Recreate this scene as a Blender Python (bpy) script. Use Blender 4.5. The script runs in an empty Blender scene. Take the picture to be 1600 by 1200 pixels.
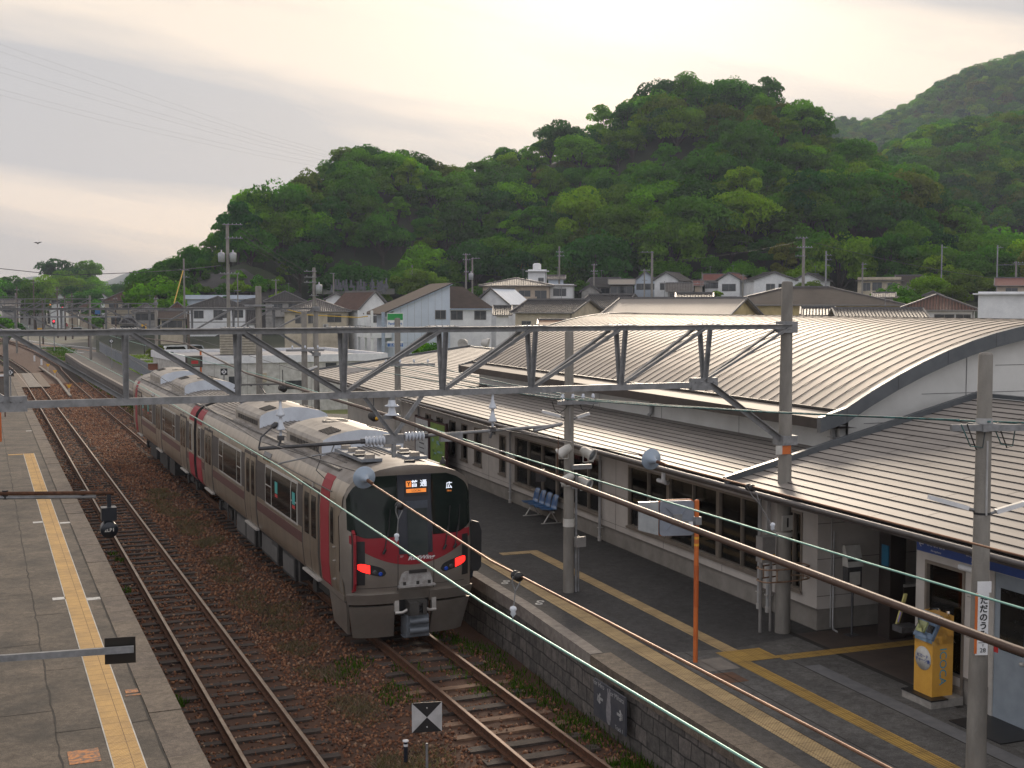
import bpy, math, random
import numpy as np
from mathutils import Vector, Matrix, noise as mnoise
rnd = random.Random(7)
rad = math.radians
sc = bpy.context.scene
COL = sc.collection

# ------------------------------------------------------------------ camera, sky, sun, exposure
CAM_H = 7.32
F_PX = 1950.0
YAW = rad(23.04)
PITCH = math.atan(125 / F_PX)
cam_data = bpy.data.cameras.new('camera')
cam_data.lens = 36 * F_PX / 1600
cam_data.sensor_width = 36
cam_data.clip_start = 0.1
cam_data.clip_end = 12000
cam = bpy.data.objects.new('camera', cam_data)
COL.objects.link(cam)
cam.location = (0, 0, CAM_H)
cam.rotation_euler = (math.pi / 2 - PITCH, 0, -YAW)
sc.camera = cam
sc.view_settings.view_transform = 'Standard'
sc.view_settings.look = 'None'
sc.view_settings.exposure = 0.16
sc.view_settings.gamma = 1
sc.cycles.max_bounces = 6
sc.cycles.transparent_max_bounces = 8
sc.cycles.volume_bounces = 0

SUN_AZ = YAW + rad(5.5)          # clockwise from +Y
SUN_EL = rad(19)
sun_dir = Vector((math.sin(SUN_AZ) * math.cos(SUN_EL), math.cos(SUN_AZ) * math.cos(SUN_EL), math.sin(SUN_EL)))

world = bpy.data.worlds.new('World')
sc.world = world
world.use_nodes = True
nt = world.node_tree
nt.nodes.clear()
N = nt.nodes.new
L = nt.links.new
out = N('ShaderNodeOutputWorld')
sky = N('ShaderNodeTexSky')
sky.sky_type = 'NISHITA'
sky.sun_disc = False
sky.sun_elevation = SUN_EL
sky.sun_rotation = SUN_AZ
sky.dust_density = 3.0
bg1 = N('ShaderNodeBackground'); bg1.inputs[1].default_value = 0.06
L(sky.outputs[0], bg1.inputs[0])
tc = N('ShaderNodeTexCoord')
# stretched, streaky cloud layers seen at a low angle
sep = N('ShaderNodeSeparateXYZ'); L(tc.outputs['Generated'], sep.inputs[0])
def mth(op, a, b=None, c=None):
    n = N('ShaderNodeMath'); n.operation = op
    for i, v in enumerate((a, b, c)):
        if v is None: continue
        if isinstance(v, (int, float)): n.inputs[i].default_value = v
        else: L(v, n.inputs[i])
    return n.outputs[0]
nrm0 = N('ShaderNodeVectorMath'); nrm0.operation = 'NORMALIZE'; L(tc.outputs['Generated'], nrm0.inputs[0])
sep0 = N('ShaderNodeSeparateXYZ'); L(nrm0.outputs[0], sep0.inputs[0])
side = mth('ADD', mth('MULTIPLY', sep0.outputs[0], math.cos(YAW)), mth('MULTIPLY', sep0.outputs[1], -math.sin(YAW)))
px = mth('MULTIPLY', side, 1.3)
py = mth('ADD', mth('MULTIPLY', sep0.outputs[2], 9.0), mth('MULTIPLY', side, 1.5))
comb = N('ShaderNodeCombineXYZ'); L(px, comb.inputs[0]); L(py, comb.inputs[1])
mp = N('ShaderNodeMapping'); mp.inputs['Scale'].default_value = (1, 1, 1)
mp.inputs['Location'].default_value = (1.3, 0.45, 0)
L(comb.outputs[0], mp.inputs[0])
n1 = N('ShaderNodeTexNoise'); n1.inputs['Scale'].default_value = 1.15; n1.inputs['Detail'].default_value = 6; n1.inputs['Roughness'].default_value = 0.5
n1.inputs['Distortion'].default_value = 0.35
L(mp.outputs[0], n1.inputs[0])
cr = N('ShaderNodeValToRGB')
cr.color_ramp.elements[0].position = 0.43; cr.color_ramp.elements[0].color = (0.47, 0.455, 0.45, 1)
cr.color_ramp.elements[1].position = 0.56; cr.color_ramp.elements[1].color = (0.93, 0.78, 0.62, 1)
L(n1.outputs[0], cr.inputs[0])
# the sun behind the cloud: a broad bright patch
dotn = N('ShaderNodeVectorMath'); dotn.operation = 'DOT_PRODUCT'
nrm = N('ShaderNodeVectorMath'); nrm.operation = 'NORMALIZE'; L(tc.outputs['Generated'], nrm.inputs[0])
L(nrm.outputs[0], dotn.inputs[0]); dotn.inputs[1].default_value = sun_dir
dp = mth('MAXIMUM', dotn.outputs['Value'], 0.0)
g1 = mth('POWER', dp, 90.0)
g2 = mth('POWER', dp, 6.0)
glow = mth('ADD', mth('MULTIPLY', g1, 0.42), mth('MULTIPLY', g2, 0.05))
gl = N('ShaderNodeMix'); gl.data_type = 'RGBA'; gl.blend_type = 'ADD'; gl.inputs[0].default_value = 1
gcol = N('ShaderNodeMix'); gcol.data_type = 'RGBA'; gcol.blend_type = 'MULTIPLY'; gcol.inputs[0].default_value = 1
gcol.inputs[6].default_value = (1.0, 0.92, 0.84, 1)
gc = N('ShaderNodeCombineColor'); L(glow, gc.inputs[0]); L(glow, gc.inputs[1]); L(glow, gc.inputs[2])
L(gc.outputs[0], gcol.inputs[7])
warm = N('ShaderNodeMix'); warm.data_type = 'RGBA'; warm.blend_type = 'MULTIPLY'; warm.inputs[7].default_value = (1.0, .90, .78, 1)
wf = mth('SUBTRACT', 1.0, mth('MINIMUM', mth('MULTIPLY', mth('MAXIMUM', sep0.outputs[2], 0.0), 6.0), 1.0)); L(wf, warm.inputs[0])
L(cr.outputs[0], warm.inputs[6])
L(warm.outputs[2], gl.inputs[6]); L(gcol.outputs[2], gl.inputs[7])
# overhead and behind the camera the cloud deck is cooler
cool = N('ShaderNodeMix'); cool.data_type = 'RGBA'; cool.blend_type = 'MIX'
cool.inputs[7].default_value = (0.93, 0.93, 0.99, 1)
fac = mth('SUBTRACT', 1.0, mth('POWER', mth('MAXIMUM', mth('ADD', mth('MULTIPLY', dotn.outputs['Value'], 0.62), 0.38), 0.0), 1.2))
fac = mth('MULTIPLY', fac, 0.9)
L(fac, cool.inputs[0]); L(gl.outputs[2], cool.inputs[6])
bg2 = N('ShaderNodeBackground'); bg2.inputs[1].default_value = 1.0
L(cool.outputs[2], bg2.inputs[0])
mixs = N('ShaderNodeMixShader'); mixs.inputs[0].default_value = 0.93
L(bg1.outputs[0], mixs.inputs[1]); L(bg2.outputs[0], mixs.inputs[2]); L(mixs.outputs[0], out.inputs[0])

sun_data = bpy.data.lights.new('sun', 'SUN')
sun_data.energy = 3.0
sun_data.angle = rad(11)
sun_data.color = (1.0, 0.84, 0.66)
sun = bpy.data.objects.new('sun', sun_data)
COL.objects.link(sun)
sun.rotation_euler = (-sun_dir).to_track_quat('-Z', 'Y').to_euler()

# ------------------------------------------------------------------ picture rays -> world points
CR = Vector((math.cos(YAW), -math.sin(YAW), 0))
CF = Vector((math.sin(YAW) * math.cos(PITCH), math.cos(YAW) * math.cos(PITCH), -math.sin(PITCH)))
CU = CR.cross(CF)
def ray(x, y): return CF + CR * ((x - 800) / F_PX) + CU * ((600 - y) / F_PX)
def at_d(x, y, d):
    r = ray(x, y); t = d / math.hypot(r.x, r.y)
    return Vector((r.x * t, r.y * t, CAM_H + r.z * t))
def at_Y(x, y, Y):
    r = ray(x, y); t = Y / r.y
    return Vector((r.x * t, Y, CAM_H + r.z * t))
def at_z(x, y, z):
    r = ray(x, y); t = (z - CAM_H) / r.z
    return Vector((r.x * t, r.y * t, z))

# ------------------------------------------------------------------ materials
MATS = {}
def mat(name, c, r=0.6, m=0.0, c2=None, sc_=4.0, bump=0.0, bsc=30.0, spec=0.5, det=5, lo=0.35, hi=0.68, emit=None, coat=0.0, stretch=None):
    if name in MATS: return MATS[name]
    mt = bpy.data.materials.new(name); mt.use_nodes = True
    t = mt.node_tree; b = t.nodes['Principled BSDF']
    b.inputs['Roughness'].default_value = r; b.inputs['Metallic'].default_value = m
    b.inputs['Specular IOR Level'].default_value = spec
    b.inputs['Coat Weight'].default_value = coat
    if c2 is None: c2 = tuple(v * 0.72 for v in c)
    co = t.nodes.new('ShaderNodeTexCoord'); src = co.outputs['Object']
    if stretch:
        mpn = t.nodes.new('ShaderNodeMapping'); mpn.inputs['Scale'].default_value = stretch
        t.links.new(src, mpn.inputs[0]); src = mpn.outputs[0]
    nn = t.nodes.new('ShaderNodeTexNoise'); nn.inputs['Scale'].default_value = sc_; nn.inputs['Detail'].default_value = det
    nn.inputs['Roughness'].default_value = 0.62
    t.links.new(src, nn.inputs[0])
    rp = t.nodes.new('ShaderNodeValToRGB')
    rp.color_ramp.elements[0].position = lo; rp.color_ramp.elements[0].color = (*c2, 1)
    rp.color_ramp.elements[1].position = hi; rp.color_ramp.elements[1].color = (*c, 1)
    t.links.new(nn.outputs[0], rp.inputs[0]); t.links.new(rp.outputs[0], b.inputs['Base Color'])
    if bump:
        n2 = t.nodes.new('ShaderNodeTexNoise'); n2.inputs['Scale'].default_value = bsc; n2.inputs['Detail'].default_value = 4
        t.links.new(co.outputs['Object'], n2.inputs[0])
        bp = t.nodes.new('ShaderNodeBump'); bp.inputs['Strength'].default_value = bump; bp.inputs['Distance'].default_value = 0.02
        t.links.new(n2.outputs[0], bp.inputs['Height']); t.links.new(bp.outputs[0], b.inputs['Normal'])
    if emit:
        b.inputs['Emission Color'].default_value = (*c, 1); b.inputs['Emission Strength'].default_value = emit
    MATS[name] = mt
    return mt

conc = mat('weathered concrete', (.25, .22, .19), .9, c2=(.14, .125, .11), sc_=2.2, bump=.5, bsc=40)
pole_m = mat('concrete pole', (.25, .235, .21), .9, c2=(.15, .14, .125), sc_=3, bump=.4, bsc=50, stretch=(1, 1, .35))
steel = mat('galvanised steel', (.29, .295, .305), .55, .35, c2=(.18, .185, .19), sc_=7, bump=.08)
dsteel = mat('dark steel', (.11, .11, .115), .55, .5, c2=(.06, .06, .065), sc_=9)
rust = mat('rusty steel', (.13, .06, .033), .85, .05, spec=.2, c2=(.06, .032, .022), sc_=14, bump=.3)
railtop = mat('polished rail head', (.36, .29, .23), .42, .8, c2=(.22, .16, .12), sc_=4)
railtop2 = mat('dull rail head', (.16, .09, .06), .6, .5, c2=(.09, .05, .035), sc_=4)
wood = mat('old timber sleeper', (.075, .056, .045), .9, c2=(.03, .023, .02), sc_=6, bump=.8, bsc=25, stretch=(1, 6, 1))
woodl = mat('new timber sleeper', (.22, .13, .08), .9, c2=(.10, .06, .04), sc_=6, bump=.6, bsc=25, stretch=(1, 6, 1))
white = mat('white paint', (.74, .75, .76), .5, c2=(.6, .61, .63), sc_=3)
dirtywhite = mat('dirty white paint', (.56, .55, .52), .6, c2=(.36, .35, .32), sc_=2.5)
porc = mat('white porcelain', (.62, .66, .72), .12, c2=(.5, .54, .6), sc_=5, coat=.5)
black = mat('black paint', (.02, .02, .022), .45, c2=(.013, .013, .014))
yellowp = mat('yellow paint', (.75, .42, .03), .55, c2=(.6, .32, .03))
orangep = mat('orange paint', (.62, .16, .03), .5, c2=(.45, .11, .025), sc_=3)
redp = mat('red paint', (.5, .03, .03), .5)
bluep = mat('blue paint', (.03, .08, .32), .5)
greenp = mat('green paint', (.01, .30, .06), .5)
glass = mat('dark window glass', (.018, .018, .016), .06, c2=(.009, .009, .009), sc_=1.5, spec=.3)
alu = mat('aluminium frame', (.55, .53, .50), .4, .3, c2=(.42, .405, .38))
wallgrey = mat('station wall panel', (.52, .485, .45), .65, c2=(.42, .39, .36), sc_=1.3, bump=.15, bsc=60)
wallbase = mat('station wall base', (.27, .25, .225), .8, c2=(.19, .175, .155), sc_=2, bump=.2)
wallwhite = mat('upper wall panel', (.62, .62, .60), .6, c2=(.52, .52, .5), sc_=1.0)
roofm = mat('lap metal roof', (.31, .285, .262), .6, .12, c2=(.22, .20, .185), spec=.35, sc_=1.2, bump=.06, bsc=3, stretch=(3.4, .3, 1))
vaultm = mat('standing seam roof', (.40, .35, .30), .6, .12, c2=(.31, .27, .23), spec=.35, sc_=1.0, bump=.06, bsc=2, stretch=(.22, 2.2, .22))
seam = mat('roof seam', (.05, .046, .044), .5, .3)
fascia = mat('dark brown fascia', (.065, .055, .05), .5, .2, c2=(.045, .038, .035))
verge = mat('grey verge flashing', (.12, .13, .14), .45, .4, c2=(.09, .1, .11))
copper = mat('verdigris wire', (.30, .52, .45), .45, .4, c2=(.2, .4, .36), sc_=3)
bronze = mat('bronze messenger wire', (.32, .19, .12), .5, .6, c2=(.18, .10, .07), sc_=6)
cable = mat('black cable', (.02, .022, .022), .5)
teal = mat('teal twisted cable', (.06, .19, .19), .5, c2=(.02, .05, .05), sc_=9)

def asphalt_mat(name, c, c2, patch=0.8):
    mt = bpy.data.materials.new(name); mt.use_nodes = True
    t = mt.node_tree; b = t.nodes['Principled BSDF']; nd = t.nodes.new; lk = t.links.new
    b.inputs['Roughness'].default_value = .85
    co = nd('ShaderNodeTexCoord')
    a = nd('ShaderNodeTexNoise'); a.inputs['Scale'].default_value = patch; a.inputs['Detail'].default_value = 9; a.inputs['Roughness'].default_value = .7
    lk(co.outputs['Object'], a.inputs[0])
    r1 = nd('ShaderNodeValToRGB'); r1.color_ramp.elements[0].position = .36; r1.color_ramp.elements[0].color = (*c2, 1)
    r1.color_ramp.elements[1].position = .66; r1.color_ramp.elements[1].color = (*c, 1)
    lk(a.outputs[0], r1.inputs[0])
    v = nd('ShaderNodeTexNoise'); v.inputs['Scale'].default_value = 70; v.inputs['Detail'].default_value = 3
    lk(co.outputs['Object'], v.inputs[0])
    r2 = nd('ShaderNodeValToRGB'); r2.color_ramp.elements[0].position = .3; r2.color_ramp.elements[0].color = (.45, .45, .45, 1)
    r2.color_ramp.elements[1].position = .72; r2.color_ramp.elements[1].color = (1.5, 1.5, 1.5, 1)
    lk(v.outputs[0], r2.inputs[0])
    mx = nd('ShaderNodeMix'); mx.data_type = 'RGBA'; mx.blend_type = 'MULTIPLY'; mx.inputs[0].default_value = .8
    lk(r1.outputs[0], mx.inputs[6]); lk(r2.outputs[0], mx.inputs[7])
    v3 = nd('ShaderNodeTexNoise'); v3.inputs['Scale'].default_value = 7; v3.inputs['Detail'].default_value = 8; v3.inputs['Roughness'].default_value = .75; v3.inputs['Distortion'].default_value = .6
    lk(co.outputs['Object'], v3.inputs[0])
    r3 = nd('ShaderNodeValToRGB'); r3.color_ramp.elements[0].position = .34; r3.color_ramp.elements[0].color = (.55, .53, .5, 1)
    r3.color_ramp.elements[1].position = .62; r3.color_ramp.elements[1].color = (1.2, 1.2, 1.2, 1); lk(v3.outputs[0], r3.inputs[0])
    mx3 = nd('ShaderNodeMix'); mx3.data_type = 'RGBA'; mx3.blend_type = 'MULTIPLY'; mx3.inputs[0].default_value = 1
    lk(mx.outputs[2], mx3.inputs[6]); lk(r3.outputs[0], mx3.inputs[7]); lk(mx3.outputs[2], b.inputs['Base Color'])
    bp = nd('ShaderNodeBump'); bp.inputs['Strength'].default_value = .5; bp.inputs['Distance'].default_value = .01
    lk(v.outputs[0], bp.inputs['Height']); lk(bp.outputs[0], b.inputs['Normal'])
    MATS[name] = mt
    return mt
plat_l = asphalt_mat('old platform asphalt', (.125, .10, .076), (.042, .036, .03), .9)
plat_r = asphalt_mat('dark platform asphalt', (.062, .060, .060), (.034, .033, .034), .5)
plat_m = asphalt_mat('grey platform paving', (.13, .125, .12), (.075, .072, .07), .7)
coping = asphalt_mat('brown coping stone', (.165, .132, .10), (.10, .08, .064), 1.6)
roadm = asphalt_mat('road asphalt', (.12, .12, .12), (.08, .08, .08), .1)

def ground_mat(name, c, c2, c3, s1=.08, s2=3):
    mt = bpy.data.materials.new(name); mt.use_nodes = True
    t = mt.node_tree; b = t.nodes['Principled BSDF']; nd = t.nodes.new; lk = t.links.new
    b.inputs['Roughness'].default_value = .95
    co = nd('ShaderNodeTexCoord')
    a = nd('ShaderNodeTexNoise'); a.inputs['Scale'].default_value = s1; a.inputs['Detail'].default_value = 6
    lk(co.outputs['Object'], a.inputs[0])
    r = nd('ShaderNodeValToRGB'); r.color_ramp.elements[0].position = .4; r.color_ramp.elements[0].color = (*c, 1)
    r.color_ramp.elements[1].position = .6; r.color_ramp.elements[1].color = (*c2, 1)
    lk(a.outputs[0], r.inputs[0])
    a2 = nd('ShaderNodeTexNoise'); a2.inputs['Scale'].default_value = s2; a2.inputs['Detail'].default_value = 8; a2.inputs['Roughness'].default_value = .7
    lk(co.outputs['Object'], a2.inputs[0])
    mx = nd('ShaderNodeMix'); mx.data_type = 'RGBA'; lk(a2.outputs[0], mx.inputs[0]); lk(r.outputs[0], mx.inputs[6]); mx.inputs[7].default_value = (*c3, 1)
    lk(mx.outputs[2], b.inputs['Base Color'])
    bp = nd('ShaderNodeBump'); bp.inputs['Strength'].default_value = .6; bp.inputs['Distance'].default_value = .05
    lk(a2.outputs[0], bp.inputs['Height']); lk(bp.outputs[0], b.inputs['Normal'])
    MATS[name] = mt
    return mt
groundm = ground_mat('town ground', (.10, .10, .09), (.07, .09, .04), (.13, .12, .10))
ballastm = ground_mat('rusty ballast', (.075, .034, .018), (.05, .024, .014), (.078, .038, .022), .5, 22)  # colour darkened to stand in for the self-shadow between stones
hillm = ground_mat('forest floor', (.018, .03, .01), (.03, .045, .015), (.02, .02, .012))
rockm = ground_mat('netted rock slope', (.035, .033, .033), (.018, .018, .018), (.065, .06, .058), .25, .5)
farhillm = ground_mat('far wooded mountain', (.02, .042, .022), (.035, .062, .03), (.014, .03, .018), .02, .15)

# stone block retaining wall under the platform
def stone_mat():
    mt = bpy.data.materials.new('stone block wall'); mt.use_nodes = True
    t = mt.node_tree; b = t.nodes['Principled BSDF']; nd = t.nodes.new; lk = t.links.new
    b.inputs['Roughness'].default_value = .9
    co = nd('ShaderNodeTexCoord')
    sp = nd('ShaderNodeSeparateXYZ'); lk(co.outputs['Object'], sp.inputs[0])
    cb = nd('ShaderNodeCombineXYZ'); lk(sp.outputs[1], cb.inputs[0]); lk(sp.outputs[2], cb.inputs[1])
    wob = nd('ShaderNodeTexNoise'); wob.inputs['Scale'].default_value = 2.5
    lk(co.outputs['Object'], wob.inputs[0])
    vm = nd('ShaderNodeVectorMath'); vm.operation = 'MULTIPLY_ADD'; lk(wob.outputs[1], vm.inputs[0]); vm.inputs[1].default_value = (.12, .07, 0); lk(cb.outputs[0], vm.inputs[2])
    br = nd('ShaderNodeTexBrick'); lk(vm.outputs[0], br.inputs[0])
    br.inputs['Color1'].default_value = (.17, .155, .145, 1); br.inputs['Color2'].default_value = (.10, .095, .09, 1); br.inputs['Mortar'].default_value = (.045, .042, .04, 1)
    br.inputs['Scale'].default_value = 1.0; br.inputs['Mortar Size'].default_value = .016; br.inputs['Brick Width'].default_value = .42; br.inputs['Row Height'].default_value = .29
    ns = nd('ShaderNodeTexNoise'); ns.inputs['Scale'].default_value = 6; ns.inputs['Detail'].default_value = 9; ns.inputs['Roughness'].default_value = .75
    lk(co.outputs['Object'], ns.inputs[0])
    rp = nd('ShaderNodeValToRGB'); rp.color_ramp.elements[0].position = .3; rp.color_ramp.elements[0].color = (.35, .35, .36, 1)
    rp.color_ramp.elements[1].position = .7; rp.color_ramp.elements[1].color = (1.35, 1.3, 1.25, 1); lk(ns.outputs[0], rp.inputs[0])
    mx = nd('ShaderNodeMix'); mx.data_type = 'RGBA'; mx.blend_type = 'MULTIPLY'; mx.inputs[0].default_value = 1
    lk(br.outputs[0], mx.inputs[6]); lk(rp.outputs[0], mx.inputs[7]); lk(mx.outputs[2], b.inputs['Base Color'])
    ad = nd('ShaderNodeMath'); ad.operation = 'MULTIPLY_ADD'; lk(br.outputs[1], ad.inputs[0]); ad.inputs[1].default_value = -.8; lk(ns.outputs[0], ad.inputs[2])
    bp = nd('ShaderNodeBump'); bp.inputs['Strength'].default_value = .8; bp.inputs['Distance'].default_value = .04
    lk(ad.outputs[0], bp.inputs['Height']); lk(bp.outputs[0], b.inputs['Normal'])
    return mt
stonem = stone_mat()

# tactile paving: raised dots / bars with dirty joints
def tactile_mat(name, c, c2, dots=True):
    mt = bpy.data.materials.new(name); mt.use_nodes = True
    t = mt.node_tree; b = t.nodes['Principled BSDF']; nd = t.nodes.new; lk = t.links.new
    b.inputs['Roughness'].default_value = .7
    co = nd('ShaderNodeTexCoord')
    ns = nd('ShaderNodeTexNoise'); ns.inputs['Scale'].default_value = 1.8; ns.inputs['Detail'].default_value = 9; ns.inputs['Roughness'].default_value = .7
    lk(co.outputs['Object'], ns.inputs[0])
    rp = nd('ShaderNodeValToRGB'); rp.color_ramp.elements[0].position = .32; rp.color_ramp.elements[0].color = (*c2, 1)
    rp.color_ramp.elements[1].position = .6; rp.color_ramp.elements[1].color = (*c, 1); lk(ns.outputs[0], rp.inputs[0])
    br = nd('ShaderNodeTexBrick'); lk(co.outputs['Object'], br.inputs[0])
    br.offset = 0; br.inputs['Scale'].default_value = 1; br.inputs['Brick Width'].default_value = .3; br.inputs['Row Height'].default_value = .3
    br.inputs['Mortar Size'].default_value = .006; br.inputs['Color1'].default_value = (1, 1, 1, 1); br.inputs['Color2'].default_value = (.9, .9, .88, 1); br.inputs['Mortar'].default_value = (.35, .3, .25, 1)
    mx = nd('ShaderNodeMix'); mx.data_type = 'RGBA'; mx.blend_type = 'MULTIPLY'; mx.inputs[0].default_value = 1
    lk(rp.outputs[0], mx.inputs[6]); lk(br.outputs[0], mx.inputs[7])
    sp = nd('ShaderNodeSeparateXYZ'); lk(co.outputs['Object'], sp.inputs[0])
    def wv(o, k):
        m1 = nd('ShaderNodeMath'); m1.operation = 'MULTIPLY'; lk(o, m1.inputs[0]); m1.inputs[1].default_value = k
        m2 = nd('ShaderNodeMath'); m2.operation = 'SINE'; lk(m1.outputs[0], m2.inputs[0]); return m2.outputs[0]
    k = 2 * math.pi / .06
    h = wv(sp.outputs[0], k)
    if dots:
        m3 = nd('ShaderNodeMath'); m3.operation = 'MULTIPLY'; lk(h, m3.inputs[0]); lk(wv(sp.outputs[1], k), m3.inputs[1]); h = m3.outputs[0]
    rr = nd('ShaderNodeMapRange'); lk(h, rr.inputs[0]); rr.inputs[1].default_value = -.2; rr.inputs[2].default_value = .5; rr.inputs[3].default_value = .62; rr.inputs[4].default_value = 1.05
    mx2 = nd('ShaderNodeMix'); mx2.data_type = 'RGBA'; mx2.blend_type = 'MULTIPLY'; mx2.inputs[0].default_value = .8
    lk(mx.outputs[2], mx2.inputs[6]); lk(rr.outputs[0], mx2.inputs[7]); lk(mx2.outputs[2], b.inputs['Base Color'])
    bp = nd('ShaderNodeBump'); bp.inputs['Strength'].default_value = .6; bp.inputs['Distance'].default_value = .008
    lk(h, bp.inputs['Height']); lk(bp.outputs[0], b.inputs['Normal'])
    MATS[name] = mt
    return mt
tact_l = tactile_mat('yellow tactile paving', (.62, .37, .11), (.40, .24, .08))
tact_r = tactile_mat('pale yellow tactile paving', (.56, .40, .20), (.33, .235, .12))
tact_o = tactile_mat('orange yellow tactile paving', (.50, .31, .07), (.32, .2, .06), dots=False)

def tile_mat(name, c, c2, kper=.30, sheen=.55):
    mt = bpy.data.materials.new(name); mt.use_nodes = True
    t = mt.node_tree; b = t.nodes['Principled BSDF']; nd = t.nodes.new; lk = t.links.new
    b.inputs['Roughness'].default_value = sheen; b.inputs['Specular IOR Level'].default_value = .2
    co = nd('ShaderNodeTexCoord')
    sp = nd('ShaderNodeSeparateXYZ'); lk(co.outputs['Object'], sp.inputs[0])
    sn = nd('ShaderNodeSeparateXYZ'); lk(co.outputs['Normal'], sn.inputs[0])
    def m2(op, a, bb):
        q = nd('ShaderNodeMath'); q.operation = op
        for i, v in enumerate((a, bb)):
            if v is None: continue
            if isinstance(v, (int, float)): q.inputs[i].default_value = v
            else: lk(v, q.inputs[i])
        return q.outputs[0]
    sel = m2('GREATER_THAN', m2('ABSOLUTE', sn.outputs[0], None), m2('ABSOLUTE', sn.outputs[1], None))
    a = m2('ADD', m2('MULTIPLY', sel, sp.outputs[1]), m2('MULTIPLY', m2('SUBTRACT', 1.0, sel), sp.outputs[0]))
    w = m2('SINE', m2('MULTIPLY', a, 2 * math.pi / kper), None)
    rows = m2('FRACT', m2('MULTIPLY', sp.outputs[2], 1 / .13), None)
    h = m2('ADD', w, m2('MULTIPLY', rows, -.8))
    ns = nd('ShaderNodeTexNoise'); ns.inputs['Scale'].default_value = 1.5; ns.inputs['Detail'].default_value = 6; lk(co.outputs['Object'], ns.inputs[0])
    rp = nd('ShaderNodeValToRGB'); rp.color_ramp.elements[0].position = .3; rp.color_ramp.elements[0].color = (*c2, 1)
    rp.color_ramp.elements[1].position = .7; rp.color_ramp.elements[1].color = (*c, 1); lk(ns.outputs[0], rp.inputs[0])
    rr = nd('ShaderNodeMapRange'); lk(h, rr.inputs[0]); rr.inputs[1].default_value = -1.6; rr.inputs[2].default_value = .3; rr.inputs[3].default_value = .3; rr.inputs[4].default_value = 1.15
    mx = nd('ShaderNodeMix'); mx.data_type = 'RGBA'; mx.blend_type = 'MULTIPLY'; mx.inputs[0].default_value = 1
    lk(rp.outputs[0], mx.inputs[6]); lk(rr.outputs[0], mx.inputs[7]); lk(mx.outputs[2], b.inputs['Base Color'])
    bp = nd('ShaderNodeBump'); bp.inputs['Strength'].default_value = .9; bp.inputs['Distance'].default_value = .06
    lk(h, bp.inputs['Height']); lk(bp.outputs[0], b.inputs['Normal'])
    MATS[name] = mt
    return mt
tile_dark = tile_mat('dark grey roof tile', (.055, .052, .054), (.032, .031, .033))
tile_light = tile_mat('pale grey roof tile', (.17, .155, .145), (.11, .10, .095))
tile_brown = tile_mat('reddish brown roof tile', (.13, .062, .045), (.075, .038, .028))
slate = mat('dark slate roof', (.06, .05, .045), .85, spec=.12, c2=(.045, .038, .034), sc_=1.2, bump=.4, bsc=12)
slate_br = mat('brown slate roof', (.08, .06, .05), .85, spec=.12, c2=(.06, .048, .042), sc_=1.2, bump=.4, bsc=12)
stripes = mat('pale lap roof', (.28, .25, .22), .5, .2, c2=(.25, .22, .19))
redroof = mat('red brown sheet roof', (.16, .045, .035), .6, c2=(.11, .035, .028))
h_white = mat('white house wall', (.78, .79, .79), .7, c2=(.62, .63, .64), sc_=.8)
h_cream = mat('cream house wall', (.56, .49, .37), .75, c2=(.36, .31, .23), sc_=.8)
h_beige = mat('beige house wall', (.52, .43, .34), .75, c2=(.33, .27, .21), sc_=.8)
h_grey = mat('grey house wall', (.38, .365, .34), .75, c2=(.21, .2, .19), sc_=.8)
h_blue = mat('pale blue panel wall', (.52, .58, .66), .65, c2=(.46, .52, .60), sc_=.8)
h_yel = mat('yellow plaster wall', (.55, .44, .22), .8, c2=(.34, .27, .13), sc_=.8)
bark = mat('tree bark', (.06, .045, .035), .95, c2=(.03, .024, .02), sc_=8, bump=.6)

def leaf_mat(name, cols, transl=.42):
    mt = bpy.data.materials.new(name); mt.use_nodes = True
    t = mt.node_tree; nd = t.nodes.new; lk = t.links.new
    t.nodes.remove(t.nodes['Principled BSDF']); o = t.nodes['Material Output']
    oi = nd('ShaderNodeObjectInfo')
    cr_ = nd('ShaderNodeValToRGB'); cr_.color_ramp.interpolation = 'LINEAR'
    els = cr_.color_ramp.elements
    while len(els) < len(cols): els.new(.5)
    for i, c in enumerate(cols):
        els[i].position = i / (len(cols) - 1); els[i].color = (*c, 1)
    lk(oi.outputs['Random'], cr_.inputs[0])
    at = nd('ShaderNodeAttribute'); at.attribute_name = 'tint'
    mr = nd('ShaderNodeMapRange'); lk(at.outputs['Fac'], mr.inputs[0]); mr.inputs[3].default_value = .45; mr.inputs[4].default_value = 1.65
    mx = nd('ShaderNodeMix'); mx.data_type = 'RGBA'; mx.blend_type = 'MULTIPLY'; mx.inputs[0].default_value = 1
    lk(cr_.outputs[0], mx.inputs[6]); lk(mr.outputs[0], mx.inputs[7])
    d = nd('ShaderNodeBsdfDiffuse'); tr = nd('ShaderNodeBsdfTranslucent'); ms = nd('ShaderNodeMixShader'); ms.inputs[0].default_value = transl
    ty = nd('ShaderNodeMix'); ty.data_type = 'RGBA'; ty.blend_type = 'MULTIPLY'; ty.inputs[0].default_value = 1; ty.inputs[7].default_value = (1.25, 1.9, .4, 1)
    lk(mx.outputs[2], ty.inputs[6])
    lk(mx.outputs[2], d.inputs[0]); lk(ty.outputs[2], tr.inputs[0]); lk(d.outputs[0], ms.inputs[1]); lk(tr.outputs[0], ms.inputs[2]); lk(ms.outputs[0], o.inputs[0])
    MATS[name] = mt
    return mt
leaf = leaf_mat('broad leaves', [(.026, .078, .014), (.058, .145, .013), (.12, .235, .012), (.022, .084, .019), (.17, .25, .013), (.03, .075, .016), (.12, .12, .022), (.065, .175, .013), (.017, .055, .019), (.095, .185, .016)])
leaf_far = leaf_mat('far foliage', [(.03, .055, .025), (.045, .08, .03), (.035, .065, .03)], .25)
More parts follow.
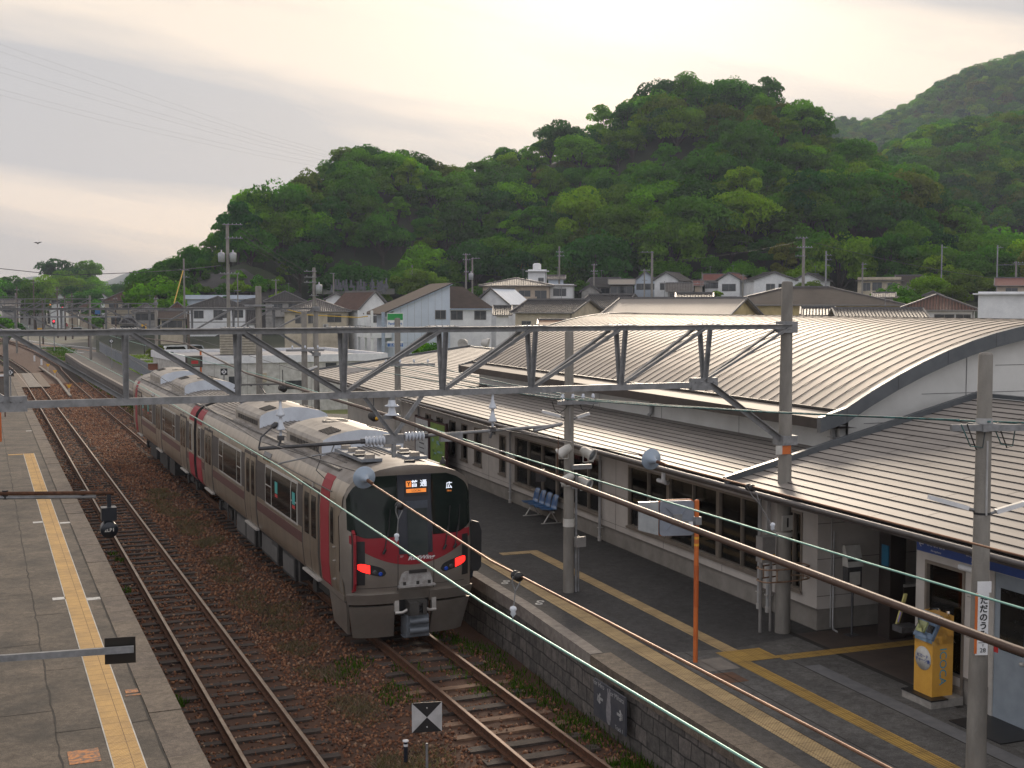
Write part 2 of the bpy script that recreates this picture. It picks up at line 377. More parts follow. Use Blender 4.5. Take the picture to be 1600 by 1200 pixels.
weedm = leaf_mat('weeds', [(.03, .065, .012), (.06, .10, .014)], .35)
strawm = leaf_mat('dry grass', [(.14, .105, .082), (.17, .13, .10)], .3)

# ------------------------------------------------------------------ mesh helpers
def tag(o, label=None, cat=None, group=None, kind=None):
    if label: o['label'] = label
    if cat: o['category'] = cat
    if group: o['group'] = group
    if kind: o['kind'] = kind
    return o
def thing(name, loc, label, cat, rz=0.0, group=None):
    o = bpy.data.objects.new(name, None); COL.objects.link(o)
    o.empty_display_size = .3
    o.location = loc; o.rotation_euler = (0, 0, rz)
    return tag(o, label, cat, group)
class MB:
    def __init__(s): s.v = []; s.f = []; s.m = []; s.sm = []
    def add(s, vs, fs, mi=0, smooth=False):
        b = len(s.v); s.v += [tuple(p) for p in vs]
        for f in fs: s.f.append(tuple(i + b for i in f)); s.m.append(mi); s.sm.append(smooth)
        return s
    def box(s, x0, x1, y0, y1, z0, z1, mi=0):
        vs = [(x, y, z) for z in (z0, z1) for y in (y0, y1) for x in (x0, x1)]
        return s.add(vs, [(0, 2, 3, 1), (4, 5, 7, 6), (0, 1, 5, 4), (2, 6, 7, 3), (0, 4, 6, 2), (1, 3, 7, 5)], mi)
    def obox(s, c, ax, ay, az, hx, hy, hz, mi=0):
        c = Vector(c); vs = []
        for k in (-1, 1):
            for j in (-1, 1):
                for i in (-1, 1): vs.append(c + ax * (hx * i) + ay * (hy * j) + az * (hz * k))
        return s.add(vs, [(0, 2, 3, 1), (4, 5, 7, 6), (0, 1, 5, 4), (2, 6, 7, 3), (0, 4, 6, 2), (1, 3, 7, 5)], mi)
    def bar(s, a, b, w, h, mi=0, up=(0, 0, 1)):
        a = Vector(a); b = Vector(b); d = (b - a); ln = d.length; d.normalize()
        u = Vector(up)
        if abs(d.dot(u)) > .98: u = Vector((0, 1, 0))
        x = d.cross(u).normalized(); z = x.cross(d).normalized()
        return s.obox((a + b) / 2, x, d, z, w / 2, ln / 2, h / 2, mi)
    def angle(s, a, b, w, th, mi=0, up=(0, 0, 1)):
        a = Vector(a); b = Vector(b); d = (b - a); ln = d.length; d.normalize(); u = Vector(up)
        if abs(d.dot(u)) > .98: u = Vector((0, 1, 0))
        x = d.cross(u).normalized(); z = x.cross(d).normalized(); c = (a + b) / 2
        s.obox(c, x, d, z, th / 2, ln / 2, w / 2, mi)
        return s.obox(c + x * (w / 2) + z * (w / 2 - th / 2), x, d, z, w / 2 - th / 2 - .001, ln / 2, th / 2, mi)
    def tube(s, pts, r, seg=8, mi=0, cap=True, smooth=True):
        pts = [Vector(p) for p in pts]; n = len(pts); rs = r if isinstance(r, (list, tuple)) else [r] * n
        vs = []; fs = []; px_ = None
        for i, p in enumerate(pts):
            d = (pts[min(i + 1, n - 1)] - pts[max(i - 1, 0)]).normalized()
            if px_ is None:
                u = Vector((0, 0, 1)) if abs(d.z) < .9 else Vector((0, 1, 0)); px_ = d.cross(u).normalized()
            px_ = (px_ - d * px_.dot(d)).normalized(); py_ = d.cross(px_)
            for k in range(seg):
                a = 2 * math.pi * k / seg; vs.append(p + px_ * (math.cos(a) * rs[i]) + py_ * (math.sin(a) * rs[i]))
        for i in range(n - 1):
            for k in range(seg):
                k2 = (k + 1) % seg; fs.append((i * seg + k, i * seg + k2, (i + 1) * seg + k2, (i + 1) * seg + k))
        s.add(vs, fs, mi, smooth)
        if cap:
            s.add(vs[:seg], [tuple(range(seg))[::-1]], mi); s.add(vs[-seg:], [tuple(range(seg))], mi)
        return s
    def lathe(s, prof, c=(0, 0, 0), axis=(0, 0, 1), seg=16, mi=0, smooth=True):
        # prof: (radius, height) pairs along the axis
        c = Vector(c); a = Vector(axis).normalized(); u = Vector((0, 0, 1)) if abs(a.z) < .9 else Vector((0, 1, 0))
        x = a.cross(u).normalized(); y = a.cross(x); vs = []; fs = []
        for r, h in prof:
            for k in range(seg):
                t = 2 * math.pi * k / seg; vs.append(c + a * h + x * (math.cos(t) * r) + y * (math.sin(t) * r))
        for i in range(len(prof) - 1):
            for k in range(seg):
                k2 = (k + 1) % seg; fs.append((i * seg + k, i * seg + k2, (i + 1) * seg + k2, (i + 1) * seg + k))
        return s.add(vs, fs, mi, smooth)
    def quad(s, a, b, c, d, mi=0): return s.add([a, b, c, d], [(0, 1, 2, 3)], mi)
    def prism(s, poly, d, mi=0):
        n = len(poly); d = Vector(d); p2 = [Vector(p) + d for p in poly]
        fs = [tuple(range(n))[::-1], tuple(range(n, 2 * n))] + [(i, (i + 1) % n, n + (i + 1) % n, n + i) for i in range(n)]
        return s.add([Vector(p) for p in poly] + p2, fs, mi)
    def grid(s, fn, nu, nv, mi=0, smooth=True):
        vs = [fn(i / nu, j / nv) for j in range(nv + 1) for i in range(nu + 1)]
        fs = [(j * (nu + 1) + i, j * (nu + 1) + i + 1, (j + 1) * (nu + 1) + i + 1, (j + 1) * (nu + 1) + i) for j in range(nv) for i in range(nu)]
        return s.add(vs, fs, mi, smooth)
    def build(s, name, mats, parent=None, world=True, loc=None, recalc=False):
        if not isinstance(mats, (list, tuple)): mats = [mats]
        vs = [Vector(p) for p in s.v]
        o_loc = Vector((0, 0, 0))
        if parent is not None:
            if world and any(abs(q) > 1e-6 for q in parent.location) and parent.get('_w'):
                pass
        else:
            if loc is None:
                xs = [p.x for p in vs]; ys = [p.y for p in vs]; zs = [p.z for p in vs]
                o_loc = Vector(((min(xs) + max(xs)) / 2, (min(ys) + max(ys)) / 2, min(zs)))
                vs = [p - o_loc for p in vs]
            else: o_loc = Vector(loc)
        me = bpy.data.meshes.new(name)
        me.from_pydata([tuple(p) for p in vs], [], s.f)
        for m_ in mats: me.materials.append(m_)
        me.polygons.foreach_set('material_index', s.m); me.polygons.foreach_set('use_smooth', s.sm)
        me.update()
        o = bpy.data.objects.new(name, me); COL.objects.link(o)
        if parent is not None: o.parent = parent
        else: o.location = o_loc
        return o
class WB(MB):
    """builder fed with world coordinates for a part of an unrotated thing"""
    def build(s, name, mats, parent=None, **k):
        if parent is not None:
            L0 = Vector(parent.location)
            if parent.parent is not None: L0 += Vector(parent.parent.location)
            s.v = [tuple(Vector(p) - L0) for p in s.v]
        return super().build(name, mats, parent, **k)
def structure(mb, name, mats, kind='structure'):
    o = mb.build(name, mats, loc=(0, 0, 0)); o['kind'] = kind; return o
def copy_tree(o, parent=None):
    c = o.copy(); COL.objects.link(c); c.parent = parent
    for ch in list(o.children): copy_tree(ch, c)
    return c
def text(body, size, mt, parent, M4, name='lettering', ext=.002, align='CENTER', bold=0.0, sx=1.0, shear=0.0):
    cu = bpy.data.curves.new('t', 'FONT'); cu.body = body; cu.size = size; cu.align_x = align; cu.align_y = 'CENTER'; cu.extrude = ext; cu.offset = bold; cu.shear = shear
    cu.resolution_u = 3
    to = bpy.data.objects.new('t', cu); COL.objects.link(to)
    dg = bpy.context.evaluated_depsgraph_get(); dg.update()
    me = bpy.data.meshes.new_from_object(to.evaluated_get(dg))
    bpy.data.objects.remove(to, do_unlink=True)
    me.materials.clear(); me.materials.append(mt)
    me.transform(Matrix.Diagonal((sx, 1, 1, 1))); me.transform(M4)
    o = bpy.data.objects.new(name, me); COL.objects.link(o); o.parent = parent
    return o
def facing(origin, xdir, zup=(0, 0, 1)):
    """matrix that lays text (local x along xdir, local y up) at origin; its face points along xdir x up"""
    x = Vector(xdir).normalized(); y = Vector(zup).normalized(); z = x.cross(y).normalized()
    m = Matrix.Identity(4)
    for i in range(3): m[i][0] = x[i]; m[i][1] = y[i]; m[i][2] = z[i]; m[i][3] = origin[i]
    return m

# ================================================================== ground, tracks, platforms
BX, BY = 15.09, 25.0            # station frame: u runs along the station, v towards it
DL = rad(2.46)
cD, sD = math.cos(DL), math.sin(DL)
def BW(v, u, z=0.0): return Vector((BX + v * cD + u * sD, BY - v * sD + u * cD, z))
PZ = 0.95

g = MB()
rings = [0, 12, 30, 60, 100, 150, 220, 400, 800, 1600, 3500, 7000]
g.add([(0, 0, -.34)] + [(math.cos(a * math.pi / 24) * r, math.sin(a * math.pi / 24) * r, -.34) for r in rings[1:] for a in range(48)],
      [(0, 1 + k, 1 + (k + 1) % 48) for k in range(48)] +
      [(1 + i * 48 + k, 1 + (i + 1) * 48 + k, 1 + (i + 1) * 48 + (k + 1) % 48, 1 + i * 48 + (k + 1) % 48) for i in range(len(rings) - 2) for k in range(48)])
structure(g, 'ground', groundm)

def d_in(a, b): return min(a, b) < 1.0
def ballast_h(x, y):
    # shoulders drop between the two tracks, small lumps everywhere
    dl = abs(x - 4.3); dr = abs(x - 8.43)
    h = -.205 if d_in(dl, dr) else -.185
    d = min(dl, dr)
    if d > 1.05: h -= min(.13, (d - 1.05) * .16)
    return h + .035 * mnoise.noise((x * 1.3, y * 1.3, 0)) + .02 * mnoise.noise((x * 4, y * 4, 3))
nx, ny = 60, 420
def bfn(a, b):
    y = 2 + 168 * b ** 1.5; x = -.2 + 11.2 * a
    if y > 112: x = -3 + 14.5 * a
    return (x, y, ballast_h(x, y))
structure(MB().grid(bfn, nx, ny), 'ballast_bed', ballastm)
structure(MB().add([(-60, 150, -.2), (13, 150, -.2), (13, 176, -.2), (2, 330, -.2), (-60, 330, -.2)], [(0, 1, 2, 3, 4)]), 'far_ballast_bed', ballastm)

def curve_pts(pts, step=.6):
    out_ = []
    for i in range(len(pts) - 1):
        p0 = Vector(pts[max(i - 1, 0)]); p1 = Vector(pts[i]); p2 = Vector(pts[i + 1]); p3 = Vector(pts[min(i + 2, len(pts) - 1)])
        n = max(1, int((p2 - p1).length / step))
        for k in range(n):
            t = k / n
            out_.append(.5 * ((2 * p1) + (p2 - p0) * t + (2 * p0 - 5 * p1 + 4 * p2 - p3) * t * t + (3 * p1 - p0 - 3 * p2 + p3) * t ** 3))
    out_.append(Vector(pts[-1])); return out_
RAIL = [(-.07, -.15), (.07, -.15), (.07, -.135), (.012, -.118), (.012, -.045), (.034, -.03), (.034, -.004), (.028, 0), (-.028, 0), (-.034, -.004), (-.034, -.03), (-.012, -.045), (-.012, -.118), (-.07, -.135)]
def rail_mesh(cl, off, mats, name, parent):
    mb = WB(); n = len(cl); m = len(RAIL); vs = []; fs = []; mi = []
    for i, p in enumerate(cl):
        d = (cl[min(i + 1, n - 1)] - cl[max(i - 1, 0)]).normalized(); s = Vector((d.y, -d.x, 0))
        for (x, z) in RAIL: vs.append(p + s * (off + x) + Vector((0, 0, z)))
    mb.add(vs, [])
    for i in range(n - 1):
        for k in range(m):
            k2 = (k + 1) % m
            mb.f.append((i * m + k, (i + 1) * m + k, (i + 1) * m + k2, i * m + k2)); mb.m.append(1 if k in (6, 7, 8) else 0); mb.sm.append(False)
    return mb.build(name, mats, parent)
def make_track(name, label, pts, light_idx=(), top=railtop, y_end_ties=200, step=.64, group=None):
    cl = curve_pts([Vector((*p, 0)) for p in pts], 2.0)
    t = thing(name, (pts[0][0], pts[0][1], -.2), label, 'railway track')
    rail_mesh(cl, -.5665, [rust, top], 'rail', t); rail_mesh(cl, .5665, [rust, top], 'rail', t)
    # sleepers: each its own part, the far ones as one
    ties = curve_pts([Vector((*p, 0)) for p in pts], .05)
    acc = 0; last = ties[0]; k = 0; rest = WB(); protos = []
    for i in range(1, len(ties)):
        acc += (ties[i] - last).length; last = ties[i]
        if acc < step: continue
        acc = 0
        if ties[i].y > y_end_ties: break
        d = (ties[i] - ties[i - 1]).normalized(); s = Vector((d.y, -d.x, 0)); u = Vector((0, 0, 1))
        if k < 100:
            if len(protos) < 5:
                mb = MB()
                w = .1 + rnd.uniform(-.01, .015)
                mb.obox((0, 0, 0), Vector((1, 0, 0)), Vector((0, 1, 0)), u, 1.05 + rnd.uniform(-.03, .04), w, .07)
                # plates and spikes under both rails
                for q in (-.5665, .5665):
                    mb.box(q - .12, q + .12, -.07, .07, .07, .082, 1)
                    mb.box(q - .115, q - .095, -.02, .03, .082, .1, 1); mb.box(q + .095, q + .115, -.03, .02, .082, .1, 1)
                o = mb.build('sleeper', [wood, rust], t, world=False); protos.append(o.data)
            else:
                o = bpy.data.objects.new('sleeper', protos[rnd.randrange(5)]); COL.objects.link(o); o.parent = t
            if k in light_idx:
                if isinstance(light_idx, dict) or True:
                    key = 'lightsleeper'
                    if key not in MATS:
                        md = o.data.copy(); md.materials[0] = woodl; MATS[key] = md
                    o.data = MATS[key]
            o.location = ties[i] + Vector((0, 0, -.232)) - Vector(t.location)
            o.rotation_euler = (0, 0, math.atan2(s.y, s.x) + rnd.uniform(-.02, .02))
        else:
            rest.obox(ties[i] + Vector((0, 0, -.232)), s, d, u, 1.05, .1, .07)
        k += 1
    if rest.v: o = rest.build('sleepers', wood, t); o['kind'] = 'stuff'; o.name = 'distant_sleeper'
    return t
trk_l = make_track('railway_track', 'rusty railway track running beside the left platform', [(4.3, 6), (4.3, 40), (4.3, 100), (4.15, 130), (3.3, 165), (0, 225), (-9, 300)])
trk_r = make_track('railway_track', 'railway track that the standing train is on', [(8.43, 6), (8.43, 40), (8.43, 110), (8.75, 145), (8.9, 165), (7, 230), (0, 320)], light_idx=(14, 15, 17, 20, 21, 24), top=railtop2)
make_track('railway_track', 'distant curved siding left of the level crossing', [(-22, 150), (-15, 185), (-9, 215), (-7, 240), (-16, 300)], step=1.2)
MATS.pop('lightsleeper', None)

# crossing panels between the rails far along the left track
mb = WB()
for i, (x, c) in enumerate(((3.4, 0), (4.3, 1), (5.25, 0))):
    mb.box(x - .38 if x != 4.3 else x - .5, x + .38 if x != 4.3 else x + .5, 118, 142, -.05, -.008, c)
tag(mb.build('crossing_deck', [mat('crossing plank', (.15, .11, .08), .85), conc]), 'concrete and plank foot crossing laid over the left track', 'crossing deck')

# ---- scattered ballast stones
def pick_mesh(name, V, Fq, mats, midx=None, tint=None, smooth=False):
    me = bpy.data.meshes.new(name)
    nv = len(V); nf = len(Fq); k = Fq.shape[1]
    me.vertices.add(nv); me.vertices.foreach_set('co', V.astype(np.float32).ravel())
    me.loops.add(nf * k); me.loops.foreach_set('vertex_index', Fq.astype(np.int32).ravel())
    me.polygons.add(nf); me.polygons.foreach_set('loop_start', np.arange(0, nf * k, k, dtype=np.int32))
    me.polygons.foreach_set('loop_total', np.full(nf, k, dtype=np.int32))
    for m_ in mats: me.materials.append(m_)
    if midx is not None: me.polygons.foreach_set('material_index', midx.astype(np.int32))
    me.update(calc_edges=True)
    if tint is not None:
        at = me.attributes.new('tint', 'FLOAT', 'FACE'); at.data.foreach_set('value', tint.astype(np.float32))
    return me
rng = np.random.default_rng(5)
def stones(n, name):
    tmpl = np.array([[1, 0, 0], [-1, 0, 0], [0, 1, 0], [0, -1, 0], [0, 0, 1], [0, 0, -1]], float)
    tf = np.array([[0, 2, 4], [2, 1, 4], [1, 3, 4], [3, 0, 4], [2, 0, 5], [1, 2, 5], [3, 1, 5], [0, 3, 5]])
    y = 13 + 112 * rng.random(n) ** 1.95; x = 2.9 + 7.0 * rng.random(n)
    keep = np.ones(n, bool)
    for c in (4.3, 8.43):
        for q in (-.5665, .5665): keep &= np.abs(x - c - q) > .07
    ph = np.abs(((y - 6) / .65 + .5) % 1 - .5) * .65
    on = (ph < .13) & ((np.abs(x - 4.3) < 1.12) | (np.abs(x - 8.43) < 1.12))
    keep &= ~(on & (rng.random(n) < .93))
    x = x[keep]; y = y[keep]; n = len(x)
    z = np.array([ballast_h(a, b) for a, b in zip(x, y)]) + .012
    s = rng.uniform(.018, .042, (n, 1, 1)) * (1 + (y[:, None, None] - 13) / 50)
    P = tmpl[None] * rng.uniform(.55, 1.25, (n, 6, 3)) + rng.normal(0, .16, (n, 6, 3))
    A = rng.uniform(0, 2 * np.pi, n); Bq = rng.uniform(-.7, .7, n)
    ca, sa = np.cos(A), np.sin(A); cb, sb = np.cos(Bq), np.sin(Bq)
    Rz = np.zeros((n, 3, 3)); Rz[:, 0, 0] = ca; Rz[:, 0, 1] = -sa; Rz[:, 1, 0] = sa; Rz[:, 1, 1] = ca; Rz[:, 2, 2] = 1
    Rx = np.zeros((n, 3, 3)); Rx[:, 0, 0] = 1; Rx[:, 1, 1] = cb; Rx[:, 1, 2] = -sb; Rx[:, 2, 1] = sb; Rx[:, 2, 2] = cb
    P = np.einsum('nij,njk,nmk->nmi', Rz, Rx, P) * s
    P += np.stack([x, y, z], 1)[:, None]
    Fq = (tf[None] + (np.arange(n) * 6)[:, None, None]).reshape(-1, 3)
    cols = [((.20, .082, .038), (.11, .045, .024)), ((.31, .15, .075), (.17, .08, .043)), ((.085, .045, .032), (.05, .028, .020)), ((.33, .21, .14), (.21, .14, .09))]
    ms = [mat('ballast stone %d' % i, a, .9, c2=b, sc_=20) for i, (a, b) in enumerate(cols)]
    mi = np.repeat(rng.choice(4, n, p=[.5, .24, .2, .06]), 8)
    o = bpy.data.objects.new(name, pick_mesh(name, P.reshape(-1, 3), Fq, ms, mi)); COL.objects.link(o)
    o['kind'] = 'stuff'; o['label'] = 'loose rusty brown track ballast stones'; o['category'] = 'gravel'
stones(72000, 'ballast_gravel')

# ---- grass blades / weeds as stuff
def blades(name, centres, per, rad_, h, wdt, mt, label, lean=.5, zfun=None):
    V = []; F = []; T = []
    k = 0
    for (cx, cy, r_, m_) in centres:
        for _ in range(int(per * m_)):
            a = rnd.uniform(0, 6.283); q = r_ * math.sqrt(rnd.random()); x = cx + math.cos(a) * q; y = cy + math.sin(a) * q * 1.5
            z = zfun(x, y) if zfun else -.25
            hh = h * rnd.uniform(.4, 1.2); b = rnd.uniform(0, 6.283); dx, dy = math.cos(b), math.sin(b); w = wdt * rnd.uniform(.6, 1.4)
            lx, ly = rnd.uniform(-lean, lean) * hh, rnd.uniform(-lean, lean) * hh
            V += [(x - dx * w, y - dy * w, z), (x + dx * w, y + dy * w, z), (x + lx + dx * w * .5, y + ly + dy * w * .5, z + hh), (x + lx - dx * w * .5, y + ly - dy * w * .5, z + hh)]
            F.append((k, k + 1, k + 2, k + 3)); k += 4; T.append(rnd.random())
    o = bpy.data.objects.new(name, pick_mesh(name, np.array(V), np.array(F), [mt], None, np.array(T))); COL.objects.link(o)
    o['kind'] = 'stuff'; o['label'] = label; o['category'] = 'grass'
    return o
zf = lambda x, y: ballast_h(x, y) - .01
cs = []
for (x, y, z) in [at_z(px_, py_, -.2) for px_, py_ in ((980, 1150), (1000, 1180), (960, 1130), (1040, 1190), (900, 1120), (790, 1040), (770, 1020), (750, 1010), (830, 1060), (810, 1080), (700, 1000), (1085, 1195), (940, 1100), (870, 1085), (720, 1050), (760, 1080), (540, 1040), (535, 1055), (555, 1035), (610, 1080), (640, 1050), (625, 1090), (900, 1160), (880, 1140), (1020, 1165), (1060, 1195))]:
    cs.append((x, y, .38, .42))
for y in range(14, 26): cs.append((9.65 + rnd.uniform(-.15, .1), y + rnd.random(), .25, .3))
cs += [(9.6, 16.0, .4, 1.6), (9.5, 17.3, .4, 1.6), (9.6, 15, .4, 1.6)]
for px_, py_ in ((178, 868), (188, 878), (196, 925), (280, 1098)):
    p = at_z(px_, py_, -.2); cs.append((p.x, p.y, .16, .35))
blades('green_weeds', cs, 230, .3, .13, .011, weedm, 'green weeds growing in the ballast beside the tracks', zfun=zf)
cs = []
for i in range(46):
    y = 18 + 34 * rnd.random() ** 1.3; cs.append((6.35 + rnd.gauss(0, .22) - (.25 if y < 24 else 0), y, .42, 1))
blades('dry_grass', cs, 420, .4, .11, .006, strawm, 'dry grey straw grass between the two tracks', 1.3, zf)

# ---- left platform
def slab(pts, z0, z1): 
    mb = MB(); n = len(pts)
    mb.add([(x, y, z1) for x, y in pts] + [(x, y, z0) for x, y in pts], [tuple(range(n))] + [(i, n + i, n + (i + 1) % n, (i + 1) % n) for i in range(n)])
    return mb
structure(slab([(-9, -6), (2.25, -6), (2.25, 118), (-9, 118)], -.3, PZ), 'platform_left', plat_l)
mb = MB()
y = -6.0
while y < 117.5:
    ln = rnd.choice((.9, 1.2, 1.2, 1.5)); j = rnd.uniform(-.006, .006)
    mb.box(2.262, 2.76 + j * .3, y + .006, y + ln - .006, .77, PZ + .003 + j, rnd.choice((0, 0, 1))); y += ln
structure(mb, 'platform_left_coping', [coping, asphalt_mat('darker coping stone', (.15, .12, .095), (.08, .064, .054), 1.6)])
structure(MB().box(2.2, 2.66, -6, 118, -.3, .768), 'platform_left_wall', stonem)
# joints and cracks in the paving
crackm = mat('paving crack', (.028, .025, .022), .95)
mb = MB()
def crack(x0, y0, x1, y1, w, j=.02):
    n = max(2, int(math.hypot(x1 - x0, y1 - y0) / .35)); pts = [(x0 + (x1 - x0) * i / n + (rnd.uniform(-j, j)), y0 + (y1 - y0) * i / n + rnd.uniform(-j, j)) for i in range(n + 1)]
    dx, dy = y1 - y0, -(x1 - x0); l = math.hypot(dx, dy); dx /= l; dy /= l
    for i in range(n):
        (a, b), (c, d) = pts[i], pts[i + 1]; w1 = w * rnd.uniform(.5, 1.3)
        mb.add([(a - dx * w1, b - dy * w1, PZ + .004), (a + dx * w1, b + dy * w1, PZ + .004), (c + dx * w1, d + dy * w1, PZ + .004), (c - dx * w1, d - dy * w1, PZ + .004)], [(0, 1, 2, 3)])
crack(.88, 10, .88, 100, .012); crack(2.24, 10, 2.24, 110, .012, .008)
for y in (13.5, 17.2, 20.4, 24.6, 29, 34, 39.5, 46, 53, 60, 69, 78): crack(-4, y, .88, y + .1, .008)
for y in (15.6, 19.4, 22.8, 27, 31.2, 36.5, 43, 49, 57): crack(.88, y, 2.24, y + .06, .008)
structure(mb, 'platform_cracks', crackm)
# yellow tactile strip with white borders, and its end piece
def strip(name, x0, x1, y0, y1, z, mt, bord=None, frame=False):
    mb = MB(); mb.box(x0, x1, y0, y1, z - .02, z, 0)
    if bord:
        mb.box(x0 - bord, x0, y0, y1, z - .02, z - .003, 1); mb.box(x1, x1 + bord, y0, y1, z - .02, z - .003, 1)
    o = mb.build(name, [mt, dirtywhite] if bord else mt, loc=(0, 0, 0)); o['kind'] = 'structure'
    if frame: o.location = (BX, BY, 0); o.rotation_euler = (0, 0, -DL)
    return o
strip('tactile_strip', 1.545, 1.945, -2, 56.8, PZ + .008, tact_l, .018)
strip('tactile_strip_end', .93, 1.525, 56.5, 56.8, PZ + .008, tact_l)
paint = mat('worn white road paint', (.5, .5, .48), .7, c2=(.2, .19, .18), sc_=14, lo=.3, hi=.5)
opaint = mat('worn orange paint', (.5, .2, .06), .8, c2=(.14, .1, .08), sc_=16, lo=.4, hi=.6)
mb = MB()
for (x, y) in ((2.1, 28.1), (1.42, 28.4), (1.4, 38.7), (2.12, 38.3), (2.1, 67)): mb.box(x - .14, x + .14, y - .12, y + .12, PZ, PZ + .005)
structure(mb, 'platform_position_marks', paint)
mb = MB(); mb.box(2.04, 2.24, 20.95, 21.15, PZ, PZ + .006); mb.box(2.02, 2.26, 20.8, 20.86, PZ, PZ + .006); mb.box(.98, 1.4, 17.95, 18.5, PZ, PZ + .005)
structure(mb, 'platform_stencil_marks', opaint)

# ---- right platform (edge in world coordinates, station side behind the walls)
edge = [(9.6, -4), (9.72, 8), (9.83, 14), (9.98, 19.1), (10.36, 24), (10.5, 28), (10.5, 50), (10.04, 97), (9.75, 140), (9.95, 172)]
back = [(14.5, 172), (13.6, 145), (12.95, 103), (17.2, 72), (24, 66), (24, -4)]
def eX(y):
    for (a, b), (c, d) in zip(edge, edge[1:]):
        if b <= y <= d: return a + (c - a) * (y - b) / (d - b)
    return edge[0][0]
def slab2(): 
    pts = [(x + .42, y) for x, y in edge] + back
    return slab(pts, -.3, PZ)
structure(slab2(), 'platform_right', plat_r)
mb = MB(); y = -4.0
while y < 171:
    ln = 1.0 if y < 60 else 3.0; y2 = min(y + ln, 171.9)
    a0, a1 = eX(y), eX(y2); hi = PZ + .015 if y > 19.1 else PZ + .004
    w = .26 if y > 19.1 else .42
    mb.add([(a0, y + .005, .70), (a0 + w, y + .005, .70), (a1 + w, y2 - .005, .70), (a1, y2 - .005, .70), (a0, y + .005, hi), (a0 + w, y + .005, hi), (a1 + w, y2 - .005, hi), (a1, y2 - .005, hi)],
           [(0, 3, 2, 1), (4, 5, 6, 7), (0, 1, 5, 4), (2, 3, 7, 6), (1, 2, 6, 5), (3, 0, 4, 7)], 1 if y > 19.1 else 0)
    y = y2
mb.add([(x + .26, y, PZ + .001) for x, y in edge[3:]] + [(x + .43, y, PZ + .001) for x, y in edge[3:]][::-1], [tuple(range(2 * len(edge[3:])))[::-1]], 2)
structure(mb, 'platform_right_coping', [coping, mat('light coping stone', (.24, .215, .19), .85, c2=(.15, .13, .115), sc_=6), plat_r])
mb = MB()
for (a, b), (c, d) in zip(edge, edge[1:]):
    mb.add([(a + .06, b, -.4), (c + .06, d, -.4), (c + .06, d, .72), (a + .06, b, .72)], [(3, 2, 1, 0)])
(a, b) = edge[-1]; mb.add([(a + .06, b, -.4), (14.5, b + .01, -.4), (14.5, b + .01, .9), (a + .06, b, .9)], [(0, 1, 2, 3), (3, 2, 1, 0)])
structure(mb, 'platform_right_wall', stonem)
strip('tactile_strip_outer', -3.98, -3.6, -30, 46, PZ + .008, tact_r, frame=True)
strip('tactile_strip_inner', -2.45, -2.15, -5.9, 4.1, PZ + .008, tact_r, frame=True)
strip('tactile_strip_corner', -3.2, -2.45, 3.8, 4.1, PZ + .008, tact_r, frame=True)
strip('tactile_strip_front', -2.62, -2.32, -30, -5.9, PZ + .008, tact_o, frame=True)
strip('tactile_strip_branch', -2.32, -1.7, -6.6, -5.9, PZ + .008, tact_o, frame=True)
strip('tactile_strip_entrance', -1.7, 3.5, -6.75, -6.45, PZ + .008, tact_o, frame=True)
# grey paving in front of the entrance, kerb line, drain and patches
def bstruct(mb, name, m): 
    o = mb.build(name, m, loc=(0, 0, 0)); o['kind'] = 'structure'; o.location = (BX, BY, 0); o.rotation_euler = (0, 0, -DL); return o
bstruct(MB().add([(-3.58, -30, PZ + .004), (0, -30, PZ + .004), (0, -5.35, PZ + .004), (-2.1, -5.75, PZ + .004), (-3.58, -5.6, PZ + .004)], [(0, 1, 2, 3, 4)]), 'entrance_paving', plat_m)
brick = mat('entrance floor tile', (.085, .062, .05), .7, c2=(.055, .042, .036), sc_=3)
bstruct(MB().add([(-.5, -8.7, PZ + .006), (6, -8.7, PZ + .006), (6, -5.3, PZ + .006), (-.5, -5.3, PZ + .006)], [(0, 1, 2, 3)]), 'entrance_floor', brick)
mb = MB(); mb.box(-3.15, -3.135, -30, -5.7, PZ, PZ + .007); mb.box(-1.62, -1.6, -14, -6.9, PZ, PZ + .007); mb.box(-.62, -.5, -10, -4.9, PZ, PZ + .007)
bstruct(mb, 'paving_joints', crackm)
bstruct(MB().box(-1.6, -1.28, -14, -7.2, PZ, PZ + .0065), 'paving_repair_strip', mat('pale concrete repair', (.17, .17, .175), .85, c2=(.12, .12, .125)))
mb = MB(); mb.box(-3.3, -2.7, -6.9, -6.2, PZ, PZ + .007)
bstruct(mb, 'paving_pale_slab', conc)
mb = MB(); mb.box(-3.35, -2.95, -7.6, -7.05, PZ, PZ + .007)
bstruct(mb, 'paving_rust_patch', mat('rusty stencil', (.16, .075, .04), .9, c2=(.08, .05, .035), sc_=8))
mb = MB(); mb.box(-.9, .0, -11.6, -10.5, PZ + .004, PZ + .02)
tag(mb.build('door_mat', black, loc=None), None)
dm = bpy.data.objects['door_mat']; p = BW(-.72, -11.0, PZ + .005); dm.location = p; dm.rotation_euler = (0, 0, -DL)
tag(dm, 'black rubber mat on the paving outside the grey door', 'door mat')
# white hand shaped marks near the platform edge
mb = MB()
for u in (-1.2, -3.0 + 3.9, 3.2):
    for dv in (-.09, .09):
        mb.lathe([(.085, PZ + .002), (.085, PZ + .006), (.045, PZ + .006), (.045, PZ + .002)], (-4.2 + dv * .6, u + dv, 0), seg=14)
bstruct(mb, 'waiting_marks', paint)

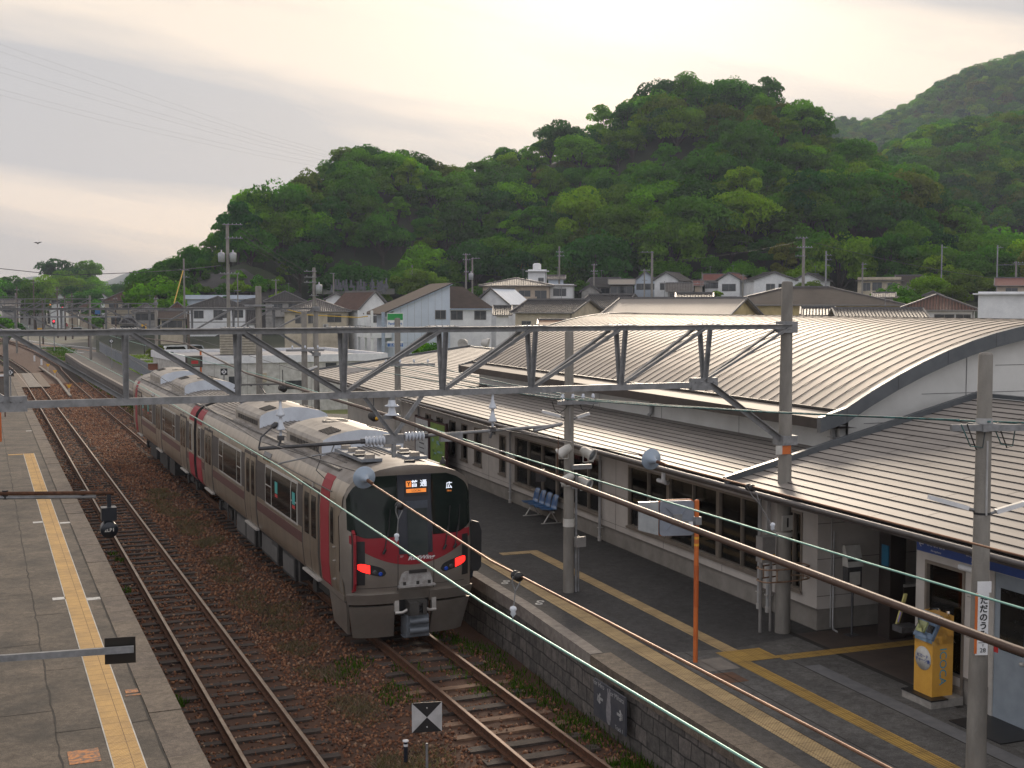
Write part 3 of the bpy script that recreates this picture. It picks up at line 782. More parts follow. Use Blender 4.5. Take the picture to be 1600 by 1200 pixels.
# ================================================================== the train
TX, TY = 8.43, 25.22
champ = mat('champagne train body', (.43, .365, .29), .32, .65, c2=(.30, .255, .20), sc_=1.6, stretch=(1, 2.2, .35))
champd = mat('dark champagne panel', (.06, .048, .042), .6, .0, c2=(.04, .033, .029), sc_=2)
stripe = mat('plum stripe', (.13, .06, .055), .45, .3, c2=(.10, .045, .042))
roofs = mat('dusty train roof', (.29, .27, .25), .6, .2, c2=(.15, .13, .115), sc_=1.6)
ribm = mat('roof rib', (.20, .19, .185), .6, .2, c2=(.12, .11, .10), sc_=3)
acm = mat('air conditioner cover', (.42, .385, .34), .45, .35, c2=(.24, .215, .19), sc_=2)
acend = mat('air conditioner end', (.66, .71, .78), .5, c2=(.52, .56, .62), sc_=2)
trred = mat('train red', (.26, .008, .018), .6, c2=(.24, .01, .018))
char = mat('charcoal blue front', (.030, .035, .048), .4, c2=(.024, .028, .038))
under = mat('underframe', (.035, .032, .03), .8, c2=(.02, .018, .017), sc_=6, bump=.3)
silver = mat('train front steel', (.33, .30, .265), .33, .6, c2=(.26, .235, .21), sc_=1.6)
lampred = mat('lit red tail lamp', (1.0, .02, .015), .3, emit=2.2)
lampblue = mat('blue lens', (.02, .08, .5), .15)
orange_l = mat('orange display', (.95, .28, .05), .4, emit=.55)
white_l = mat('white display', (.8, .85, .95), .4, emit=.9)
SEC = [(1.33, .98), (1.43, 1.12), (1.475, 1.6), (1.475, 2.75), (1.44, 3.2), (1.36, 3.42), (1.25, 3.57), (1.05, 3.69), (.7, 3.80), (.35, 3.86), (0, 3.88)]
SEC2 = [(-x, z) for x, z in SEC] + [(x, z) for x, z in SEC[::-1][1:]]
def halfw(z):
    for (a, b), (c, d) in zip(SEC, SEC[1:]):
        if b <= z <= d: return a + (c - a) * (z - b) / (d - b)
    return SEC[0][0] if z < 1 else 0
def roofz(x):
    x = abs(x)
    for (a, b), (c, d) in zip(SEC[3:], SEC[4:]):
        if c <= x <= a: return b + (d - b) * (a - x) / max(a - c, 1e-6)
    return SEC[3][1]
def fy(x, z):
    s = min(1, abs(x) / 1.475)
    y = .62 * (1 - (1 - s ** 3.4) ** (1 / 3.4))
    if z > 2.2: y += .16 * (z - 2.2) / 1.6
    if z > 3.55: y -= .05 * min(1, (z - 3.55) / .2)
    if z < 1.5: y += .05 * (1.5 - z) / .5
    return y
def fpt(x, z, off=0.0):
    e = .01
    dx = (fy(x + e, z) - fy(x - e, z)) / (2 * e) if abs(x) < 1.46 else 3.0 * (1 if x > 0 else -1)
    n = Vector((dx, -1, 0)).normalized()
    return Vector((x, fy(x, z), z)) + n * off
train = thing('train', (TX, TY, 0), 'two car champagne and red electric train standing at the station platform', 'train')
def interp(x, tbl):
    for (a, b), (c, d) in zip(tbl, tbl[1:]):
        if a <= x <= c: return b + (d - b) * (x - a) / (c - a)
    return tbl[0][1] if x < tbl[0][0] else tbl[-1][1]
def densify(pts, n):
    o = []
    for a, b in zip(pts, pts[1:]):
        for k in range(n): o.append((a[0] + (b[0] - a[0]) * k / n, a[1] + (b[1] - a[1]) * k / n))
    return o + [pts[-1]]
SD = densify(SEC2, 2)
CARL = 19.95
def sx(z, off=.0): return halfw(z) + off
def build_car():
    body_e = []
    # shell
    mb = MB(); st = [0, .05, .15, .35, .7, 1.2]; st += [2 + i * 1.0 for i in range(17)] + [CARL - .12]
    nS = len(SD); vs = []; fs = []; mi = []
    for y in st:
        for (x, z) in SD:
            yy = y + fy(x, z) * max(0, 1 - y / 1.2) if y < 1.2 else y
            vs.append((x, yy, z))
    mb.add(vs, [])
    for i in range(len(st) - 1):
        for k in range(nS - 1):
            a = SD[k]; b = SD[k + 1]; zc = (a[1] + b[1]) / 2; xc = abs(a[0] + b[0]) / 2
            mb.f.append((i * nS + k, i * nS + k + 1, (i + 1) * nS + k + 1, (i + 1) * nS + k))
            mb.m.append(1 if (xc < 1.3 and zc > 3.4) else 0); mb.sm.append(True)
    last = (len(st) - 1) * nS
    mb.f.append(tuple(last + k for k in range(nS))); mb.m.append(2); mb.sm.append(False)
    # front cap as columns from the sill up to the roof line
    nxx, nz = 40, 26
    def cap(a, b):
        x = -1.4749 + 2.9498 * a
        z1 = roofz(x); z0 = .98 if abs(x) < 1.33 else .98 + (abs(x) - 1.33) * 1.4
        z = z0 + (z1 - z0) * b
        return fpt(x, z)
    b0 = len(mb.f); mb.grid(cap, nxx, nz, 3, True)
    car = mb.build('car_body', [champ, roofs, under, silver], train, world=False)
    P = lambda m, name, mt: m.build(name, mt, car, world=False)
    # roof ribs and gutters, cant rail line
    m = MB()
    for i in range(-7, 8):
        x = i * .13; z = roofz(x)
        m.bar((x, 2.0, z + .008), (x, CARL - .3, z + .008), .022, .022, 0)
    for s in (-1, 1):
        m.bar((s * 1.16, 1.6, 3.65), (s * 1.16, CARL - .2, 3.65), .09, .05, 1)
        m.bar((s * 1.452, 1.3, 3.22), (s * 1.452, CARL - .15, 3.22), .022, .02, 1)
    P(m, 'roof_ribs', [ribm, ribm]).name = 'roof_ribbing'
    for s in (-1, 1):
        def sq(y0, y1, z0, z1, off, mt_i, mm, thick=.02):
            n = max(1, int((z1 - z0) / .05)); prof = [z0 + (z1 - z0) * k / n for k in range(n + 1)]
            vs = []
            for z in prof:
                vs += [(s * (halfw(z) + off), y0, z), (s * (halfw(z) + off), y1, z)]
            fs = [(2 * k, 2 * k + 1, 2 * k + 3, 2 * k + 2) if s > 0 else (2 * k, 2 * k + 2, 2 * k + 3, 2 * k + 1) for k in range(n)]
            b = len(mm.v)
            mm.add(vs, fs, mt_i)
            # returns
            inn = [(s * (halfw(z) - .002), y0, z) for z in prof] + [(s * (halfw(z) - .002), y1, z) for z in prof]
            nn = len(prof)
            mm.add([vs[0], vs[1], (s * (halfw(z0) - .002), y1, z0), (s * (halfw(z0) - .002), y0, z0)], [(0, 1, 2, 3)], mt_i)
            mm.add([vs[-2], vs[-1], (s * (halfw(z1) - .002), y1, z1), (s * (halfw(z1) - .002), y0, z1)], [(0, 1, 2, 3)], mt_i)
            mm.add([vs[2 * k] for k in range(nn)] + inn[:nn][::-1], [tuple(range(2 * nn))], mt_i)
            mm.add([vs[2 * k + 1] for k in range(nn)] + inn[nn:][::-1], [tuple(range(2 * nn))], mt_i)
        m = MB()   # dark panels between windows and the plum stripe under them
        sq(3.95, 19.4, 2.0, 3.0, .006, 0, m)
        for a, b in ((4.0, 9.25), (11.1, 16.45), (18.2, 19.5)): sq(a, b, 1.62, 1.86, .007, 1, m)
        P(m, 'side_panel', [champd, stripe])
        m = MB()   # red bands at cab and car end
        sq(1.45, 2.2, .98, 3.52, .008, 0, m); sq(18.75, CARL - .13, .99, 1.9, .009, 0, m); sq(18.75, CARL - .13, 3.1, 3.6, .009, 0, m)
        P(m, 'red_band', trred)
        for a, b in ((2.42, 3.82), (9.4, 10.9), (16.6, 18.0)):       # doors
            m = MB()
            sq(a - .12, b + .12, 1.06, 3.12, .012, 1, m)
            sq(a, b, 1.08, 3.04, .016, 0, m)
            md = (a + b) / 2
            sq(md - .012, md + .012, 1.08, 3.04, .02, 1, m)
            for q in (a + .14, md + .1): sq(q, q + .42, 1.95, 2.92, .022, 2, m)
            m.box(*sorted((s * 1.40, s * 1.50)), a - .05, b + .05, 1.0, 1.05, 3)
            P(m, 'door', [champ, champd, glass, alu])
        for grp in ((4.45, 5.05, 5.1, 7.3, 7.35, 8.05), (11.55, 12.15, 12.2, 14.45, 14.5, 15.2)):
            m = MB(); sq(grp[0] - .06, grp[5] + .06, 1.96, 3.02, .014, 0, m)
            for k in (0, 2, 4): sq(grp[k] + .02, grp[k + 1] - .02, 2.02, 2.96, .019, 1, m)
            for k in (0, 4): sq(grp[k] + .02, grp[k + 1] - .02, 2.48, 2.51, .023, 0, m)
            P(m, 'window', [alu, glass])
        m = MB(); sq(18.85, 19.45, 1.96, 3.02, .016, 0, m); sq(18.9, 19.4, 2.0, 2.97, .021, 1, m)
        P(m, 'window', [alu, glass])
        # cab door and handles
        m = MB(); sq(.98, 1.36, 1.06, 3.1, .008, 0, m); sq(1.05, 1.3, 2.1, 2.9, .012, 1, m)
        for z in (1.35, 1.75, 2.05): m.box(*sorted((s * 1.46, s * 1.53)), .93, .96, z, z + .03, 2)
        P(m, 'cab_door', [champ, glass, alu])
        # posters in the windows, destination panel and small lamps
        m = MB(); sq(6.55, 6.85, 2.42, 2.72, .024, 0, m); sq(6.55, 6.85, 2.32, 2.4, .024, 1, m); sq(4.6, 4.9, 2.42, 2.72, .024, 0, m); sq(4.6, 4.9, 2.32, 2.4, .024, 1, m)
        P(m, 'window_sticker', [mat('teal sticker', (.06, .38, .36), .5), redp])
        m = MB(); sq(7.6, 8.5, 3.10, 3.34, .012, 0, m)
        P(m, 'side_display', glass)
        m = MB()
        for y in (2.9, 9.9, 13.4, 17.2): m.box(*sorted((s * 1.43, s * 1.475)), y, y + .06, 3.1, 3.2, 0)
        P(m, 'side_lamp', alu)
    # air conditioners
    for y0, y1 in ((3.8, 7.5), (11.0, 14.7)):
        m = MB(); prof = [(-1.02, 3.62), (-1.02, 3.97), (-.98, 4.07), (-.78, 4.17), (-.4, 4.26), (0, 4.30), (.4, 4.26), (.78, 4.17), (.98, 4.07), (1.02, 3.97), (1.02, 3.62)]
        n = len(prof)
        m.add([(x, y0, z) for x, z in prof] + [(x, y1, z) for x, z in prof], [(k, k + 1, n + k + 1, n + k) for k in range(n - 1)], 0)
        pf2 = prof
        m.add([(x, y0 + .001, z) for x, z in pf2], [tuple(range(n))[::-1]], 1); m.add([(x, y1 - .001, z) for x, z in pf2], [tuple(range(n))], 1)
        for k in range(9): m.box(-1.035, -1.015, y0 + .3 + k * .34, y0 + .55 + k * .34, 3.76, 3.9, 2)
        for k in range(6):
            yy = y0 + .35 + k * .17
            m.obox((-.62, yy, 4.225), Vector((.96, 0, .26)).normalized(), Vector((0, 1, 0)), Vector((-.26, 0, .96)), .17, .035, .012, 2)
            m.obox((.62, yy, 4.225), Vector((.96, 0, -.26)).normalized(), Vector((0, 1, 0)), Vector((.26, 0, .96)), .17, .035, .012, 2)
        m.lathe([(.34, 0), (.34, .03), (.28, .03), (.28, .015), (0, .015)], (0, (y0 + y1) / 2 + .7, 4.275), seg=20, mi=3)
        P(m, 'air_conditioner', [acm, acend, seam, mat('fan grille', (.22, .20, .17), .6)])
    # skirts and boxes under the floor
    m = MB()
    for (a, b, w, z0) in ((5.6, 7.0, 1.15, .32), (7.3, 8.1, 1.2, .38), (8.4, 9.9, 1.1, .3), (10.3, 11.6, 1.2, .34), (11.9, 13.4, 1.15, .3)):
        m.box(-w - .12, w + .12, a, b, z0, .97, 0); m.box(-w - .14, -w - .119, a + .08, b - .08, z0 + .08, .85, 1)
    m.box(-1.3, 1.3, .9, CARL - .2, .93, .99, 0)
    for y in (5.2, 8.25, 10.1, 13.8, 15.0): m.tube([(-1.25, y, .95), (-1.25, y, .4), (-1.05, y, .3)], .03, 6, 1)
    P(m, 'underfloor_equipment', [under, mat('equipment cover', (.11, .105, .10), .7)])
    return car
def build_bogie(y):
    m = MB()
    for s in (-1, 1):
        m.box(*sorted((s * .86, s * 1.0)), y - 1.45, y + 1.45, .42, .58, 0)
        m.box(*sorted((s * .88, s * 1.04)), y - .3, y + .3, .5, .9, 0)
        for q in (-1.05, 1.05): m.box(*sorted((s * .84, s * 1.06)), y + q - .18, y + q + .18, .3, .62, 0)
    m.box(-.86, .86, y - .25, y + .25, .4, .7, 0)
    b = m.build('bogie', under, train, world=False)
    for q in (-1.05, 1.05):
        w = MB()
        for s in (-1, 1):
            c = (s * .56, y + q, .43)
            w.lathe([(0, -.07), (.43, -.07), (.43, .05), (.46, .055), (.46, .08), (0, .08)], c, (-s, 0, 0), 24)
        w.tube([(-.56, y + q, .43), (.56, y + q, .43)], .08, 10)
        w.build('wheelset', [rust], b, world=False)
car1 = build_car()
for y in (3.4, 16.6): build_bogie(y)
car2 = copy_tree(car1, train)
car2.location = (0, 2 * CARL + .35, 0); car2.rotation_euler = (0, 0, math.pi)
for o in [c for c in train.children if c.name.startswith('bogie')]:
    c = copy_tree(o, train); c.location = (0, 2 * CARL + .35, 0); c.rotation_euler = (0, 0, math.pi)
# gangway between the cars
m = MB(); m.box(-.55, .55, CARL - .12, CARL + .47, 1.0, 3.2, 0)
for k in range(8): m.box(-.6, .6, CARL - .1 + k * .07, CARL - .07 + k * .07, .98, 3.24, 0)
for s in (-1, 1):
    m.tube([(s * .9, CARL - .2, 1.3), (s * .9, CARL + .17, 1.1), (s * .9, CARL + .55, 1.3)], .04, 6, 0)
    m.tube([(s * .5, CARL - .8, 3.86), (s * .5, CARL + .17, 3.95), (s * .5, CARL + 1.1, 3.86)], .035, 6, 0)
m.build('gangway', under, train, world=False)

# ---- front end parts (surface patches follow the nose)
def patch(m, x0, x1, zlo, zhi, off, mi, nu=16, nv=8):
    fl = zlo if callable(zlo) else (lambda x: zlo); fh = zhi if callable(zhi) else (lambda x: zhi)
    def fn(a, b):
        x = x0 + (x1 - x0) * a; return fpt(x, fl(x) + (fh(x) - fl(x)) * b, off)
    m.grid(fn, nu, nv, mi, True)
    # rim back to the body
    for k in range(nu):
        xa = x0 + (x1 - x0) * k / nu; xb = x0 + (x1 - x0) * (k + 1) / nu
        for f_ in (fl, fh):
            m.add([fpt(xa, f_(xa), off), fpt(xb, f_(xb), off), fpt(xb, f_(xb), -.004), fpt(xa, f_(xa), -.004)], [(0, 1, 2, 3)], mi)
    for x in (x0, x1): m.add([fpt(x, fl(x), off), fpt(x, fh(x), off), fpt(x, fh(x), -.004), fpt(x, fl(x), -.004)], [(0, 1, 2, 3)], mi)
def fp_build(m, name, mats, label=None):
    o = m.build(name, mats, car1, world=False)
    return o
wtop = lambda x: min(3.67, roofz(x) - .10) - .04 * abs(x / 1.4) ** 3
def arch(x): return 1.74 + .52 * (abs(x) / 1.36) ** 2.0
m = MB(); patch(m, -1.36, 1.36, arch, lambda x: 2.42, .006, 0, 40, 6)
fp_build(m, 'red_front_band', trred)
wglass = mat('windscreen glass', (.008, .011, .011), .04, c2=(.016, .024, .02), sc_=1.1, spec=.22)
def lw(x): return 2.36 + (max(0, (-x - 1.0)) * .9 if x < -1.0 else 0) ** 1.6 if x < 0 else 2.36 + (max(0, (x - 1.0)) * .9) ** 1.6
def hw_(x): return wtop(x) - (max(0, abs(x) - 1.3) * 1.1) ** 1.5
m = MB(); patch(m, -1.385, -.34, lw, hw_, .012, 0, 24, 10); fp_build(m, 'windscreen', wglass)
m = MB(); patch(m, .44, 1.385, lw, hw_, .012, 0, 24, 10); fp_build(m, 'windscreen', wglass)
m = MB(); patch(m, -.33, .43, 1.98, wtop, .014, 0, 12, 12); fp_build(m, 'gangway_door_surround', char)
m = MB(); patch(m, -.13, .32, 1.93, 2.98, .024, 0, 8, 8); fp_build(m, 'gangway_door_window', mat('front door glass', (.03, .04, .042), .08, c2=(.05, .06, .06), sc_=2))
m = MB(); patch(m, -.15, .34, 2.94, 3.10, .03, 0, 8, 3); fp_build(m, 'gangway_door_visor', mat('blue grey visor', (.06, .075, .10), .4))
m = MB(); patch(m, -.17, .36, 3.2, 3.56, .022, 0, 8, 4); fp_build(m, 'destination_display', black)
def ftext(body, size, x, z, mt, off, name='lettering', sx=1.0, bold=0):
    p = fpt(x, z, off); q = fpt(x + .05, z, off)
    return text(body, size, mt, car1, facing(p, (q - p)), name, .001, bold=bold, sx=sx)
ftext('普 通', .16, .16, 3.46, white_l, .028, bold=.002)
m = MB(); patch(m, -.13, -.01, 3.40, 3.53, .025, 0, 2, 2); patch(m, -.13, .32, 3.28, 3.36, .025, 0, 6, 2); fp_build(m, 'line_display', orange_l)
ftext('Y', .12, -.07, 3.465, black, .03, bold=.004); ftext('LOCAL', .07, .1, 3.32, black, .03)
ftext('広', .16, .86, 3.38, white_l, .018, bold=.002); ftext('Hiro', .06, .86, 3.27, orange_l, .018)
text('RedWing', .125, white, car1, facing(fpt(.16, 1.88, .012), fpt(.21, 1.88, .01) - fpt(.16, 1.88, .01)), 'lettering', .001, bold=.003, sx=1.25, shear=.35)
ftext('227', .05, -.27, 1.93, white, .010)
m = MB(); patch(m, -.36, -.345, 1.12, 1.97, .008, 0, 1, 6); patch(m, .45, .465, 1.12, 1.97, .008, 0, 1, 6); patch(m, -1.2, 1.2, 1.28, 1.29, .008, 0, 30, 1)
fp_build(m, 'panel_joint', champd)
# tail lamp clusters
for s in (-1, 1):
    m = MB()
    def lfun(lo):
        def f_(x):
            t = (abs(x) - .62) / .62; c = 1.60 + .17 * t
            h = .105 * math.sqrt(max(0.02, 1 - (2 * t - 1) ** 4)); return c - h if lo else c + h
        return f_
    a, b = (.62, 1.24)
    x0, x1 = (a, b) if s > 0 else (-b, -a)
    patch(m, x0, x1, lfun(True), lfun(False), .016, 0, 16, 4)
    l = m.build('lamp_cluster', [black], car1, world=False)
    m = MB(); x0, x1 = ((.96, 1.21) if s > 0 else (-1.21, -.96))
    patch(m, x0, x1, lambda x: lfun(True)(x) + .015, lambda x: lfun(False)(x) - .015, .024, 0, 8, 3)
    m.build('taillight', lampred, car1, world=False)
    m = MB()
    for q, r_ in ((.86, .05), (.74, .045)):
        p = fpt(s * q, 1.63 - (.04 if q < .8 else 0), .012); n = Vector((fy(s * q + .01, 1.6) - fy(s * q - .01, 1.6), -.02, 0)).normalized()
        m.lathe([(r_, 0), (r_, .012), (r_ * .7, .02), (0, .012)], p, n, 14, 0 if q < .8 else 1)
    m.build('headlight', [lampblue, mat('lamp glass', (.08, .08, .085), .1)], car1, world=False)
# side fins beside the front (anti fall guards)
for s in (-1, 1):
    m = MB(); prof = [(.05, 1.22), (-.06, 1.27), (-.11, 1.42), (-.12, 2.28), (-.08, 2.46), (.03, 2.52), (.3, 2.45), (.3, 1.3)]
    x0 = s * 1.27 if s < 0 else s * 1.44
    yb = .12 if s < 0 else .42
    m.prism([(x0, yb + a + .04, z) for a, z in prof], (.05 * s, 0, 0), 1)
    for (a1, z1), (a2, z2) in zip(prof[:6], prof[1:6]): m.bar((x0 + .025 * s, yb + a1 + .02, z1), (x0 + .025 * s, yb + a2 + .02, z2), .056, .05, 0)
    for z in (1.5, 2.2): m.box(x0 - .03, x0 + .04, yb + .1, yb + .5, z, z + .12, 1)
    fo = m.build('gangway_fall_guard', [trred if s < 0 else char, black], car1, world=False)
m4 = facing(Vector((-1.262, .02, 1.95)), (0, -0.0, 1), (0, 1, 0)) if False else None
m = MB(); patch(m, -1.24, -1.06, 1.36, 2.3, .012, 0, 4, 4); patch(m, 1.14, 1.3, 1.4, 2.3, .012, 0, 4, 4); m.build('guard_mount', black, car1, world=False)
m = MB(); pf = [(1.40, 1.42), (1.60, 1.40), (1.68, 1.5), (1.69, 2.3), (1.62, 2.5), (1.48, 2.54), (1.42, 2.45)]
m.prism([(x, .30, z) for x, z in pf], (0, .09, 0), 0); m.prism([(x * .97 + .03, .285, z * .96 + .08) for x, z in pf], (0, .015, 0), 0); m.build('gangway_fall_guard', black, car1, world=False)
# wipers, mirror, tray, handle bars
m = MB()
for xs in (-.62, .74, .98):
    a = fpt(xs - .04, 2.06, .04); b = fpt(xs + .06, 2.52, .03)
    m.tube([a, b], .013, 6, 0); m.tube([fpt(xs - .06, 2.02, .03), fpt(xs - .01, 2.12, .045)], .03, 6, 0)
    m.bar(fpt(xs + .06, 2.4, .03), fpt(xs + .12, 2.95, .03), .012, .03, 0)
m.build('wiper', black, car1, world=False)
m = MB(); p = fpt(.05, 1.3, .02)
m.prism([(-.33, p.y - .03, 1.30), (.42, p.y - .03, 1.30), (.42, p.y - .03, 1.38), (.36, p.y - .03, 1.55), (.28, p.y - .03, 1.60), (-.20, p.y - .03, 1.60), (-.27, p.y - .03, 1.55), (-.33, p.y - .03, 1.38)], (0, .05, 0), 0)
m.box(-.36, .46, p.y - .12, p.y, 1.27, 1.31, 0)
for x in (-.22, .08, .34): m.box(x - .03, x + .03, p.y - .05, p.y - .03, 1.3, 1.38, 1)
m.box(-.12, .28, p.y - .06, p.y - .04, 1.56, 1.63, 2)
m.build('gangway_step_plate', [mat('scuffed grey plate', (.42, .42, .41), .6, c2=(.22, .2, .19), sc_=7), under, under], car1, world=False)
# lower bumper and skirts (a lower shell that follows the nose with a slot for the coupler)
def low(m, x0, x1, z0, z1, off, mi, inn=.35, tap=0.0):
    n = 18
    f_ = lambda x, z, o: fpt(max(-1.44, min(1.44, x)), 1.3, o) 
    vs = []
    for k in range(n + 1):
        x = x0 + (x1 - x0) * k / n
        for z, o in ((z0, off - .06), (z1, off), (z1, off - inn), (z0, off - inn)):
            p = fpt(x, 1.3, o); k_ = tap if z == z0 else 0.0; vs.append((p.x * (1 - .07 * k_), p.y + .14 * k_, z))
    fs = []
    for k in range(n):
        for j in range(4): fs.append((4 * k + j, 4 * k + (j + 1) % 4, 4 * k + 4 + (j + 1) % 4, 4 * k + 4 + j))
    fs += [(0, 1, 2, 3), (4 * n, 4 * n + 3, 4 * n + 2, 4 * n + 1)]
    m.add(vs, fs, mi, False)
m = MB(); low(m, -1.4, -.34, .93, 1.15, .06, 0); low(m, .36, 1.4, .93, 1.15, .06, 0); low(m, -.4, .46, 1.0, 1.2, .03, 0)
for s in (-1, 1): m.box(*sorted((s * 1.22, s * 1.42)), .45, 2.9, .96, 1.08, 0)
m.build('bumper', silver, car1, world=False)
for s in (-1, 1):
    m = MB(); low(m, *((-1.38, -.42) if s < 0 else (.46, 1.38)), .16, .88, .0, 0, .12, 1.0)
    m.prism([(s * 1.30, .5, .9), (s * 1.30, 1.9, .9), (s * 1.30, 1.5, .3), (s * 1.25, .6, .2)], (s * .06, 0, 0), 0)
    for z in (.35, .62): m.lathe([(.015, 0), (.015, .02), (0, .02)], fpt(s * .66, z, .0) + Vector((0, -.01 + .14 * (1 - (z - .16) / .72), 0)), (0, -1, 0), 8, 1)
    m.build('skirt', [silver, alu], car1, world=False)
m = MB(); low(m, -.98, -.62, .45, .8, -.03, 0, .02, .6); low(m, .62, .98, .45, .8, -.03, 0, .02, .6)
m.build('skirt_hatch', silver, car1, world=False)
m = MB()
m.box(-.28, .36, .1, .8, .62, 1.0, 0); m.box(-.17, .25, -.14, .5, .66, .98, 1); m.box(-.17, .02, -.3, -.1, .7, .96, 1); m.box(.12, .2, -.26, -.1, .72, .94, 1)
m.lathe([(.09, 0), (.09, .05), (.04, .05), (.04, -.02)], (.06, -.14, .82), (0, -1, 0), 14, 0)
m.box(-.2, .3, -.12, .3, .2, .66, 2); m.tube([(-.16, -.16, .54), (.26, -.16, .54)], .075, 12, 2); m.tube([(-.16, -.16, .34), (.26, -.16, .34)], .075, 12, 2)
m.box(-.24, .34, -.06, .2, .17, .2, 2)
for s in (-1, 1):
    m.tube([(s * .46 + .04, .0, .72), (s * .3 + .04, -.02, .72), (s * .2 + .04, -.06, .78)], .035, 8, 3)
    m.box(s * .42 - .05 + .04, s * .42 + .05 + .04, .0, .1, .75, .98, 3)
m.build('coupler', [black, mat('coupler casting', (.09, .085, .08), .6, .4), mat('coupler grey box', (.17, .19, .215), .55, .3), alu], car1, world=False)
# roof details at the cab and the pantograph
m = MB()
for x in (-.62, .42):
    m.box(x - .22, x + .26, 1.05, 3.3, 3.86, 3.93, 0)
    for y in (1.15, 1.9, 2.5, 3.1): m.box(x - .1, x + .1, y - .07, y + .07, 3.93, 4.02, 1)
    m.box(x - .2, x + .2, 1.5, 1.8, 3.93, 3.97, 2)
m.box(.0, .22, .52, .62, 3.86, 3.92, 2); m.lathe([(.07, 0), (.07, .08), (.03, .1), (.03, .16), (0, .16)], (.98, .85, 3.76), seg=10, mi=2)
m.build('roof_antenna_base', [mat('blue grey base', (.20, .22, .25), .5), acm, black], car1, world=False)
m = MB(); y0 = 15.8
for x in (-.5, .5):
    for y in (y0 - .5, y0 + .5): m.lathe([(.05, 0), (.09, .03), (.05, .06), (.09, .1), (.05, .13), (.09, .17), (.04, .22)], (x, y, 3.84), seg=10, mi=1)
m.box(-.6, .6, y0 - .55, y0 - .47, 4.05, 4.11, 0); m.box(-.6, .6, y0 + .47, y0 + .55, 4.05, 4.11, 0); m.box(-.06, .06, y0 - .5, y0 + .5, 4.05, 4.12, 0)
m.tube([(0, y0 + .4, 4.12), (0, y0 - .75, 4.42)], .035, 8, 0); m.tube([(0, y0 - .75, 4.42), (0, y0 + .15, 4.66)], .026, 8, 0)
m.tube([(-.5, y0 + .1, 4.66), (-.62, y0 + .1, 4.66), (-.85, y0 + .1, 4.56)], .02, 6, 0); m.tube([(.5, y0 + .1, 4.66), (.62, y0 + .1, 4.66), (.85, y0 + .1, 4.56)], .02, 6, 0)
m.box(-.62, .62, y0 - .02, y0 + .02, 4.65, 4.69, 0); m.box(-.62, .62, y0 + .24, y0 + .28, 4.65, 4.69, 0); m.box(-.3, -.27, y0, y0 + .28, 4.62, 4.65, 0); m.box(.27, .3, y0, y0 + .28, 4.62, 4.65, 0)
m.build('pantograph', [mat('pantograph frame', (.10, .10, .105), .5, .4), mat('brown insulator', (.18, .19, .22), .3)], car1, world=False)
# small lettering on the red bands

# ================================================================== station building (local frame: x = v towards the town, y = u along)
st = thing('station_building', (BX, BY, 0), 'long low grey station building with lapped metal roofs and a curved vault roof', 'station', rz=-DL)
def SP(m, name, mats, parent=st): return m.build(name, mats, parent, world=False)
WZ = 3.72
m = MB()
def wall_v(m, v, u0, u1, z0, z1, holes, mi=0, t=.16):
    """wall facing -v between u0 and u1 with window holes (ua, ub, za, zb)"""
    hs = sorted(holes); cur = u0
    for (a, b, za, zb) in hs:
        if a > cur: m.box(v, v + t, cur, a, z0, z1, mi)
        m.box(v, v + t, a, b, z0, za, mi); m.box(v, v + t, a, b, zb, z1, mi); cur = b
    if cur < u1: m.box(v, v + t, cur, u1, z0, z1, mi)
small = [(20.6, 21.35), (19.05, 19.85), (17.5, 18.25), (16.15, 16.85), (14.6, 15.4), (12.2, 12.85)]
holes = [(4.8, 11.4, 1.62, 3.13), (-3.2, 3.15, 1.62, 3.2), (-4.72, -4.1, 1.62, 3.2)] + [(a, b, 1.75, 3.05) for a, b in small] + [(33.0, 33.5, 1.2, 3.1)]
ZB = PZ + .42
wall_v(m, 0, -5.23, 34.6, ZB, WZ, [(a, b, za, zb) for a, b, za, zb in holes if a < 30])
m.box(0.02, .16, -5.21, 34.6, PZ - .2, ZB, 1); m.box(-.012, .02, -5.23, 34.6, ZB - .02, ZB + .015, 2)
# panel joints
for u in (13.9, 11.9, 3.9, 3.9 - .0001, 1.2, -1.6, -3.75, 22.5, 24.6, 28.0): 
    m.box(-.003, .0, u - .008, u + .008, ZB + .02, 1.56 if -4 < u < 3.2 or 4.8 < u < 11.4 else WZ - .2, 2)
for z in (1.52, 2.3): m.box(-.003, 0, 3.2, 4.75, z, z + .01, 2); m.box(-.003, 0, 11.5, 34, z, z + .01, 2)
# corner return at the entrance, deep side walls and back
m.box(.161, 4.2, -5.23, -5.07, ZB, WZ, 0); m.box(.161, 4.2, -5.20, -5.09, PZ - .2, ZB, 1)
for z in (1.62, 2.35, 3.05): m.box(.0, 4.2, -5.234, -5.23, z, z + .012, 2)
m.box(0, 9, 34.6, 34.76, PZ - .2, 4.2, 0)
m.box(4.0, 4.16, -8.7, -5.2, PZ, WZ, 3)
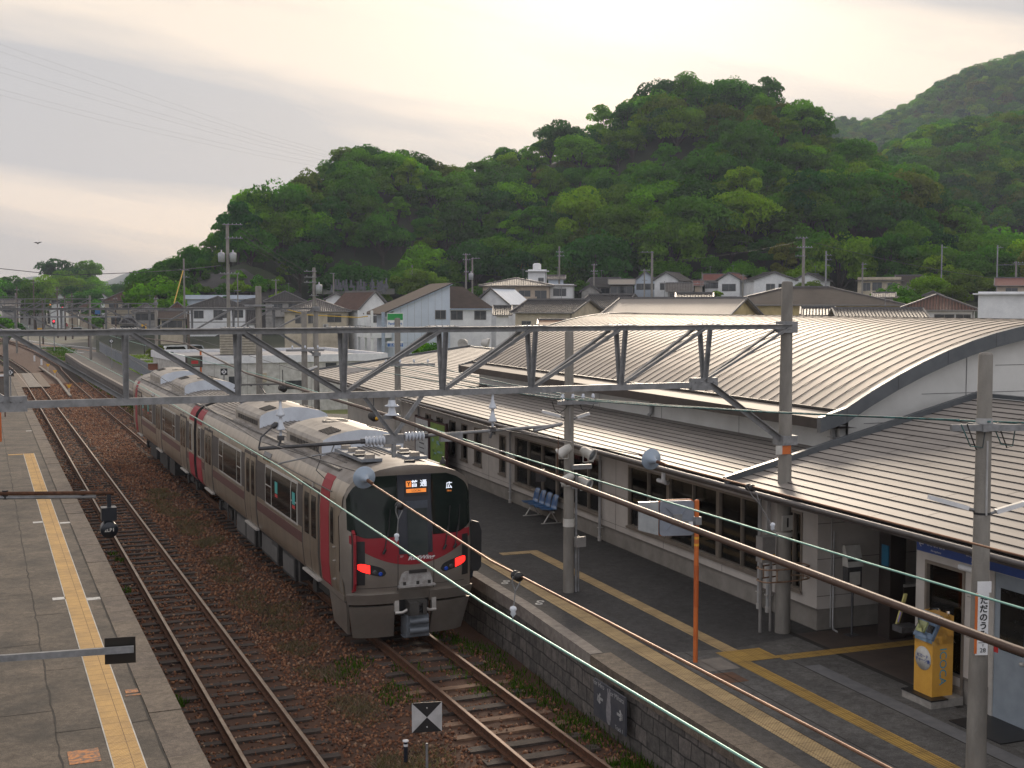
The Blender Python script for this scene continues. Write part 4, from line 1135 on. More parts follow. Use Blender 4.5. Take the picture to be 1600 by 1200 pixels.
# ticket office wall
tv = -.4
wall_v(m, tv, -30, -8.66, ZB, WZ, [(-9.85, -8.9, 1.15, 3.1), (-11.3, -10.45, 1.0, 3.25)])
m.box(tv + .02, tv + .16, -10.45, -8.68, PZ - .2, ZB, 1); m.box(tv + .02, tv + .16, -30, -11.3, PZ - .2, ZB, 1); m.box(tv + .02, 4.2, -8.8, -8.66, PZ - .2, WZ, 0)
m.box(tv - .014, tv + .02, -10.45, -8.66, ZB - .02, ZB + .02, 2); m.box(tv - .014, tv + .02, -30, -11.3, ZB - .02, ZB + .02, 2)
for z in (2.05, 2.7): m.box(tv - .003, tv, -10.4, -9.9, z, z + .01, 2)
m.box(tv - .003, tv, -30, -11.3, 3.3, 3.312, 2)
m.box(.2, 9, -30, 34.5, 3.5, 3.52, 0)
m.box(5.9, 6, -30, 34.5, -.3, 3.5, 3); m.box(8.9, 9.0, -30, 34.6, -.3, 4.6, 0)
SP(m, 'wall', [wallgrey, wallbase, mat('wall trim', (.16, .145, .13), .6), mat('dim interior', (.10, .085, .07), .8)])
# windows
curtain = mat('pale curtain', (.50, .55, .50), .8, c2=(.26, .30, .27), sc_=9, stretch=(1, 1, .05))
brownin = mat('brown reflection panel', (.28, .19, .13), .5, c2=(.18, .12, .085), sc_=3)  # brown panels behind the panes, coloured to stand in for warm reflections
wfr = mat('bronze window frame', (.26, .225, .19), .45, .4, c2=(.20, .175, .15))
def window(u0, u1, z0, z1, mull, v=0.0, blind=0, name='window'):
    w = MB(); f = .05
    w.box(v - .02, v + .06, u0, u0 + f, z0, z1, 0); w.box(v - .02, v + .06, u1 - f, u1, z0, z1, 0)
    w.box(v - .02, v + .06, u0 + f, u1 - f, z1 - f, z1, 0); w.box(v - .035, v + .06, u0 + f, u1 - f, z0, z0 + f, 0)
    w.box(v - .06, v - .02, u0 - .03, u1 + .03, z0 - .05, z0 + .01, 0)
    for (q, wd) in mull: w.box(v - .012, v + .07, q - wd / 2, q + wd / 2, z0 + f, z1 - f, 0)
    o = SP(w, name, wfr)
    q = MB(); q.box(v + .045, v + .052, u0 + f, u1 - f, z0 + f, z1 - f, 0)
    q.build('pane', stglass, o, world=False)
    return o
stglass = bpy.data.materials.new('station window glass'); stglass.use_nodes = True
_t = stglass.node_tree; _t.nodes.remove(_t.nodes['Principled BSDF'])
_g = _t.nodes.new('ShaderNodeBsdfGlossy'); _g.inputs['Roughness'].default_value = .03; _g.inputs['Color'].default_value = (.9, .9, .9, 1)
_r = _t.nodes.new('ShaderNodeBsdfTransparent'); _r.inputs[0].default_value = (.88, .86, .83, 1); _m = _t.nodes.new('ShaderNodeMixShader')
_f = _t.nodes.new('ShaderNodeFresnel'); _f.inputs[0].default_value = 1.6
_t.links.new(_f.outputs[0], _m.inputs[0]); _t.links.new(_r.outputs[0], _m.inputs[1]); _t.links.new(_g.outputs[0], _m.inputs[2]); _t.links.new(_m.outputs[0], _t.nodes['Material Output'].inputs[0])
window(4.8, 11.4, 1.62, 3.13, [(10.26, .04), (9.1, .04), (7.95, .1), (6.9, .04), (5.7, .04)])
window(-3.2, 3.15, 1.62, 3.2, [(2.05, .04), (.98, .14), (-.25, .04), (-1.4, .14), (-2.4, .04)])
window(-4.72, -4.1, 1.62, 3.2, [(-4.4, .03)])
for a, b in small: window(a, b, 1.75, 3.05, [])
window(-9.85, -8.9, 1.15, 3.1, [], v=tv)
# what stands behind the glass
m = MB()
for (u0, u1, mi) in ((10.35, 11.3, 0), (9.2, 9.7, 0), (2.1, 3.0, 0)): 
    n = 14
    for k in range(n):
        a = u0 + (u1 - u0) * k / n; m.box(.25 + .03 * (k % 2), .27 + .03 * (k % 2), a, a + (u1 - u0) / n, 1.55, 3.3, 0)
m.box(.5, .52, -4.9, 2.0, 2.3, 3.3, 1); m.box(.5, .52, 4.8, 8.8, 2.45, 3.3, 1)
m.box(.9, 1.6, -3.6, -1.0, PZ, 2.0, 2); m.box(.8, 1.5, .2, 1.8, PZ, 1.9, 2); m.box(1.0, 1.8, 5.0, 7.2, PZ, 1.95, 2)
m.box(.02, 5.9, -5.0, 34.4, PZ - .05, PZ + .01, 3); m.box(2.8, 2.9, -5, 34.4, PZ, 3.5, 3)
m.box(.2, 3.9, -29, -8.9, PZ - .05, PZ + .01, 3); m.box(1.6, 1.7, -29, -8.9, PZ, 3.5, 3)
SP(m, 'interior_furnishing', [curtain, brownin, mat('office furniture', (.34, .29, .24), .6), mat('dark interior', (.13, .105, .085), .8)])  # interior brown is lightened too, for the warm reflections in the panes
# wooden interior of the entrance: dark columns, green poster wall
m = MB(); m.box(.9, 1.25, -6.3, -5.95, PZ, WZ, 0); m.box(1.2, 4.0, -6.32, -6.2, 1.0, 1.95, 0); m.box(1.2, 4.0, -6.34, -6.19, 1.95, 2.0, 2)
m.box(.9, .93, -7.6, -7.5, PZ, WZ, 2); m.box(3.9, 3.98, -8.6, -6.4, PZ, WZ, 0)
SP(m, 'entrance_woodwork', [mat('dark brown entrance wood', (.035, .026, .022), .6), black, alu])
m = MB(); m.box(2.2, 2.24, -8.3, -6.5, 1.9, 3.3, 0); m.box(2.17, 2.2, -8.0, -6.9, 1.85, 2.7, 1)
SP(m, 'entrance_glass_screen', [mat('green poster glass', (.05, .11, .07), .3, c2=(.025, .05, .045), sc_=1.5), mat('dull notice', (.12, .14, .12), .5, c2=(.06, .08, .06), sc_=5)])
m = MB(); m.box(.88, .9, -6.25, -6.05, 2.35, 2.75, 0); SP(m, 'blue_notice', mat('small blue notice', (.02, .16, .28), .5))
# --- office door
m = MB(); m.box(tv - .01, tv + .05, -11.3, -10.45, PZ + .01, 3.25, 0)
m.box(tv - .03, tv - .01, -11.3, -11.22, PZ, 3.25, 1); m.box(tv - .03, tv - .01, -10.53, -10.45, PZ, 3.25, 1)
d = SP(m, 'door', [mat('grey blue door', (.26, .30, .34), .5, c2=(.21, .245, .28)), alu])
m = MB(); m.box(tv - .018, tv - .011, -11.15, -10.65, 2.05, 3.0, 0); m.build('door_window', glass, d, world=False)
m = MB(); m.lathe([(.03, 0), (.03, .05), (0, .06)], (tv - .01, -11.14, 1.95), (-1, 0, 0), 10); m.box(tv - .014, tv - .0101, -10.62, -10.52, 1.98, 2.08, 1); m.build('handle', [alu, redp], d, world=False)
# --- lapped roofs: rows parallel to the eave, each a few millimetres above the next
def lap_roof(name, v0, z0, v1, z1, u0, u1, row=.262, joint=3.6, eave_t=.0):
    m = MB(); n = int(round((v1 - v0) / row)); dz = (z1 - z0) / n; dv = (v1 - v0) / n
    for k in range(n):
        va, vb = v0 + dv * k, v0 + dv * (k + 1); za, zb = z0 + dz * k, z0 + dz * (k + 1)
        m.add([(va, u0, za + .018), (vb + .01, u0, zb + .0), (vb + .01, u1, zb + .0), (va, u1, za + .018)], [(0, 1, 2, 3)][:1], 0)
        m.add([(va, u0, za - .001), (va, u1, za - .001), (va, u1, za + .018), (va, u0, za + .018)], [(0, 1, 2, 3)], 1)
        u = u0 + (k * 1.37) % joint
        while u < u1:
            if u > u0 + .05:
                m.add([(va, u - .007, za + .021), (vb, u - .007, zb + .003), (vb, u + .007, zb + .003), (va, u + .007, za + .021)], [(0, 1, 2, 3)], 1)
            u += joint
    # soffit
    m.add([(v0, u0, z0 - .05), (v0, u1, z0 - .05), (v1, u1, z1 - .05), (v1, u0, z1 - .05)], [(0, 1, 2, 3)], 2)
    m.add([(v0, u0, z0 - .05), (v1, u0, z1 - .05), (v1, u0, z1), (v0, u0, z0 + .01)], [(0, 1, 2, 3)], 2)
    m.add([(v0, u1, z0 - .05), (v1, u1, z1 - .05), (v1, u1, z1), (v0, u1, z0 + .01)], [(3, 2, 1, 0)], 2)
    return SP(m, name, [roofm, seam, fascia])
lap_roof('lean_roof', -1.2, 3.76, 1.95, 4.17, -3.85, 19.6)
lap_roof('wing_roof', -1.2, 3.76, 7.9, 4.97, 19.6, 39.3)
lap_roof('entrance_roof', -1.2, 3.76, 5.0, 5.30, -30, -3.93)
m = MB()
m.add([(5.0, -30, 5.30), (5, -3.93, 5.30), (11, -3.93, 3.8), (11, -30, 3.8)], [(3, 2, 1, 0)], 0)
m.add([(7.9, 19.6, 4.97), (7.9, 39.3, 4.97), (12, 39.3, 4.3), (12, 19.6, 4.3)], [(0, 1, 2, 3)], 0)
SP(m, 'rear_roof', roofm)
# eave: gutter, fascia, verges
m = MB()
m.box(-1.19, -1.12, -30, 39.3, 3.585, 3.73, 0); m.box(-1.1, -.02, -30, 34.6, 3.62, 3.66, 0)
m.tube([(-1.25, -30, 3.69), (-1.25, 39.3, 3.69)], .045, 8, 1, smooth=True)
SP(m, 'eave_fascia', [fascia, mat('grey gutter', (.16, .15, .15), .45, .3)])
m = MB()
m.bar((-1.28, -3.88, 3.80), (5.02, -3.88, 5.36), .12, .14, 0); m.bar((5.0, -4.0, 5.36), (5.0, -30, 5.36), .16, .08, 0)
m.bar((-1.25, 39.32, 3.78), (7.95, 39.32, 5.02), .06, .14, 0); m.bar((7.9, 19.6, 5.0), (7.9, 39.3, 5.0), .16, .06, 0)
m.bar((-1.25, 19.6, 3.80), (2, 19.6, 4.2), .03, .03, 0)
SP(m, 'verge_flashing', verge)
# --- vault
VC, VZ, V0, VK = 8.3, 6.95, 1.7, .0436
def vz(v): return VZ - VK * (v - VC) ** 2
VE = 2 * VC - V0
U0, U1 = -3.45, 20.6
m = MB(); nV = 22
m.grid(lambda a, b: (V0 + (VE - V0) * a, U0 + (U1 - U0) * b, vz(V0 + (VE - V0) * a)), nV, 1, 0, True)
k = 0; u = U0 + .25
while u < U1:
    pts = [(V0 + (VC + 3 - V0) * i / 12, u, vz(V0 + (VC + 3 - V0) * i / 12) + .012) for i in range(13)]
    for a, b in zip(pts, pts[1:]): m.bar(a, b, .018, .014, 1)
    u += .43
m.bar((V0, U0, vz(V0) + .02), (V0, U1, vz(V0) + .02), .05, .05, 1)
SP(m, 'vault_roof', [vaultm, seam])
m = MB()
m.add([(V0, U0 - .12, 5.03), (V0, U1 + .1, 5.03), (1.16, U1 + .1, 4.93), (1.16, U0 - .12, 4.93)], [(0, 1, 2, 3)], 0)
m.add([(1.16, U0 - .12, 4.93), (1.16, U1 + .1, 4.93), (1.2, U1 + .1, 4.70), (1.2, U0 - .12, 4.70)], [(0, 1, 2, 3)], 1)
m.add([(1.2, U0 - .12, 4.70), (1.2, U1 + .1, 4.70), (2.1, U1 + .1, 4.70), (2.1, U0 - .12, 4.70)], [(0, 1, 2, 3)], 1)
m.add([(1.16, U1 + .1, 4.93), (1.2, U1 + .1, 4.70), (2.1, U1 + .1, 4.70), (2.1, U1 + .1, 5.0), (V0, U1 + .1, 5.03)], [(0, 1, 2, 3, 4)], 1)
SP(m, 'vault_eave', [mat('pale eave gutter', (.27, .24, .21), .65, .1, c2=(.21, .185, .165), sc_=3, spec=.3), fascia])
for (ua, ub) in ((U0 - .14, U0 + .0), (U1, U1 + .12)):
    m = MB()    # curved verge band on each gable
    for i in range(nV):
        v1_ = 1.16 + (VE + .5 - 1.16) * i / nV; v2_ = 1.16 + (VE + .5 - 1.16) * (i + 1) / nV
        za, zb = vz(max(v1_, V0 - .1)) + .03, vz(max(v2_, V0 - .1)) + .03
        if v1_ < V0: za = 4.95
        lo = .32
        m.add([(v1_, ua, za - lo), (v2_, ua, zb - lo), (v2_, ua, zb), (v1_, ua, za), (v1_, ub, za - lo), (v2_, ub, zb - lo), (v2_, ub, zb), (v1_, ub, za)],
              [(0, 1, 2, 3), (4, 7, 6, 5), (3, 2, 6, 7), (0, 4, 5, 1)] + ([(0, 3, 7, 4)] if i == 0 else []), 0)
        if i % 2: m.box(v1_ - .005, v1_ + .005, ua - .002, ua + .01, za - lo + .01, za - .01, 1)
    if True: SP(m, 'vault_verge', [verge, seam]) if i == nV - 1 else None
m = MB()    # upper walls
m.box(1.95, 2.1, U0 + .3, U1 - .1, 3.6, 4.72, 0)
for u in (-3.0, 1.0, 5.1, 9.2, 13.3): m.box(1.946, 1.95, u - .008, u + .008, 3.9, 4.7, 1)
n = 24; pts = [(2.1 + (VE - 2.3) * i / n, vz(2.1 + (VE - 2.3) * i / n) - .04) for i in range(n + 1)]
for uu in (U0 + .22, U1 - .1):
    m.add([(v, uu, 3.5) for v, z in pts] + [(v, uu, z) for v, z in pts][::-1], [tuple(range(2 * n + 2))], 0)
for v in (5.2, 8.3, 11.4): m.box(v - .01, v + .01, U0 + .212, U0 + .22, 4.0, vz(v) - .2, 1)
for z in (4.75, 5.35, 5.95): m.box(2.5 if z < 5.3 else 4.0 if z < 5.9 else 6, 14, U0 + .213, U0 + .22, z - .007, z + .007, 1)
m.box(14.5, 14.6, U0 + .3, U1, 0, 4.7, 0)
SP(m, 'upper_wall', [wallwhite, mat('panel joint', (.2, .2, .2), .7)])
# drain pipes
pipem = mat('pale drain pipe', (.42, .42, .42), .45)
for (u, v) in ((4.72, -.09), (-3.28, -.09), (-3.62, -.09), (11.6, -.09), (22.0, -.09)):
    m = MB(); m.tube([(v, u, PZ + .02), (v, u, 3.45), (-.5, u, 3.55)], .04, 8, 0); m.tube([(v, u, PZ), (v, u, PZ + .12)], .055, 8, 1)
    for z in (1.3, 2.6): m.box(v - .05, 0, u - .06, u + .06, z, z + .02, 1)
    SP(m, 'drain_pipe', [pipem, alu])
for u in (11.0, -.6, -10.7):
    m = MB(); m.tube([(-1.0, u - .1, 3.6), (-1.0, u - .1, 3.36), (-.95, u - .1, 3.30), (-.85, u - .02, 3.28), (-.85, u + .45, 3.28)], .05, 10, 0); SP(m, 'gutter_outlet', [white])
for u in (-3.0, 5.6):
    m = MB(); m.tube([(1.88, u, 4.7), (1.88, u, 4.28), (1.8, u, 4.2)], .06, 10, 0); m.box(1.8, 1.95, u - .1, u + .1, 4.45, 4.47, 0); SP(m, 'gutter_outlet', [pipem])
m = MB(); m.tube([(.35, -5.27, 2.9), (.35, -5.27, 1.05), (.33, -5.32, .97), (.3, -5.5, .97)], .018, 6, 0); m.tube([(.3, -5.26, 3.6), (.3, -5.26, 1)], .012, 6, 0); SP(m, 'conduit', [pipem])
# station name board above the ticket office window
m = MB(); m.box(tv - .06, tv - .005, -11.2, -8.73, 3.23, 3.56, 0); m.box(tv - .064, tv - .06, -11.19, -8.74, 3.24, 3.455, 1)
nb = thing('name_board', BW(tv, -10.0, 3.27), 'long blue and white station name board over the ticket office window', 'sign', rz=-DL)
q = MB(); q.v = [(x - tv, y + 10.0, z - 3.27) for x, y, z in m.v]; q.f = m.f; q.m = m.m; q.sm = m.sm
q.build('board', [dirtywhite, bluep], nb, world=False)
def nbt(b, s, u, z, mt): return text(b, s, mt, nb, facing((-.068, u + 10.0, z - 3.27), (0, -1, 0)), 'lettering', .001)
nbt('ただのうみ  Tadanoumi', .085, -9.75, 3.505, black)
nbt('←', .16, -8.86, 3.36, white); nbt('あきながはま', .075, -9.22, 3.38, white); nbt('Aki-nagahama', .045, -9.22, 3.29, white)
nbt('あきさいざき', .075, -10.15, 3.38, white); nbt('Aki-saizaki', .045, -10.15, 3.29, white)
# ------------------------------------------------------------------ platform furniture
def U(u): return u
# blue bench of four seats
bseat = mat('blue plastic seat', (.04, .13, .30), .3, c2=(.03, .1, .24), coat=.3)
bw = at_z(843, 822, PZ); b = thing('bench', (15.15, 33.4, PZ), 'row of four blue plastic bucket seats against the station wall', 'bench', rz=-DL)
for k in range(4):
    y = .72 - k * .48; m = MB()
    def sf(a, q, y=y):
        w = .21 * (1 - .15 * max(0, q - .5)); x = (a * 2 - 1) * w
        if q < .5: t = q / .5; return (-.28 + .40 * t, y + x, .42 - .02 * math.sin(t * 3.1) + .03 * (a * 2 - 1) ** 2)
        t = (q - .5) / .5; return (.12 + .09 * t + .02 * t * t - .03 * (a * 2 - 1) ** 2, y + x * (1 - .25 * t * t), .42 + .40 * math.sin(t * 1.5))
    m.grid(sf, 8, 12, 0); m.grid(lambda a, q: tuple(Vector(sf(1 - a, q)) + Vector((.012, 0, -.02))), 8, 12, 0)
    m.build('seat', bseat, b, world=False)
m = MB(); m.tube([(0, -1.0, .36), (0, 1.0, .36)], .025, 8)
m.build('rail', alu, b, world=False)
for y in (-.75, .72):
    m = MB(); m.tube([(0, y, .36), (-.22, y, .02)], .02, 8); m.tube([(0, y, .36), (.2, y, .02)], .02, 8); m.box(-.3, .3, y - .03, y + .03, 0, .02)
    m.build('leg', alu, b, world=False)
# two poster boards on the wall beyond the train
for (u0, u1, kind) in ((19.15, 20.95, 0), (17.05, 18.95, 1)):
    o = thing('poster_board', BW(-.5, (u0 + u1) / 2, PZ), ('white station history board with kanji heading beyond the train', 'green illustrated map board beyond the train')[kind], 'notice board', rz=-DL)
    h = (u1 - u0) / 2; m = MB(); m.box(-.04, .04, -h, h, .35, 2.05, 0)
    for s in (-1, 1): m.box(-.045, .05, s * h - .04, s * h + .04, 0, 2.08, 1)
    m.build('frame', [mat('maroon board frame', (.06, .02, .025), .5), mat('maroon board frame', (.06, .02, .025), .5)], o, world=False)
    m = MB(); m.box(-.048, -.041, -h + .08, h - .08, .42, 1.98, 0)
    if kind: 
        for k in range(26):
            a = rnd.uniform(-h + .15, h - .3); z = rnd.uniform(.5, 1.7); m.box(-.05, -.048 - .0001 * k, a, a + rnd.uniform(.05, .3), z, z + rnd.uniform(.03, .14), 1 + k % 2)
    m.build('panel', ([mat('board white', (.55, .58, .6), .4)] if not kind else [mat('map green', (.22, .34, .05), .5, c2=(.10, .22, .04), sc_=3), mat('map pale blue', (.2, .38, .48), .5), mat('map dark green', (.06, .16, .03), .5)]), o, world=False)
    if not kind:
        text('忠海駅', .34, black, o, facing((-.052, 0, 1.62), (0, -1, 0)))
        for k in range(4): text('Tadanoumi Station', .09, mat('grey print', (.12, .12, .13), .6), o, facing((-.052, 0, 1.25 - k * .18), (0, -1, 0)))
# convex mirror on the orange post
mp_ = thing('mirror_post', (11.56, 18.84, PZ), 'orange post carrying a square traffic mirror on the platform', 'mirror post')
m = MB(); m.tube([(0, 0, 0), (0, 0, 2.9)], .042, 12, 0); m.lathe([(.042, 2.9), (.03, 2.92), (0, 2.925)], seg=12, mi=0)
m.tube([(.002, 0, 1.0), (.002, 0, 1.75)], .0445, 12, 1); m.tube([(0, 0, 2.1), (0, 0, 2.14)], .045, 12, 2); m.tube([(0, 0, 2.22), (0, 0, 2.26)], .045, 12, 2)
m.build('post', [orangep, mat('deep orange sleeve', (.5, .11, .02), .55), yellowp], mp_, world=False)
mirm = mat('mirror back', (.26, .29, .34), .5, .3, c2=(.2, .22, .26))
ax = Vector((math.cos(-.25), math.sin(-.25), 0)); ay = Vector((-ax.y, ax.x, 0))
def rr(cx, cz, hx, hz, r, y):
    o_ = []
    for (sx_, sz_, a0) in ((1, 1, 0), (-1, 1, 90), (-1, -1, 180), (1, -1, 270)):
        for k in range(5):
            a = rad(a0 + k * 22.5); o_.append(ax * (cx + sx_ * (hx - r) + math.cos(a) * r) + ay * y + Vector((0, 0, cz + sz_ * (hz - r) + math.sin(a) * r)))
    return o_
m = MB(); cxm, czm = -.36, 2.6
m.prism(rr(cxm, czm, .31, .31, .06, 0), ay * .07, 0)
m.prism(rr(cxm, czm, .325, .325, .07, .07), ay * .02, 1)
for (a, b_) in ((-.2, -.2), (.2, -.2), (-.2, .2), (.2, .2)): m.bar(ax * (cxm + a * .2) + ay * -.006 + Vector((0, 0, czm + b_ * .2)), ax * (cxm + a) + ay * -.006 + Vector((0, 0, czm + b_)), .03, .012, 0)
m.obox(ax * cxm + ay * -.03 + Vector((0, 0, czm)), ax, ay, Vector((0, 0, 1)), .08, .03, .08, 2)
m.bar(ax * cxm + ay * -.03 + Vector((0, 0, czm - .06)), (0, 0, 2.55), .05, .03, 2); m.box(-.06, .06, -.07, .05, 2.48, 2.62, 2); m.box(-.2, -.12, -.075, -.055, 2.4, 2.55, 3)
m.build('mirror_back', [mirm, orangep, steel, white], mp_, world=False)
m = MB()   # side hood to the left, seen pale
m.prism([ax * (-.69) + ay * .02 + Vector((0, 0, 2.3)), ax * (-.99) + ay * .25 + Vector((0, 0, 2.36)), ax * (-.99) + ay * .25 + Vector((0, 0, 2.86)), ax * (-.69) + ay * .02 + Vector((0, 0, 2.9))], ay * .05, 0)
m.build('mirror_face', [mat('mirror pale face', (.45, .48, .5), .25, .3)], mp_, world=False)
# IC card charger cabinet
cc = thing('card_machine', BW(-.74, -9.55, PZ), 'orange card charging machine wrapped in clear plastic beside the entrance', 'ticket machine', rz=-DL)
m = MB(); m.box(-.32, .3, -.36, .36, 0, .14, 0); m.box(-.33, -.0, -.37, .37, .12, .142, 1)
m.build('base', [mat('bleached timber base', (.33, .31, .28), .8, c2=(.2, .185, .17), sc_=6), black], cc, world=False)
icy = mat('orange yellow cabinet', (.66, .36, .06), .4, c2=(.58, .30, .05))
m = MB(); m.box(-.20, .20, -.22, .22, .14, 1.02, 0)
m.prism([(-.20, -.22, 1.02), (.20, -.22, 1.02), (.20, -.22, 1.42), (.02, -.22, 1.42)], (0, .44, 0), 0)
m.box(-.215, -.2, -.2, .2, 1.0, 1.06, 1)
c_ = m.build('cabinet', [icy, mat('pale blue trim', (.25, .38, .5), .4)], cc, world=False)
m = MB(); n_ = Vector((-.4, 0, .22)).normalized(); dn = Vector((.22, 0, .4)).normalized()
m.obox(Vector((-.11, 0, 1.23)), dn, Vector((0, 1, 0)), n_, .21, .22, .03, 0)
m.obox(Vector((-.15, .08, 1.20)), dn, Vector((0, 1, 0)), n_, .09, .10, .037, 1); m.obox(Vector((-.15, -.12, 1.2)), dn, Vector((0, 1, 0)), n_, .06, .06, .037, 2); m.obox(Vector((-.06, .0, 1.38)), dn, Vector((0, 1, 0)), n_, .06, .2, .034, 3)
m.build('control_panel', [mat('machine blue grey', (.15, .22, .32), .35), mat('screen yellow green', (.4, .42, .15), .3), black, dirtywhite], cc, world=False)
m = MB(); m.lathe([(0, .0), (.19, .0), (.19, .006), (0, .008)], (-.204, 0, .72), (-1, 0, 0), 24, 0); m.build('oval_label', [dirtywhite], cc, world=False)
text('ICカード\nチャージ機', .07, bluep, cc, facing((-.215, 0, .72), (0, -1, 0)), 'lettering', .001)
text('ICOCA', .19, mat('sky blue print', (.05, .35, .5), .4), cc, facing((0, -.222, .62), (0, 0, -1), (1, 0, 0)), 'lettering', .001)
m = MB()
def wrap(a, q):
    t = a * 2 * math.pi; r = .27 + .03 * math.sin(5 * t + 9 * q) + .02 * math.sin(11 * t - 5 * q) - .05 * q
    sq_ = max(abs(math.cos(t)), abs(math.sin(t)))
    return (math.cos(t) * r * .86 / sq_ ** .9, math.sin(t) * r * .9 / sq_ ** .9, .98 + .48 * q)
m.grid(wrap, 40, 12, 0)
pl = bpy.data.materials.new('clear plastic wrap'); pl.use_nodes = True
_t = pl.node_tree; _t.nodes.remove(_t.nodes['Principled BSDF']); _g = _t.nodes.new('ShaderNodeBsdfGlossy'); _g.inputs['Roughness'].default_value = .15
_r = _t.nodes.new('ShaderNodeBsdfTransparent'); _r.inputs[0].default_value = (.93, .95, .97, 1); _m = _t.nodes.new('ShaderNodeMixShader'); _f = _t.nodes.new('ShaderNodeFresnel'); _f.inputs[0].default_value = 1.35
_t.links.new(_f.outputs[0], _m.inputs[0]); _t.links.new(_r.outputs[0], _m.inputs[1]); _t.links.new(_g.outputs[0], _m.inputs[2]); _t.links.new(_m.outputs[0], _t.nodes['Material Output'].inputs[0])
m.build('plastic_wrap', pl, cc, world=False)
# notice stand by the entrance corner
ns_ = thing('notice_stand', BW(.45, -5.75, PZ), 'slim stand with a sloping notice box in front of the entrance side wall', 'stand', rz=-DL)
m = MB(); m.tube([(0, 0, .02), (0, 0, 1.0)], .025, 8, 0); m.box(-.12, .12, -.1, .1, 0, .02, 0); m.build('post', dsteel, ns_, world=False)
m = MB(); m.box(-.16, .16, -.07, .1, .95, 1.5, 0); m.prism([(-.17, -.10, 1.35), (-.17, .1, 1.35), (-.17, .1, 1.75), (-.17, .02, 1.75)], (.34, 0, 0), 1); m.box(-.12, .12, -.074, -.07, 1.0, 1.25, 2)
m.build('notice_box', [dsteel, dirtywhite, dirtywhite], ns_, world=False)
# leaflet rack leaning at the ticket window corner
lr = thing('leaflet_board', BW(-.6, -8.55, 1.95), 'tilted yellow and white leaflet board at the ticket office corner', 'sign', rz=-DL)
m = MB(); m.obox((0, 0, .25), Vector((1, 0, 0)), Vector((0, .94, .34)).normalized(), Vector((0, -.34, .94)).normalized(), .03, .015, .3, 0); m.obox((-.035, 0, .12), Vector((1, 0, 0)), Vector((0, .94, .34)).normalized(), Vector((0, -.34, .94)).normalized(), .003, .012, .1, 1); m.box(-.1, .25, -.15, .1, -.12, -.02, 2)
m.build('board', [mat('pale yellow board', (.6, .55, .2), .5), mat('lilac print', (.3, .25, .55), .5), dsteel], lr, world=False)
# sign on the platform wall with a rabbit picture
ps = thing('platform_wall_sign', (9.86, 18.85, 0), 'faded dark direction sign with white lettering and a rabbit on the platform wall', 'sign', rz=rad(-1.5))
m = MB(); m.box(-.02, .015, -.62, .62, .04, .70, 0); m.build('board', mat('faded navy board', (.045, .05, .065), .6, c2=(.07, .07, .08), sc_=5), ps, world=False)
fadedw = mat('faded white print', (.42, .42, .42), .7, c2=(.28, .28, .28), sc_=9)
def pst(b_, s, y, z, al='CENTER', sx=1.0): return text(b_, s, fadedw, ps, facing((-.024, y, z), (0, -1, 0)), 'lettering', .001, al, sx=sx)
pst('for Hiro', .13, .40, .64); pst('for Mihara', .13, -.30, .62); pst('Track 1', .10, -.40, .09); 
text('←', .26, fadedw, ps, facing((-.024, .34, .40), (0, -1, 0)), 'lettering', .001, bold=.012); text('→', .26, fadedw, ps, facing((-.024, -.42, .34), (0, -1, 0)), 'lettering', .001, bold=.012)
m = MB(); rab = [(0, 0), (.05, .02), (.07, .12), (.08, .25), (.07, .36), (.05, .42), (.06, .48), (.05, .54), (.045, .64), (.02, .65), (.01, .56), (-.01, .56), (-.03, .64), (-.055, .62), (-.04, .53), (-.05, .46), (-.07, .36), (-.085, .2), (-.06, .05)]
m.prism([(-.026, -.0 - a * 1.15, .04 + z) for a, z in rab], (.004, 0, 0), 0); m.build('rabbit_picture', mat('faded rabbit grey', (.28, .27, .28), .7, c2=(.16, .155, .17), sc_=12), ps, world=False)

